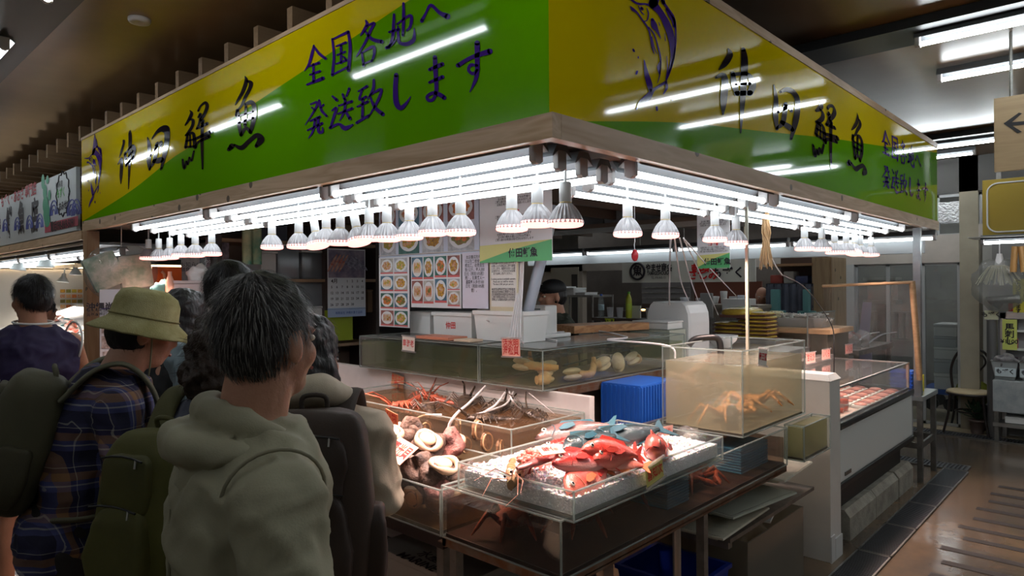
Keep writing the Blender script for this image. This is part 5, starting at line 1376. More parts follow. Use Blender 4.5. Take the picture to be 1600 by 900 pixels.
for x0, x1, lb in ((1205, 1218, 'left'), (1255, 1265, 'right')):
    y_a, y_b = at(x1, 480, X=kx - .1).y, at(x0, 480, X=kx - .1).y
    o = MB().box((kx - .12, y_a, 1.2), (kx - .06, y_b, 1.62), bev=.01).box((kx - .12, y_a - .06, 1.2), (kx - .06, y_b + .06, 1.38), bev=.01).box((kx - .1, y_a, 0), (kx - .08, y_b, 1.2)).build('teal_rack', mat('teal', (.13, .33, .33), .5)); tag(o, 'pale teal stand in front of the dark cloth, ' + lb, 'stand')
ya, yb = at(1300, 480, X=kx).y, at(1269, 480, X=kx).y
t = thing('wooden_cupboard', 'tall plain pine cupboard at the back of the stall', 'cupboard', (kx, (ya + yb) / 2, 0))
MB().box((kx, ya, 0), (kx + .5, yb, at(1285, 402, X=kx).z), bev=.004).build('carcass', wood_mat('cupboard_pine', (.36, .26, .15), (.28, .19, .11), 2, 1.6), t)
MB().box((kx - .012, ya + .02, .05), (kx, yb - .02, at(1285, 402, X=kx).z - .04)).build('door', wood_mat('cupboard_pine', (.36, .26, .15), (.28, .19, .11)), t)

# ---------------------------------------------------------------- inside of the stall, right half
o = MB().box((6.2, 2.0, 1.24), (6.85, 3.0, 1.285), bev=.006).build('plank_worktop', oak); tag(o, 'pale wooden counter top carrying trays of noodles', 'counter')
o = MB().box((6.25, 2.04, 0), (6.83, 2.98, 1.238), bev=.006).build('steel_cabinet', mat('steel_warm', (.38, .34, .28), .35, .8, mott=.3, mscale=3)); tag(o, 'steel cabinet under the pale wooden counter top', 'cabinet')
tub = clear_mat('tub_clear', (.9, .9, .9), .35, (.75, .76, .76), .1)
def noodles(label, x, w_, cm):
    q = at(x, 500, X=6.45); wy = w_
    t = thing('noodle_tray', label, 'tray', (6.45, q.y, 1.287))
    rr = lambda z, e: [Vector((6.45 + a * (.13 + e), q.y + b * (wy / 2 + e), z)) for a, b in ((-1, -1), (1, -1), (1, 1), (-1, 1))]
    MB().loft([rr(1.287, -.02), rr(1.37, .01), rr(1.372, 0), rr(1.295, -.025)], smooth=False).build('tray', tub, t)
    m = MB()
    for i in range(60):
        c = Vector((6.45 + rnd.uniform(-.10, .10), q.y + rnd.uniform(-wy * .42, wy * .42), 1.36 + rnd.uniform(-.02, .045)))
        m.tube(cm_spline([tuple(c + Vector((rnd.uniform(-.05, .05), rnd.uniform(-.06, .06), rnd.uniform(-.015, .02)))) for _ in range(4)], 4), .006, 5)
    m.build('noodles', cm, t)
noodles('clear tray heaped with pale shredded radish, left of the larger tray', 1208, .18, mat('radish', (.62, .58, .36), .5))
noodles('long clear tray heaped with white noodles on the wooden counter', 1257, .42, mat('noodle', (.66, .66, .62), .4))
o = MB().box((5.75, 2.30, 1.10), (6.15, 3.6, 1.20), bev=.005).box((5.78, 2.33, 0), (6.12, 3.57, 1.10)).build('prep_table', STEEL); tag(o, 'steel table carrying the stack of yellow packets', 'table')
yb_m = mat('packet_yellow', (.50, .38, .05), .25, c2=(.32, .20, .03), mscale=7, bump=.4, bscale=20)
yb_d = mat('packet_edge', (.10, .04, .03), .4)
def packet(label, c, L, W_, H_, rz, d=0):
    t = thing('noodle_packet', label, 'packet', c, R(rz), 'yellow packets stacked on the steel table')
    b = MB().ell((0, 0, H_ / 2), (L / 2, W_ / 2, H_ / 2), 24, 12)
    for i, v in enumerate(b.v):
        sx = math.copysign(abs(v.x / (L / 2)) ** .45, v.x) * L / 2; sy = math.copysign(abs(v.y / (W_ / 2)) ** .45, v.y) * W_ / 2
        b.v[i] = WORLD[t] @ Vector((sx, sy, max(0, v.z)))
    b.build('packet', yb_m, t)
    MB().box((-L * .22, -W_ * .16, H_ * .985), (L * .05, W_ * .16, H_ * 1.012), xf=WORLD[t]).build('green_mark', mat('mark_green', (.16, .42, .04), .4), t)
    MB().box((-L * .47, -W_ * .47, 0), (L * .47, W_ * .47, H_ * .32), xf=WORLD[t], bev=.006).build('dark_band', yb_d, t)
q = at(1185, 520, X=5.95)
for i in range(7): packet('yellow packet in the taller right stack, %s' % ('at the bottom', 'second up', 'third up', 'fourth up', 'fifth up', 'sixth up', 'topmost, slumping left')[i], (5.93, q.y + .02 * (i == 6), 1.202 + i * .034), .30, .26, .036, 90)
q = at(1148, 520, X=5.95)
for i in range(4): packet('yellow packet in the lower left stack, %s' % ('at the bottom', 'second up', 'third up', 'topmost')[i], (5.93, q.y, 1.202 + i * .036), .30, .30, .038, 90)
packet('crumpled golden packet bridging the two stacks', (5.93, at(1162, 500, X=5.95).y, 1.39), .26, .46, .09, 90)
# white bowl, white chest, boards
q = at(1129, 527, X=5.1)
o = MB().box((4.9, q.y - .5, 1.10), (5.6, q.y + .3, 1.18), bev=.01).build('shelf_box', STEEL); tag(o, 'steel riser under the white bowl', 'riser')
o = MB().lathe([(.05, 0), (.06, .004), (.10, .06), (.115, .10), (.12, .10), (.105, .058), (.06, .012), (0, .010)], c=(5.1, q.y, 1.182), n=32).build('mixing_bowl', mat('white_plastic', (.78, .78, .77), .35)); tag(o, 'white plastic bowl in front of the yellow packets', 'bowl')
q = at(1056, 500, X=4.75)
t = thing('white_chest', 'rounded white plastic chest standing behind the clam tank', 'chest', (4.75, q.y, 1.10))
m = MB(); wch = .19
pr = [(-1, 0), (-1, .30), (-.97, .37), (-.85, .43), (-.7, .455), (.7, .455), (.85, .43), (.97, .37), (1, .30), (1, 0)]
m.loft([[Vector((xx, q.y + a * wch * s, 1.102 + z * (1 if s == 1 else .985))) for a, z in pr] for xx, s in ((4.62, .94), (4.64, 1), (4.93, 1), (4.95, .94))], smooth=False); m.build('shell', mat('white_plastic', (.78, .78, .77)), t)
MB().box((4.64, q.y + wch * .5, 1.10), (4.9, q.y + wch * 1.0 + .03, 1.13)).build('foot', WHITE, t)
q = at(1025, 505, X=4.45)
foambox('small open foam tub behind the cutting board', 4.38, 4.60, q.y - .14, q.y + .16, 1.36, 1.42, foam, 'foam boxes')
o = MB().box((4.37, q.y - .16, 1.10), (4.61, q.y + .18, 1.357), bev=.006).build('riser_box', mat('grey_plastic', (.3, .3, .3))); tag(o, 'grey riser under the small foam tub', 'riser')
a, b = at(905, 515, X=3.95), at(1015, 515, X=4.5)
t = thing('cutting_board', 'thick reddish-brown wooden cutting board on the far edge of the clam tank', 'cutting board', (4.1, 2.95, 1.36))
cb = wood_mat('board_wood', (.55, .30, .14), (.36, .16, .07), 0, 3, .45, False)
F = Matrix.Translation((4.02, 2.86, 1.362)) @ Matrix.Rotation(R(-14), 4, 'Z')
m = MB().box((-.36, -.12, 0), (.34, .14, .052), bev=.004, xf=F); m.build('board', cb, t)
# red float on a string
q = at(992, 399, Y=2.1)
t = thing('red_float', 'small red oval weight hanging on a cord behind the first right bulb', 'weight', q)
MB().ell(q, (.020, .020, .034), 16, 12).build('weight', mat('float_red', (.42, .02, .03), .35), t)
MB().tube([(q.x, q.y, q.z + .03), (q.x - .006, q.y, q.z + .06), (q.x, q.y, q.z + .08), (q.x, q.y, 2.16)], .0022, 6).build('cord', sock, t)
# straw ornament
q = at(1197, 372, Y=1.72)
m = MB()
for i in range(60):
    a = rnd.random() * 6.28; s_ = rnd.uniform(.0, .02)
    z1_, z2_ = .12 + rnd.random() * .08, -.10 - rnd.random() * .10
    m.tube([(q.x + s_ * math.cos(a), 1.72 + s_ * math.sin(a), q.z + z1_), (q.x + s_ * 1.6 * math.cos(a + 1), 1.72 + s_ * 1.6 * math.sin(a + 1), q.z + .03), (q.x + s_ * math.cos(a + 2), 1.72 + s_ * math.sin(a + 2), q.z - .02), (q.x + s_ * 2.6 * math.cos(a + 2.4), 1.72 + s_ * 2.6 * math.sin(a + 2.4), q.z + z2_)], .003, 5)
o = m.build('straw_ornament', mat('straw', (.52, .32, .16), .7)); tag(o, 'plaited straw ornament hanging between the two groups of right bulbs', 'straw ornament')
# wire tangle
m = MB()
for i in range(7):
    c0 = at(1160 + i * 4, 330, Y=2.2)
    m.tube(cm_spline([tuple(c0 + Vector((rnd.uniform(-.06, .06), rnd.uniform(-.04, .04), -.05 * j + rnd.uniform(-.02, .02) + .1))) for j in range(4)], 5), .003, 5)
o = m.build('wire_basket', hosew); tag(o, 'tangle of thin white wire hanging left of the straw ornament', 'wire')

# kitchen rack, bottles, cups, worker's shelf
RX_ = 6.3
q0, q1 = at(858, 480, X=RX_), at(926, 480, X=RX_)
t = thing('wire_rack', 'steel rack with white boxes on top behind the worker in the black cap', 'rack', (RX_, (q0.y + q1.y) / 2, 0))
zt = at(895, 461, X=RX_).z
for yy in (q0.y, q1.y):
    for xx in (RX_, RX_ + .4): MB().tube([(xx, yy, 0), (xx, yy, zt)], .012, 8).build('post', DSTEEL, t)
for zz in (zt - .01, 1.1, .5): MB().box((RX_ - .02, q1.y, zz - .015), (RX_ + .42, q0.y, zz + .008)).build('shelf', DSTEEL, t)
for i, (x0, x1, h) in enumerate(((868, 884, .10), (886, 900, .085), (903, 918, .03))):
    y0, y1 = at(x1, 460, X=RX_ + .1).y, at(x0, 460, X=RX_ + .1).y
    foambox('small white tub on the wire rack, %s' % ('left', 'middle', 'right, flattest')[i], RX_ + .05, RX_ + .3, y0, y1, zt + .0, zt + h, foam, 'white tubs on the wire rack')
BX = 5.6
q0, q1 = at(928, 500, X=BX), at(1012, 500, X=BX)
zs = at(965, 497, X=BX).z
t = thing('bar_shelf', 'dark shelf with a lime notice carrying bottles and cups', 'shelf', (BX, (q0.y + q1.y) / 2, 0))
MB().box((BX - .04, q1.y, zs - .03), (BX + .17, q0.y, zs)).build('shelf', mat('shelf_brown', (.06, .04, .03), .4), t)
for yy in (q0.y - .03, q1.y + .03): MB().box((BX + .10, yy - .02, 0), (BX + .14, yy + .02, zs - .03)).build('leg', DSTEEL, t)
y_ = at(952, 500, X=BX - .05).y
MB().box((BX - .05, y_ - .055, zs - .075), (BX - .045, y_ + .055, zs - .005)).build('notice', mat('lime_paper', (.50, .62, .03), .6), t)
text('い ろ', .05, frame((BX - .052, y_, zs - .035), (0, -1, 0), (0, 0, 1)), BLK_INK, parent=t, bold=.03)
pet = clear_mat('pet_clear', (.9, .94, .95), .12, (.7, .75, .75), .05)
def bottle(label, x, h, liquid, capc, grp=None):
    y_ = at(x, 490, X=BX + .1).y; c = (BX + .06, y_, zs + .001)
    t = thing('plastic_bottle', label, 'bottle', c)
    MB().lathe([(.028, 0), (.031, .01), (.031, h * .55), (.029, h * .62), (.031, h * .68), (.022, h * .82), (.012, h * .90), (.012, h * .93)], c=c, n=20).build('body', liquid, t)
    MB().lathe([(.014, h * .93), (.014, h), (0, h)], c=c, n=14).build('cap', capc, t)
    MB().lathe([(.0315, h * .3), (.0315, h * .55)], c=c, n=20).build('wrapper', mat('label_' + label[:5], (.45, .6, .65) if 'water' in label else (.42, .55, .05), .4), t)
bottle('water bottle with a blue cap on the dark shelf', 943, .235, pet, mat('cap_blue', (.03, .12, .6), .4))
bottle('green tea bottle with a yellow-green wrapper on the dark shelf', 986, .26, mat('tea', (.42, .46, .04), .3), mat('cap_green', (.12, .4, .05), .4))
for i, (x, lb) in enumerate(((957, 'between the two bottles, left'), (972, 'just left of the green tea bottle'), (1018, 'furthest right on the dark shelf'))):
    y_ = at(x, 490, X=BX + .1).y
    o = MB().lathe([(.026, 0), (.034, .10), (.036, .102), (.032, .098), (.024, .004), (0, .004)], c=(BX + .06, y_, zs + .001), n=20).build('paper_cup', mat('cup_pale', (.55, .56, .58), .4)); tag(o, 'pale cup ' + lb, 'cup')
y_ = at(1000, 478, X=BX + .2).y
o = MB().box((BX + .12, y_ - .05, zs), (BX + .14, y_ + .05, zs + .12)).build('menu_card', mat('paper_warm', (.6, .58, .5), .7)); tag(o, 'small cream card standing behind the green tea bottle', 'card')
lmpg = mat('warm_glow', (1, .6, .3), .4, emit=(1, .55, .2), es=3)
q = at(1005, 484, X=7.6)
t = thing('small_lamp', 'small warm light glowing behind the cups', 'lamp', q)
MB().ell(q, (.03, .03, .012), 12, 8).build('glow', lmpg, t); MB().box((q.x - .05, q.y - .3, 0), (q.x + .2, q.y + .3, q.z - .02)).build('base', mat('shelf_brown', (.06, .04, .03)), t)
o = MB().box((7.4, at(960, 500, X=7.5).y, 0), (7.5, at(935, 500, X=7.5).y, 1.25)).build('dark_cabinet', BLACK); tag(o, 'dark cabinet behind the dark shelf of bottles', 'cabinet')
# far kitchen clutter around x 990..1180
def clutter(label, x0, x1, y0, y1, X, c, name='storage_box', cat='box', depth=.25, base=True, bev=.01):
    a, b = at(x0, y1, X=X), at(x1, y1, X=X); z1 = at((x0 + x1) / 2, y0, X=X).z; z0 = a.z
    t = thing(name, label, cat, (X, (a.y + b.y) / 2, max(0, z0)))
    MB().box((X, b.y, z0), (X + depth, a.y, z1), bev=bev).build('body', mat('cl_%02d%02d%02d' % tuple(int(v * 99) for v in c), c, .5), t)
    return t
far_z = at(1100, 475, X=7.6).z
o = MB().box((7.4, at(1190, 475, X=7.5).y, far_z - .04), (7.85, at(1040, 475, X=7.5).y, far_z)).box((7.45, at(1190, 475, X=7.5).y + .02, 0), (7.8, at(1040, 475, X=7.5).y - .02, far_z - .04)).build('kitchen_counter', mat('counter_mid', (.30, .25, .20), .5)); tag(o, 'brown kitchen counter beyond the yellow packets', 'counter')
clutter('white carton with a mark on the far kitchen counter', 1128, 1167, 467, 488, 7.3, (.60, .60, .58))
o = MB().box((7.3, at(1170, 480, X=7.3).y, 0), (7.38, at(1125, 480, X=7.3).y, at(1150, 488, X=7.3).z)).build('low_counter', DSTEEL); tag(o, 'low steel cabinet under the white carton', 'cabinet')
for i, (x, w_, h, lb) in enumerate(((1131, 10, 20, 'tall stack of paper bowls on the far counter'), (1147, 14, 12, 'row of cups on the far counter, middle'), (1158, 10, 14, 'cups at the right end of the far counter'), (1112, 22, 12, 'rice cooker on the far counter'), (1092, 10, 9, 'blue-white tub on the far counter'), (1070, 14, 10, 'plastic box at the left end of the far counter'))):
    a = at(x, 470, X=7.6); r_ = w_ * .0042
    o = MB().lathe([(r_ * .75, 0), (r_, h * .0076), (r_ * .9, h * .0078), (0, h * .0078)], c=(7.6, a.y, far_z + .001), n=16).build(('paper_bowls', 'cups', 'cups', 'rice_cooker', 'tub', 'plastic_box')[i], mat('clw%d' % (i % 3), ((.6, .6, .58), (.45, .45, .46), (.5, .53, .58))[i % 3], .4)); tag(o, lb, 'kitchenware')
t, _ = band(8.85, 1003, 1078, 441, 475, mat('window_dim', (.15, .14, .14), .4), 'shutter_panel', 'dim slatted shutter left of the far kitchen', 'shutter')
for i in range(3): MB().box((8.84, _[1], _[2] + .08 * (i + 1)), (8.85, _[0], _[2] + .08 * (i + 1) + .012)).build('slat', DSTEEL, t)
o = MB().box((8.85, _[1], 0), (8.9, _[0], _[2])).build('low_wall', mat('brown_dark', (.07, .04, .03))); tag(o, 'low brown wall under the dim shutter', 'wall')
q = at(1090, 490, X=7.0)
t = clutter('steel pot rack panel in front of the far kitchen', 1094, 1113, 458, 500, 7.2, (.22, .21, .20), 'rack_panel', 'rack', .03)
MB().box((7.2, q.y - .1, 0), (7.23, q.y + .05, 1.3)).build('leg', DSTEEL, t)

# upper shelf inside the stall behind the bulbs (grey boxes)
zsh = at(960, 351, X=5.4).z
sh_t = thing('high_shelf', 'high brown shelf behind the right bulbs, loaded with grey boxes', 'shelf', (5.4, 3.2, zsh))
MB().box((5.2, 2.0, zsh - .04), (5.7, 4.9, zsh)).build('board', mat('shelf_wood_dark', (.16, .11, .08), .6), sh_t)
for yy in (2.1, 3.4, 4.8): MB().tube([(5.45, yy, zsh), (5.45, yy, 3.1)], .01, 6).build('hanger', DSTEEL, sh_t)
for i, (x0, x1, h, c, lb) in enumerate(((903, 944, .32, (.16, .17, .18), 'dark grey crate on the high shelf'), (945, 980, .34, (.34, .36, .37), 'pale grey tub on the high shelf'), (985, 1040, .30, (.26, .27, .28), 'grey bag-like bundle on the high shelf'), (1045, 1085, .26, (.34, .34, .33), 'stack of grey lids on the high shelf'), (865, 898, .3, (.22, .22, .22), 'grey box at the left end of the high shelf'))):
    a, b = at(x0, 340, X=5.3), at(x1, 340, X=5.3)
    o = MB().box((5.28, b.y, zsh + .001), (5.6, a.y, zsh + h), bev=.03).build('storage_tub', mat('hs%d' % i, c, .5, mott=.3, mscale=6)); tag(o, lb, 'box')
# stall's own loft floor: joists carrying tubes and lamps
jm = mat('joist_dark', (.10, .06, .04), .7)
o = struct(MB().box((XS + .055, YS + .04, 2.185), (2.30, YE, 2.20)).box((2.30, YS + .04, 2.185), (XE, 2.0, 2.20)), 'trim_6', mat('soffit_wood', (.15, .10, .07), .7))
for k in range(9):
    y_ = 2.1 + .5 * k
    o = MB().box((2.3, y_, 2.30), (6.95, y_ + .05, 2.40)).build('roof_joist', jm); tag(o, 'dark wooden joist across the top of the stall, %s from the right side' % ORD[k], 'joist', 'joists across the top of the stall')
struct(MB().box((2.3, 2.0, 2.42), (XE, YE, 2.44)), 'trim_7', mat('loft_dark', (.09, .065, .05), .8))
struct(MB().box((2.28, YS + .04, 2.19), (2.30, YE, 2.43)).box((2.3, 1.98, 2.19), (XE, 2.0, 2.43)), 'trim_8', jm)

# ================================================================ posters hanging over the tanks
pap = mat('paper_white', (.74, .74, .76), .45); lam = mat('laminate_blue', (.60, .66, .78), .3)
foodc = [(.66, .36, .02), (.50, .09, .02), (.20, .07, .02), (.60, .50, .30), (.16, .26, .03), (.70, .24, .04)]
bgc = [(.03, .16, .13), (.50, .47, .42), (.30, .10, .08), (.08, .20, .30), (.55, .56, .60)]
foodm = [mat('food_%d' % i, c, .35, c2=foodc[(i + 2) % 6], mscale=70, detail=6, bump=.3, bscale=90) for i, c in enumerate(foodc)]
bgm = [mat('photo_bg_%d' % i, c, .4, c2=tuple(v * .6 for v in c), mscale=25) for i, c in enumerate(bgc)]
dish = mat('dish_white', (.72, .73, .74), .3)
def poster(label, X, x0, x1, y0, y1, m_, name='poster', cat='poster', xm=None):
    xm = (x0 + x1) / 2
    a, b = at(x0, y0, X=X), at(x1, y0, X=X)
    zt, zb = at(xm, y0, X=X).z, at(xm, y1, X=X).z
    t = thing(name, label, cat, (X, (a.y + b.y) / 2, zb))
    MB().box((X, b.y, zb), (X + .004, a.y, zt)).build('sheet', m_, t)
    return t, (a.y, b.y, zb, zt, X)
def photo(t, P, u0, u1, v0, v1, k, plate=True, cap=True):
    """dish photo printed on a sheet, u across, v down (0..1)"""
    ya, yb, zb, zt, X = P
    y0, y1 = ya + (yb - ya) * u0, ya + (yb - ya) * u1; z1, z0 = zt + (zb - zt) * v0, zt + (zb - zt) * v1
    m = MB(); m.cur = 0
    m.quad((X - .001, y0, z0), (X - .001, y1, z0), (X - .001, y1, z1), (X - .001, y0, z1))
    cy, cz = (y0 + y1) / 2, (z0 + z1) / 2 + (z1 - z0) * .03; ry, rz = abs(y0 - y1) * .45, abs(z1 - z0) * .42
    pr = random.Random(k)
    if plate:
        m.cur = 1; m.add([(X - .0016, cy + ry * math.cos(a * PI / 12), cz + rz * math.sin(a * PI / 12)) for a in range(24)], [tuple(range(24))])
    m.cur = 2
    if k % 4 == 3:
        for i in range(5): m.add([(X - .0022 - i * .0001, cy + ry * (-.55 + .27 * i) + ry * .13 * math.cos(a * PI / 6), cz + rz * .62 * math.sin(a * PI / 6)) for a in range(12)], [tuple(range(12))])
    else:
        m.add([(X - .0022, cy + ry * .72 * math.cos(a * PI / 10) * (1 + .14 * math.sin(a * 2.3 + k)), cz + rz * .68 * math.sin(a * PI / 10) * (1 + .12 * math.cos(a * 1.9 + k))) for a in range(20)], [tuple(range(20))])
    m.cur = 3
    for i in range(5):
        c1, c2 = cy + ry * pr.uniform(-.4, .4), cz + rz * pr.uniform(-.35, .35); s = pr.uniform(.10, .22)
        m.add([(X - .0028 - i * .0001, c1 + ry * s * math.cos(a * PI / 4), c2 + rz * s * math.sin(a * PI / 4)) for a in range(8)], [tuple(range(8))])
    if cap:
        m.cur = 4; m.quad((X - .003, y0, z0), (X - .003, y1, z0), (X - .003, y1, z0 + (z1 - z0) * .09), (X - .003, y0, z0 + (z1 - z0) * .09))
    m.build('dish_photo', [bgm[k % 5], dish, foodm[k % 6], foodm[(k * 5 + 1) % 6], mat('caption_red', (.62, .12, .12), .5)], t)
PX = 2.92
t, P = poster('narrow white menu poster with eight dish photos, lowest and furthest left over the green tank', PX, 592, 639, 402, 511, pap)
for j in range(4):
    for i in range(2): photo(t, P, .06 + .46 * i, .49 + .46 * i, .015 + .25 * j, .235 + .25 * j, 2 * j + i * 3 + 1)
t, P = poster('white menu poster with ten dish photos, between the narrow one and the plain notice', PX + .005, 642, 720, 399, 481, pap)
for (u0, u1, v0, v1, k) in ((.02, .25, .02, .45, 3), (.27, .47, .02, .45, 0), (.50, .73, .02, .42, 5), (.75, .98, .02, .42, 12), (.02, .25, .48, .92, 7), (.27, .47, .48, .92, 11), (.50, .73, .45, .90, 18), (.75, .98, .45, .66, 9), (.75, .98, .68, .96, 1)):
    photo(t, P, u0, u1, v0, v1, k)
t, P = poster('large poster of seafood dishes on pale blue, behind the bulbs and above the menus', PX + .02, 592, 748, 303, 400, lam)
for i, (u0, u1, k) in enumerate(((.02, .19, 4), (.22, .44, 10), (.47, .68, 24), (.72, .96, 14))):
    photo(t, P, u0, u1, .10, .48, k + 3, cap=False); photo(t, P, u0, u1, .55, .95, k, cap=False)
t, (ya, yb, zb, zt, X) = poster('plain white notice of black lines beside the menu with ten photos', PX, 722, 762, 394, 482, mat('paper_lilac', (.70, .66, .76), .5))
text('本店購买的海鲜\n可以在二楼食堂代\n煮加工。收费是生\n鱼1公斤，每人300\n日元（税前10%税）\n费）。如果客人一\n道菜每人多付100\n日元（税前10%税\n费）。', .026, frame((X - .002, (ya + yb) / 2, (zt + zb) / 2 + .04), (0, -1, 0), (0, 0, 1)), BLK_INK, parent=t, bold=.005, sx=.85)
t, (ya, yb, zb, zt, X) = poster('small notice in a yellow frame nearest the hose bundle', PX - .01, 765, 809, 394, 486, mat('frame_yellow', (.66, .58, .40), .5))
MB().box((X - .002, yb + .012, zb + .025), (X, ya - .012, zt - .012)).build('paper', mat('paper_pale', (.74, .72, .68), .5), t)
text('— お客様へ大切なお知らせです —\nお買い上げの商品を二階で調理\nいたします。調理代はお一人様\n五百円です。ご注文の方は店員\nまでお申し付けください。\n\nCooking service is available upstairs.\nPlease ask our staff for details.\nThe fee is 500 yen per person.\n\n本店可以提供代客加工海鲜服务\n请向店员咨询加工费用每人五百\n日元谢谢您的光临欢迎再来本店\n二楼食堂营业时间上午十点开始\n至晚上八点最后点餐七点半结束', .0155, frame((X - .0035, (ya + yb) / 2, (zt + zb) / 2), (0, -1, 0), (0, 0, 1)), BLK_INK, parent=t, bold=.01, sx=.9)
def notice(t, P, big=True):
    ya, yb, zb, zt, X = P; h = zt - zb; w_ = ya - yb; cy = (ya + yb) / 2
    g = MB(); g.quad((X - .001, ya, zb), (X - .001, yb, zb), (X - .001, yb, zb + h * .27), (X - .001, ya, zb + h * .18)); g.build('green_foot', mat('print_green', (.10, .42, .16), .4), t)
    g = MB(); g.add([(X - .0015, ya, zb + h * .02), (X - .0015, yb + w_ * .5, zb + h * .17), (X - .0015, yb, zb + h * .27), (X - .0015, ya, zb + h * .24)], [(0, 1, 2, 3)]); g.build('yellow_foot', mat('print_yellow', (.62, .60, .22), .4), t)
    text('仲田鮮魚', h * .13, frame((X - .003, cy - w_ * .12, zb + h * .11), (0, -1, 0), (0, 0, 1)), BLK_INK, parent=t, bold=.03)
    L = ['生の魚介類をお買い上げのお客様へ', 'ご購入後のお刺身は保冷剤をお付けします', '全国各地へクール便で発送いたします']
    for k in range(3):
        z = zt - h * (.09 + .24 * k)
        text(('ご案内', '営業時間', '二階食堂')[k], h * .05, frame((X - .002, cy, z), (0, -1, 0), (0, 0, 1)), RED_INK, parent=t, bold=.03)
        text('\n'.join([L[k], L[(k + 1) % 3], L[(k + 2) % 3]]), h * .037, frame((X - .002, cy, z - h * .09), (0, -1, 0), (0, 0, 1)), BLK_INK, parent=t, bold=.01, sx=min(1, w_ / h * 1.25))
t, P = poster('large white notice with red headings and a green foot, behind the bulbs nearest the corner', PX - .03, 749, 862, 292, 409, pap); notice(t, P)
t, P = poster('smaller hanging notice with a green and yellow foot, among the right row of bulbs', 4.1, 1089, 1140, 333, 419, pap); notice(t, P)
for k, (x0, x1, y, X) in enumerate(((592, 748, 303, PX + .024), (749, 862, 292, PX - .026), (1089, 1140, 333, 4.104), (592, 809, 400, PX + .01))):
    a, b = at(x0, y, X=X), at(x1, y, X=X)
    o = MB().tube([(X, a.y - .02, a.z - .01), (X, a.y - .02, 2.42)], .0025, 5).tube([(X, b.y + .02, b.z - .01), (X, b.y + .02, 2.42)], .0025, 5).tube([(X, a.y, a.z), (X, b.y, a.z)], .004, 6).build('poster_wire', hosew)
    tag(o, 'thin wires holding the %s' % ('large blue dish poster', 'large white notice', 'smaller notice among the right bulbs', 'row of menus')[k], 'wire')

# foam boxes and tub on the green-water tank
def fb(label, x0, x1, y0, y1, Xf, z0, dep, taper=.0, mark=None):
    a, b = at(x0, y1, X=Xf), at(x1, y1, X=Xf); z1 = z0 + (a.z - z0) * 0 + (at((x0 + x1) / 2, y0, X=Xf).z - z0)
    t = thing('foam_box', label, 'box', (Xf, (a.y + b.y) / 2, z0), 0, 'white boxes on the green-water tank')
    e = taper
    rr = lambda z, k: [Vector((Xf + k, b.y + k, z)), Vector((Xf + dep - k, b.y + k, z)), Vector((Xf + dep - k, a.y - k, z)), Vector((Xf + k, a.y - k, z))]
    MB().loft([rr(z0, e), rr(z1 - .025, 0), rr(z1 - .024, -.008), rr(z1, -.008)], smooth=False).build('box', foam, t)
    if mark:
        text(mark, .05, frame((Xf - .004 + e * .4, (a.y + b.y) / 2 + .01, z0 + (z1 - z0) * .45), (0, -1, .02), (0, 0, 1)), RED_INK, parent=t, bold=.01)
    return t
fb('plain white foam box behind the menu posters, left of the marked one', 641, 672, 487, 520, 3.02, 1.36, .16)
fb('white foam box with two red handwritten characters on the green-water tank', 677, 737, 488, 521, 2.96, 1.36, .18, .004, '仲田')
t, P = poster('x', 2.99, 742, 744, 490, 492, pap); 
for ch in list(t.children): bpy.data.objects.remove(ch)
bpy.data.objects.remove(t)
fb('tapered white foam tub right of the marked box, under the notices', 741, 818, 486, 523, 2.90, 1.36, .22, .012)
o = MB().box((2.74, 3.10, 1.36), (2.90, 3.42, 1.378), bev=.003).build('orange_booklet', mat('booklet', (.70, .26, .16), .5)); tag(o, 'orange-topped stack of wooden plates at the front of the green-water tank lid', 'plates')
o = MB().box((2.75, 2.92, 1.36), (2.86, 3.06, 1.372)).build('wood_slip', mat('slip_wood', (.75, .58, .42), .6)); tag(o, 'pale wooden slip lying right of the orange-topped stack', 'slip')
# scale with white head
q = at(838, 520, X=3.25)
t = thing('weighing_scale', 'white electronic weighing scale head right of the slanting grey pipe', 'scale', (3.3, q.y, 1.36))
m = MB(); m.box((3.28, q.y - .05, 1.36), (3.40, q.y + .07, 1.565), bev=.012).build('head', WHITE, t)
MB().box((3.18, q.y - .10, 1.36), (3.48, q.y + .10, 1.385), bev=.008).build('base', WHITE, t)
MB().box((3.274, q.y - .01, 1.515), (3.281, q.y + .05, 1.545)).build('display', mat('lcd', (.25, .28, .28), .2), t)

# ================================================================ shelving at the left back of the stall
SY = 5.9
brown = mat('shelf_back', (.22, .155, .12), .7, mott=.3, mscale=3)
t = thing('back_shelving', 'brown shelving across the back left of the stall, holding clear bins', 'shelving', (3.8, SY, 0))
x0, x1 = at(340, 450, Y=SY).x, at(592, 450, Y=SY).x
MB().box((x0, SY + .5, 0), (x1, SY + .53, 2.4)).build('back_panel', brown, t)
zs1, zs2 = at(480, 436, Y=SY).z, at(480, 378, Y=SY).z
wsh = mat('shelf_wood', (.34, .21, .12), .6)
for z in (zs1, zs2, 1.12, .55): MB().box((x0, SY, z - .03), (x1, SY + .5, z)).build('shelf', wsh, t)
for xx in (x0, at(508, 450, Y=SY).x, x1 - .04): MB().box((xx, SY - .002, 0), (xx + .04, SY + .5, 2.4)).build('upright', mat('upright_dark', (.07, .05, .045), .6), t)
bin_m = clear_mat('bin_clear', (.85, .87, .88), .5, (.60, .63, .66), .1)
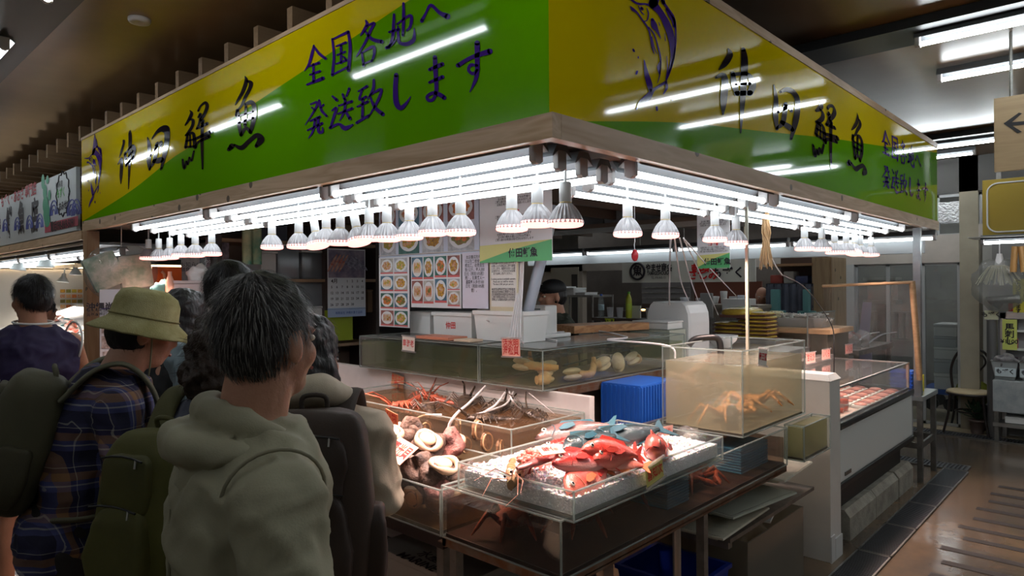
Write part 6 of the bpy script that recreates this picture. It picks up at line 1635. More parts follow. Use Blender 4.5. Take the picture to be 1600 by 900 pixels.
def bin_(label, xa, xb, zbase, h, m_=bin_m, name='storage_bin', lidc=None):
    a, b = at(xa, 420, Y=SY + .06).x, at(xb, 420, Y=SY + .06).x
    t = thing(name, label, 'bin', ((a + b) / 2, SY + .2, zbase))
    MB().box((a, SY + .06, zbase), (b, SY + .40, zbase + h), bev=.02).build('bin', m_, t)
    MB().box((a - .01, SY + .05, zbase + h), (b + .01, SY + .41, zbase + h + .02), bev=.005).build('lid', lidc or WHITE, t)
    MB().box((a + .03, SY + .1, zbase + .01), (b - .03, SY + .36, zbase + h * .7), bev=.03).build('contents', mat('bin_fill', (.5, .5, .5), .7, mott=.5, mscale=12), t)
bin_('clear bin in the middle of the upper shelf, with a white handle', 434, 468, zs1, .32)
bin_('clear bin at the right of the upper shelf beside the calendar', 472, 506, zs1, .26)
bin_('white paper-wrapped bundle left of the clear bins', 408, 432, zs1, .24, foam)
bin_('large clear bin of white goods under the upper shelf', 452, 506, 1.12 + .38, .24)
bin_('white tub below the large clear bin', 452, 506, 1.12, .36, foam)
bin_('dark bin on the top shelf behind the bulbs', 405, 450, zs2, .2, mat('bin_dark', (.04, .04, .06), .5), lidc=BLACK)
bin_('brown carton on the top shelf right of the dark bin', 530, 552, zs2, .2, mat('carton', (.22, .14, .08), .7), 'carton', mat('carton', (.2, .14, .08)))
bin_('brown carton on the top shelf at the right end', 556, 588, zs2, .26, mat('carton', (.22, .14, .08)), 'carton', mat('carton', (.2, .14, .08)))
bin_('small brown carton right of the calendar', 574, 590, zs1 - .35, .22, mat('carton', (.22, .14, .08)), 'carton', mat('carton', (.2, .14, .08)))
# lime-coloured sheet under the calendar
a, b = at(508, 500, Y=SY - .03), at(551, 500, Y=SY - .03)
o = MB().box((a.x, SY - .03, at(530, 532, Y=SY).z), (b.x, SY - .02, at(530, 484, Y=SY).z)).build('lime_panel', mat('lime_panel', (.36, .44, .02), .5)); tag(o, 'lime green panel below the calendar', 'panel')
# calendar
CY = SY - .09
a, b = at(512, 440, Y=CY), at(571, 440, Y=CY)
zt, zm, zb, z3 = at(541, 389, Y=CY).z, at(541, 434, Y=CY).z, at(541, 481, Y=CY).z, at(541, 495, Y=CY).z
t = thing('wall_calendar', 'hanging April calendar with a photo of fish catch above the dates', 'calendar', ((a.x + b.x) / 2, CY, z3))
MB().box((a.x, CY, zb), (b.x, CY + .004, zt)).build('sheet', mat('paper_white', (.74, .74, .76)), t)
MB().box((a.x, CY - .001, zb - .01), (b.x, CY + .006, zb)).box((a.x, CY, z3), (b.x, CY + .004, zb - .012)).build('foot_strip', mat('strip_blue', (.42, .52, .72), .5), t)
ph = MB(); ph.quad((a.x + .01, CY - .001, zm), (b.x - .01, CY - .001, zm), (b.x - .01, CY - .001, zt - .012), (a.x + .01, CY - .001, zt - .012)); ph.build('photo', mat('photo_violet', (.13, .10, .18), .4, c2=(.30, .24, .30), mscale=9), t)
ph = MB(); wq = b.x - a.x
for i in range(9):
    u = .12 + i * .095; c = Vector((a.x + wq * u, CY - .003, (zm + zt) / 2))
    ph.cur = 0 if i < 4 else 1
    ph.ell(c, (wq * .035, .0015, (zt - zm) * .36), 12, 8, rot=Matrix.Rotation(R(32 if i < 4 else -48), 3, 'Y'))
ph.build('fish_picture', [mat('pic_red', (.52, .13, .09), .4, c2=(.6, .38, .30), mscale=30), mat('pic_silver', (.36, .34, .44), .4, c2=(.12, .11, .16), mscale=30)], t)
fw = lambda x, z: frame((x, CY - .0015, z), (1, 0, 0), (0, 0, 1))
text('4月', .05, fw(a.x + wq * .17, zm - .035), BLK_INK, parent=t, bold=.02)
mb = MB(); 
for d in range(1, 31):
    c_ = (d + 2) % 7; r_ = (d + 2) // 7
    text(str(d), .034, fw(a.x + wq * (.10 + .135 * c_), zm - .035 - .058 * r_), None, parent=mb, bold=.02)
mb.build('dates', BLK_INK, t)
text('有限会社 沖縄水産食品卸', .028, fw(a.x + wq * .55, (zb + z3) / 2 - .005), mat('ink_blue', (.05, .10, .4), .5), parent=t, bold=.01)

# left: white counter, orange sign, papers, green cloth, dark poster, bag of newspapers
LY = 6.05
def hang(label, name, cat, x0, x1, y0, y1, Y, m_, th=.01):
    xm = (x0 + x1) / 2
    a, b = at(x0, (y0 + y1) / 2, Y=Y), at(x1, (y0 + y1) / 2, Y=Y)
    z0, z1 = at(xm, y1, Y=Y).z, at(xm, y0, Y=Y).z
    t = thing(name, label, cat, ((a.x + b.x) / 2, Y, z0))
    MB().box((a.x, Y, z0), (b.x, Y + th, z1)).build('sheet', m_, t)
    return t, (a.x, b.x, z0, z1)
t, (xa, xb, z0, z1) = hang('vermilion banner board with a white hook mark at the left back', 'orange_board', 'board', 238, 284, 417, 466, LY - .05, mat('vermilion', (.72, .12, .01), .5))
MB().tube([(xa + .10, LY - .06, z0 + .05), (xa + .09, LY - .06, z1 - .06), (xa + .07, LY - .06, z1 - .04)], .012, 8).build('mark', mat('peach', (.7, .35, .2), .5), t)
MB().box((xa, LY - .04, 0), (xa + .03, LY - .01, z0)).box((xb - .03, LY - .04, 0), (xb, LY - .01, z0)).build('leg', DSTEEL, t)
t, (xa, xb, z0, z1) = hang('white paper with a faint drawing pinned right of the vermilion board', 'paper_notice', 'paper', 284, 312, 400, 440, LY, mat('paper_grey', (.42, .41, .40), .6, mott=.3, mscale=18))
text('お知らせ\n鮮魚入荷', .045, frame(((xa + xb) / 2, LY - .002, z1 - .1), (1, 0, 0), (0, 0, 1)), BLK_INK, parent=t)
t, (xa, xb, z0, z1) = hang('dark festival poster with white letters behind the left bulbs', 'dark_poster', 'poster', 322, 358, 372, 432, LY, mat('poster_dark', (.10, .08, .10), .4, c2=(.35, .25, .28), mscale=14))
text('やちむん市場\n開催', .05, frame(((xa + xb) / 2, LY - .002, z0 + .10), (1, 0, 0), (0, 0, 1)), WHITE, parent=t, bold=.02, sx=.8)
o = MB().sheet(lambda u, v: (at(378 + 30 * u, 380, Y=5.6).x, 5.6 + .02 * math.sin(u * 12), at(390, 413, Y=5.6).z + (at(390, 352, Y=5.6).z - at(390, 413, Y=5.6).z) * v), 20, 10).build('green_cloth', mat('cloth_green', (.02, .22, .15), .6, c2=(.45, .40, .22), mscale=4)); tag(o, 'hanging green and beige patterned cloth between the bulb groups', 'cloth')
o = MB().box((at(383, 400, Y=5.6).x, 5.6, at(390, 352, Y=5.6).z - .02), (at(406, 400, Y=5.6).x, 5.61, 2.41)).build('cloth_pole', DSTEEL); tag(o, 'strip holding the green patterned cloth', 'strip')
x0, x1 = at(236, 470, Y=5.5).x, at(338, 470, Y=5.5).x
zc = at(300, 462, Y=5.5).z
t = thing('side_counter', 'white counter at the far left back of the stall under the vermilion board', 'counter', ((x0 + x1) / 2, 5.7, 0))
MB().box((x0 - .1, 5.5, 0), (x1, 5.98, zc - .03)).build('body', mat('counter_white', (.44, .43, .42), .5), t)
MB().box((x0 - .12, 5.48, zc - .03), (x1 + .02, 5.99, zc)).build('counter_top', wsh, t)
a, b = at(271, 455, Y=5.52).x, at(334, 455, Y=5.52).x
foambox('low white box on the side counter right of the vermilion board', a, b, 5.52, 5.8, zc + .002, zc + .12, mat('box_pinkish', (.62, .56, .56), .5), 'foam boxes')
q = at(276, 450, Y=5.55)
o = MB().lathe([(.035, 0), (.037, .10), (.025, .13), (.014, .16), (.014, .19), (0, .19)], c=(q.x - .05, 5.55, zc + .001), n=16).build('spray_bottle', mat('spray', (.72, .42, .30), .3)); tag(o, 'peach-coloured spray bottle in front of the vermilion board', 'bottle')
b_ = MB().ell((0, 0, 0), (.09, .07, .07), 16, 12); b_.v = [v + v.normalized() * .05 * nz(v, 20, 3) + Vector((at(306, 443, Y=5.7).x, 5.65, zc + .17)) for v in b_.v]
o = b_.build('tissue_bag', WHITE); tag(o, 'crumpled white bag on the low white box', 'bag')
b_ = MB().ell((0, 0, 0), (.07, .05, .06), 14, 10); b_.v = [v + v.normalized() * .05 * nz(v, 24, 3) + Vector((at(252, 458, Y=5.6).x, 5.6, zc + .05)) for v in b_.v]
o = b_.build('cloth_bundle', mat('teal_cloth', (.08, .22, .22), .8)); tag(o, 'small teal cloth bundle on the side counter', 'cloth')
# clear bag with newspapers hanging by the post
q = at(190, 425, Y=5.9)
t = thing('newspaper_bag', 'clear plastic bag of rolled newspapers hanging right of the wooden post', 'bag', q)
print_m = mat('newsprint', (.55, .56, .52), .6, c2=(.22, .34, .26), mscale=11)
for i, (dx, r_) in enumerate(((-.12, -24), (.10, -8))):
    MB().box((-.12, -.03, -.13), (.12, .03, .14), bev=.03, xf=Matrix.Translation((q.x + dx, q.y, q.z)) @ Matrix.Rotation(R(r_), 4, 'Y')).build('newspaper', print_m, t)
bg = MB().ell(q, (.27, .08, .24), 20, 14); bg.build('plastic_bag', clear_mat('clear_film', (.95, .95, .95), .12), t)
MB().tube([(q.x, q.y, q.z + .2), (q.x, q.y, 2.40)], .003, 5).build('string', hosew, t)
# newspaper front page standing behind the plaid shirt
t, (xa, xb, z0, z1) = hang('newspaper front page pasted on a board behind the person in the olive hat', 'newspaper_board', 'newspaper', 156, 232, 452, 560, 5.35, mat('newspaper', (.52, .50, .53), .6))
F_ = lambda u, v: frame((xa + (xb - xa) * u, 5.347, z1 + (z0 - z1) * v), (1, 0, 0), (0, 0, 1))
text('沖縄尚学 初Vへ', .058, F_(.36, .25), BLK_INK, parent=t, bold=.03)
MB().quad((xa + .01, 5.348, z1 - .14), (xb - .1, 5.348, z1 - .14), (xb - .1, 5.348, z1 - .13), (xa + .01, 5.348, z1 - .13)).build('rule', mat('rule_violet', (.12, .08, .3), .5), t)
text('第九十七回選抜高校野球大会決勝\n満塁本塁打で逆転勝利 県勢二度目', .026, F_(.36, .33), BLK_INK, parent=t, bold=.01)
for u0, u1, v0, v1 in ((.03, .30, .40, .62), (.34, .52, .40, .62), (.03, .32, .66, .84), (.36, .55, .66, .84), (.05, .3, .88, .98)):
    MB().quad((xa + (xb - xa) * u0, 5.347, z1 + (z0 - z1) * v1), (xa + (xb - xa) * u1, 5.347, z1 + (z0 - z1) * v1), (xa + (xb - xa) * u1, 5.347, z1 + (z0 - z1) * v0), (xa + (xb - xa) * u0, 5.347, z1 + (z0 - z1) * v0)).build('news_photo', mat('news_photo', (.12, .07, .06), .5, c2=(.42, .36, .34), mscale=22), t)
MB().box((xa, 5.36, 0), (xb, 5.38, z0)).build('stand_panel', mat('counter_white', (.44, .43, .42)), t)

# ================================================================ the neighbouring stall on the left
t = thing('neighbour_sign', 'white neighbouring fascia with big black characters, a green shape and a speech bubble', 'sign', (XS, 8.5, 2.2))
ya, yb, z0, z1 = YE + .16, 11.6, 2.175, 2.70
MB().box((XS, ya, z0), (XS + .03, yb, z1)).build('board', mat('board_white', (.56, .60, .62), .45), t)
N = lambda x, y, dd=.003: at(x, y, X=XS - dd)
FL = lambda x, y: frame(N(x, y), (0, -1, 0), (0, 0, 1))
text('もずく・あおさ 専門店', .135, frame(N(27, 307), (0, -1, 0), (0, 0, 1)), mat('ink_rose', (.50, .04, .06), .5), parent=t, bold=.03, sx=1.15)
for x, y, ch in ((-3, 365, '港'), (14, 352, '鮮'), (33, 344, '魚'), (54, 340, '店')):
    q = N(x, y); text(ch, .34, frame(q, (0, -1, 0), (0, 0, 1)), BLK_INK, parent=t, bold=.045, sx=.8)
text('沖縄県産', .06, FL(92, 289), BLK_INK, parent=t, bold=.01); text('もずく', .09, FL(95, 302), mat('ink_green', (.12, .42, .12), .5), parent=t, bold=.04); text('の', .07, FL(108, 302), BLK_INK, parent=t, bold=.02); text('おみせ!!', .085, FL(99, 322), BLK_INK, parent=t, bold=.03)
c = N(98, 303); mb = MB()
mb.tube([c + Vector((0, (.40 + .03 * math.cos(a * 1.571)) * math.cos(a * PI / 24) * .50, (.40 + .03 * math.cos(a * 1.571)) * math.sin(a * PI / 24) * .46)) for a in range(48)], .005, 6, closed=True); mb.build('speech_bubble', BLK_INK, t)
mb = MB()
for x, y, ry, rz in ((67, 284, .06, .07), (74, 281, .05, .04), (70, 300, .07, .07), (77, 305, .05, .05), (71, 320, .10, .08), (73, 334, .12, .09), (74, 345, .10, .06)):
    q = N(x, y, .004); mb.add([q + Vector((-.0002 * len(mb.f), ry * math.cos(a * PI / 8), rz * math.sin(a * PI / 8))) for a in range(16)], [tuple(range(16))])
mb.build('green_shape', mat('print_teal', (.05, .30, .17), .5), t)
a, b = N(70, 352), N(121, 344); mb = MB()
mb.add([N(70, 350, .005), N(122, 337, .005), N(122, 352, .005), N(70, 364, .005)], [(0, 1, 2, 3)]); mb.build('red_block', mat('print_red', (.45, .06, .10), .5), t)
text('電話098-869-5091', .10, frame(N(97, 352, .008), (N(122, 346) - N(70, 357)), (0, 0, 1)), BLK_INK, parent=t, bold=.02, sx=1.0)
mb = MB()
for k, x in enumerate((8, 27, 46, 62, 84, 112, 119)):
    q = N(x, 362 - x * .1 if x < 80 else 336)
    mb = MB()
    for r_ in (.05, .09, .13): mb.tube([q + Vector((0, r_ * math.cos(a * PI / 10), r_ * math.sin(a * PI / 10))) for a in range(11)], .005, 5)
    mb.build('wave_pattern', mat('print_blue', (.16, .18, .50), .5), t)
o = MB().box((XS + .0, YE + .02, 2.09), (XS + .045, 12.5, 2.165)).build('wooden_beam', pine); tag(o, 'pine beam under the white neighbouring fascia', 'beam')
t = thing('light_canopy', 'grey metal canopy under the neighbouring fascia', 'canopy', (2.0, 9, 2.0))
MB().box((XS + .05, YE + .1, 2.06), (2.6, 12.5, 2.08)).build('sheet', mat('canopy_grey', (.20, .21, .22), .35, .5), t)
for r_ in range(2):
    for k in range(4):
        place(stub, (XS + .14 + .25 * r_, 7.2 + 1.3 * k, 2.02), (0, 0, PI / 2), 'fluorescent tube of the neighbouring stall, %s row, %s' % (('front', 'rear')[r_], ('nearest the wooden post', 'second from the post', 'third from the post', 'furthest away')[k]))
shade_m = mat('shade_white', (.50, .53, .52), .35)
lpn = proto('clip_lamp', '', 'lamp', 'white lamps of the neighbouring stall')
MB().lathe([(.02, .14), (.03, .13), (.035, .09), (.05, .07), (.085, .01), (.086, .0), (.08, .0)], n=24).build('lamp_shade', shade_m, lpn)
MB().tube([(0, 0, .13), (0, 0, .22)], .01, 8).build('stem', shade_m, lpn)
MB().ell((0, 0, .03), (.035, .035, .03), 12, 8).build('bulb', mat('bulb_warm', (1, .95, .85), .4, emit=(1, .9, .75), es=3), lpn)
sp2 = bpy.data.lights.new('lamp_light', 'SPOT'); sp2.energy = 60; sp2.spot_size = R(130); sp2.spot_blend = .9; sp2.color = (1, .9, .8); sp2.shadow_soft_size = .05
so2 = bpy.data.objects.new('lamp_light', sp2); col.objects.link(so2); so2.parent = lpn; so2.location = (0, 0, -.03)
for i, (x, y, X) in enumerate(((71, 418, 1.9), (28, 422, 1.9), (118, 430, 2.9), (98, 441, 2.9), (46, 441, 2.6))):
    q = at(x, y, X=X)
    place(lpn, (X, q.y, q.z), (0, R(8 * (i % 2)), 0), 'white lamp of the neighbouring stall, %s' % ('larger, nearer the wooden post', 'larger, further from the post', 'small glowing one beside the post', 'small cream one left of the glowing one', 'small one furthest left')[i], first=i == 0)
o = MB().box((1.88, 7.0, 2.03), (1.92, 12.8, 2.055)).box((2.88, 6.6, 2.0), (2.92, 12.8, 2.055)).build('lamp_rail', DSTEEL); tag(o, 'rails from which the white lamps hang', 'rail')
# its counter with ice and fish
t = thing('neighbour_counter', 'white display counter of the neighbouring stall, heaped with ice', 'counter', (2.3, 9, 0))
MB().box((1.75, 6.5, 0), (3.1, 12.5, .97), bev=.01).build('body', WHITE, t)
m = MB(); m.sheet(lambda u, v: (1.77 + 1.3 * u, 6.52 + 5.9 * v, 1.0 + .40 * u + .02 * noise.noise(Vector((u * 12, v * 40, 2)))), 20, 80); m.build('ice_slope', icebed, t)
MB().box((3.08, 6.5, .97), (3.12, 12.5, 1.45)).box((1.76, 6.5, .97), (3.1, 6.52, 1.2)).build('screen', ACRYL, t)
cols = [(.62, .10, .06), (.60, .42, .38), (.08, .22, .26), (.70, .52, .46), (.42, .30, .12), (.70, .66, .62)]
nf = None
for i in range(60):
    u = rnd.uniform(.04, .7); v = (i / 60) ** 1.2 * .8
    k = i % 3
    key = ('nf', k)
    if key not in MATS:
        t_ = fish('market_fish', '', .34, .11, .06, cols[k * 2], cols[k * 2 + 1], cols[k * 2], None, 'fish', 'fish on the neighbouring stall')
        MATS[key] = t_; ff = True
    else: ff = False
    place(MATS[key], (1.77 + 1.3 * u, 6.62 + 5.9 * v, 1.035 + .40 * u), (R(80), R(-10), R(rnd.uniform(60, 120))), ('red fish', 'blue-grey fish', 'brownish fish')[k] + ' on the neighbouring ice, %s of its kind from the wooden post' % ORD[i // 3], first=ff)
for k in range(3): del MATS[('nf', k)]
# back wall panel of the neighbouring stall
BY = 12.9
t = thing('back_wall_board', 'white wall board with small pictures at the far end of the neighbouring fish counter', 'board', (2, BY, 0))
MB().box((-.5, BY, 0), (5, BY + .04, 2.0)).build('panel', mat('board_cream', (.55, .53, .48), .6), t)
MB().box((-.5, BY - .05, 2.02), (5, BY, 2.10)).build('warm_strip', mat('warm_strip', (1, .7, .4), .5, emit=(1, .72, .42), es=2.5), t)
for i in range(5):
    for j in range(4):
        q = at(98 + 9 * i, 455 + 8 * j, Y=BY - .003)
        MB().quad((q.x - .035, q.y, q.z - .025), (q.x + .035, q.y, q.z - .025), (q.x + .035, q.y, q.z + .03), (q.x - .035, q.y, q.z + .03)).build('picture', foodm[(i * 2 + j) % 6], t)
# ================================================================ right-hand props
t = thing('arrow_sign', 'plywood hanging sign with a black arrow pointing left', 'sign', (4.7, .5, 2.35))
AX = 4.75
a, b = at(1553, 200, X=AX), at(1680, 200, X=AX); z1, z0 = at(1553, 154, X=AX).z, at(1553, 269, X=AX).z
MB().box((AX, b.y, z0), (AX + .03, a.y, z1), bev=.003).build('board', wood_mat('ply_pale', (.52, .38, .22), (.46, .33, .19), 1, 2.5, .45, False), t)
m = MB(); f = lambda x, y: at(x, y, X=AX - .003)
m.add([f(1568, 193), f(1592, 176), f(1597, 177), f(1581, 191), f(1625, 187), f(1625, 193), f(1581, 196), f(1597, 206), f(1590, 208)], [(0, 1, 2, 3), (0, 3, 4, 5, 6), (0, 6, 7, 8)]); m.build('arrow', mat('arrow_black', (.03, .03, .035), .4), t)
for y_ in (a.y - .08, b.y + .08): MB().tube([(AX + .015, y_, z1), (AX + .015, y_, CEIL)], .008, 8).build('hanger', DSTEEL, t)
AX2 = 8.05
a, b = at(1535, 330, X=AX2), at(1690, 330, X=AX2); z1, z0 = at(1535, 282, X=AX2).z, at(1535, 370, X=AX2).z
t = thing('mustard_sign', 'mustard yellow shop sign with a rounded white outline at the right edge', 'sign', (AX2, (a.y + b.y) / 2, z0))
MB().box((AX2, b.y, z0), (AX2 + .25, a.y, z1), bev=.006).build('board', mat('mustard', (.36, .25, .03), .45), t)
yc, zc_ = (a.y + b.y) / 2, (z0 + z1) / 2; hw, hh, rr_ = (a.y - b.y) / 2 - .04, (z1 - z0) / 2 - .04, .09
pts = []
for (sy, sz, a0) in ((1, 1, 0), (-1, 1, 90), (-1, -1, 180), (1, -1, 270)):
    for k in range(7):
        an = R(a0 + 15 * k); pts.append((AX2 - .003, yc + sy * (hw - rr_) + rr_ * math.cos(an), zc_ + sz * (hh - rr_) + rr_ * math.sin(an)))
MB().tube(pts, .008, 6, closed=True).build('outline', WHITE, t)
MB().box((AX2 + .1, b.y + .1, z1), (AX2 + .14, b.y + .14, CEIL)).box((AX2 + .1, a.y - .14, z1), (AX2 + .14, a.y - .1, CEIL)).build('hanger', DSTEEL, t)
q = at(1566, 378, X=8.0)
place(at_, (8.0, at(1533, 378, X=8.0).y - .62, q.z + .02), (0, 0, PI / 2), 'fluorescent light hanging below the mustard yellow sign')
o = MB().box((7.98, q.y - .2, q.z + .06), (8.0, q.y - .18, z0)).box((8.0, q.y - .21, z0 - .02), (8.1, q.y - .17, z0 + .0)).build('light_bracket', DSTEEL); tag(o, 'bracket between the mustard sign and the light below it', 'bracket')
o = MB().box((7.9, b.y, q.z + .045), (8.3, a.y + .1, z0 - .005)).build('sign_shelf', mat('ledge', (.42, .40, .36), .5)); tag(o, 'pale ledge under the mustard yellow sign', 'ledge')
# beige board wall right of the column
struct(MB().box((WX + .02, -3, .0), (WX + .1, yc0 - .12, zl1)), 'wall_side', mat('side_wall', (.20, .19, .18), .6, mott=.2, mscale=2))
o = MB().box((WX - .06, at(1585, 450, X=WX).y, .2), (WX, at(1545, 450, X=WX).y, at(1560, 408, X=WX).z)).build('wrapped_panel', mat('film_panel', (.32, .32, .33), .2, bump=.7, bscale=10)); tag(o, 'panel wrapped in clear film behind the bentwood chair', 'panel')
# net bag of pale fibre
q = at(1562, 420, X=8.75)
t = thing('hanging_mop', 'bunch of pale fibre strips in a clear bag hanging at the right edge', 'mop', q)
m = MB()
for i in range(46):
    an = rnd.uniform(-.95, .95); an2 = rnd.uniform(-.4, .4)
    m.tube(cm_spline([(q.x, q.y, q.z + .03), (q.x - .05 + .03 * an2, q.y + .10 * an, q.z + .02), (q.x - .06 + .05 * an2, q.y + .22 * an, q.z - .10 - .08 * rnd.random())], 4), .007, 5, flat=.4)
m.build('fibre', mat('fibre', (.56, .52, .40), .7), t)
b_ = MB().ell((0, 0, 0), (.10, .26, .28), 20, 16); b_.v = [v + v.normalized() * .05 * nz(v, 9, 3) + q + Vector((0, 0, -.16)) for v in b_.v]
b_.build('clear_bag', clear_mat('bag_haze', (.85, .85, .83), .3, (.5, .5, .48), .1), t)
MB().tube([q + Vector((0, 0, .02)), q + Vector((0, 0, .16))], [.05, .025], 10).tube([q + Vector((0, 0, .16)), (q.x, q.y, 2.2)], .006, 6).build('tie', hosew, t)
for i, (x0, x1) in enumerate(((1586, 1583), (1596, 1600))):
    o = MB().tube([at(x0, 385, X=8.6), at(x1, 425, X=8.6)], .03, 8).build('wooden_bar', mat('bar_orange', (.40, .20, .06), .5)); tag(o, 'orange-brown wooden bar leaning above the yellow vertical sign, ' + ('left' if i == 0 else 'right'), 'bar')
# bentwood chair
q = at(1516, 676, Z=0); CXc = 9.02; q = at(1514, 620, X=CXc)
t = thing('bentwood_chair', 'dark bentwood cafe chair with a pale round seat by the far wall', 'chair', (CXc, q.y, 0.012))
bw = mat('bentwood', (.02, .014, .012), .3)
Cx, Cy, z_ = CXc, q.y, .012
m = MB()
m.lathe([(.20, .43), (.215, .44), (.215, .455), (.20, .465), (0, .46)], c=(Cx, Cy, z_), n=28); m.build('seat', mat('seat_cane', (.50, .40, .24), .6), t)
MB().tube([(Cx + .21 * math.cos(a * PI / 14), Cy + .21 * math.sin(a * PI / 14), z_ + .43) for a in range(28)], .015, 8, closed=True).build('seat_ring', bw, t)
for sx, sy in ((-1, -1), (1, -1), (-1, 1), (1, 1)):
    MB().tube([(Cx + .15 * sx, Cy + .15 * sy, z_ + .43), (Cx + .17 * sx, Cy + .17 * sy, z_ + .2), (Cx + .21 * sx, Cy + .21 * sy, z_)], [.015, .014, .012], 8).build('leg', bw, t)
MB().tube([(Cx + .13 * math.cos(a * PI / 12), Cy + .13 * math.sin(a * PI / 12), z_ + .23) for a in range(24)], .009, 6, closed=True).build('stretcher_ring', bw, t)
arc = lambda w_, h, x: [(Cx + x, Cy - w_, z_ + .44), (Cx + x * 1.1, Cy - w_ * 1.1, z_ + .44 + h * .5), (Cx + x * 1.15, Cy - w_ * .7, z_ + .44 + h * .9), (Cx + x * 1.2, Cy, z_ + .44 + h), (Cx + x * 1.15, Cy + w_ * .7, z_ + .44 + h * .9), (Cx + x * 1.1, Cy + w_ * 1.1, z_ + .44 + h * .5), (Cx + x, Cy + w_, z_ + .44)]
MB().tube(cm_spline(arc(.18, .48, .16), 6), .014, 8).build('back_frame', bw, t)
for s in (-1, 1):
    MB().tube(cm_spline([(Cx + .17, Cy + s * .06, z_ + .45), (Cx + .175, Cy + s * .05, z_ + .62), (Cx + .18, Cy + s * .13, z_ + .76), (Cx + .185, Cy + s * .09, z_ + .85), (Cx + .18, Cy + s * .02, z_ + .80)], 6), .010, 8).build('back_scroll', bw, t)
b_ = MB().ell((0, 0, 0), (.05, .17, .17), 20, 14); b_.v = [v + v.normalized() * .03 * nz(v, 9, 3) + Vector((Cx + .24, Cy + .0, .42)) for v in b_.v]
o = b_.build('green_bag', mat('bag_lime', (.24, .27, .02), .6)); o.location.z = .0
tag(o, 'olive-lime bag behind the bentwood chair', 'bag')
o = MB().box((9.2, Cy - .15, 0), (9.32, Cy + .15, .30)).build('bag_stool', mat('stool_dark', (.05, .05, .06), .6)); tag(o, 'dark box carrying the olive-lime bag', 'box')
q = at(1527, 668, Z=0.012)
pc = Vector((8.98, at(1527, 668, X=8.98).y, .014))
t = thing('potted_plant', 'small dark-leaved plant in a brown pot under the bentwood chair', 'plant', pc)
MB().lathe([(.06, 0), (.075, .13), (.085, .13), (.085, .15), (.07, .15), (0, .14)], c=pc, n=20).build('pot', mat('pot_brown', (.17, .12, .10), .6), t)
m = MB()
for i in range(60):
    an = rnd.random() * 6.28; el = rnd.uniform(.1, 1.3); L_ = rnd.uniform(.06, .17)
    c = pc + Vector((0, 0, .16)); d = Vector((math.cos(an) * math.cos(el), math.sin(an) * math.cos(el), math.sin(el)))
    m.tube([c, c + d * L_], .003, 5); e_ = c + d * L_
    sdv = d.cross(Vector((0, 0, 1))).normalized() * .02
    m.add([e_ - d * .02, e_ + sdv + d * .02, e_ + d * .07, e_ - sdv + d * .02], [(0, 1, 2, 3)])
m.build('leaves', mat('leaf_dark', (.02, .06, .025), .5), t)
# stand with patterned cloth and trays
SX = 8.72
ya, yb = at(1551, 620, X=SX).y, at(1551, 620, X=SX).y - 1.2
t = thing('cloth_stand', 'steel stand wrapped in pale floral cloth at the right edge', 'stand', (SX + .3, (ya + yb) / 2, 0))
z1, z0 = at(1575, 595, X=SX).z, at(1575, 645, X=SX).z
MB().box((SX, yb, z0), (SX + .24, ya, z1), bev=.01).build('cloth', mat('floral', (.40, .42, .42), .7, c2=(.30, .33, .34), mscale=11), t)
for yy in (ya - .03, yb + .03):
    for xx in (SX + .03, SX + .21): MB().box((xx - .02, yy - .02, .0), (xx + .02, yy + .02, z0)).build('leg', DSTEEL, t)
MB().box((SX, yb, .16), (SX + .24, ya, .20)).build('low_shelf', STEEL, t)
o = MB().box((SX + .03, yb + .1, .203), (SX + .22, ya - .1, .27), bev=.01).build('shelf_tray', WHITE); tag(o, 'white flat tray on the low shelf of the cloth-wrapped stand', 'tray')
for i, (xa_, xb_) in enumerate(((1548, 1590), (1592, 1625))):
    y0_, y1_ = at(xb_, 580, X=SX).y, at(xa_, 580, X=SX).y; zb_ = z1 + .002
    t = thing('stock_bin', 'grey bin of bagged seaweed on the cloth-wrapped stand, %s' % ('left' if i == 0 else 'right'), 'bin', (SX + .2, (y0_ + y1_) / 2, zb_))
    rr = lambda z, e: [Vector((SX + .02 - e, y0_ - e, z)), Vector((SX + .22 + e, y0_ - e, z)), Vector((SX + .22 + e, y1_ + e, z)), Vector((SX + .02 - e, y1_ + e, z))]
    MB().loft([rr(zb_, -.03), rr(zb_ + .19, 0), rr(zb_ + .20, .01), rr(zb_ + .19, -.01), rr(zb_ + .02, -.04)], smooth=False).build('bin', mat('bin_grey', (.36, .38, .38), .5), t)
    b_ = MB().ell((0, 0, 0), (.09, (y1_ - y0_) * .45, .08), 24, 14); b_.v = [v + v.normalized() * .04 * nz(v, 18, i) + Vector((SX + .12, (y0_ + y1_) / 2, zb_ + .19)) for v in b_.v]
    b_.build('seaweed_bags', mat('seaweed', (.10, .09, .10), .3, c2=(.3, .28, .27), mscale=16), t)
    MB().box((SX + .006, (y0_ + y1_) / 2 - .10, zb_ + .04), (SX + .010, (y0_ + y1_) / 2 + .08, zb_ + .13)).build('name_card', mat('card_bluish', (.60, .68, .70), .5), t)
    text('もずく', .055, frame((SX + .003, (y0_ + y1_) / 2 - .01, zb_ + .09), (0, -1, 0), (0, 0, 1)), BLK_INK, parent=t, bold=.03)
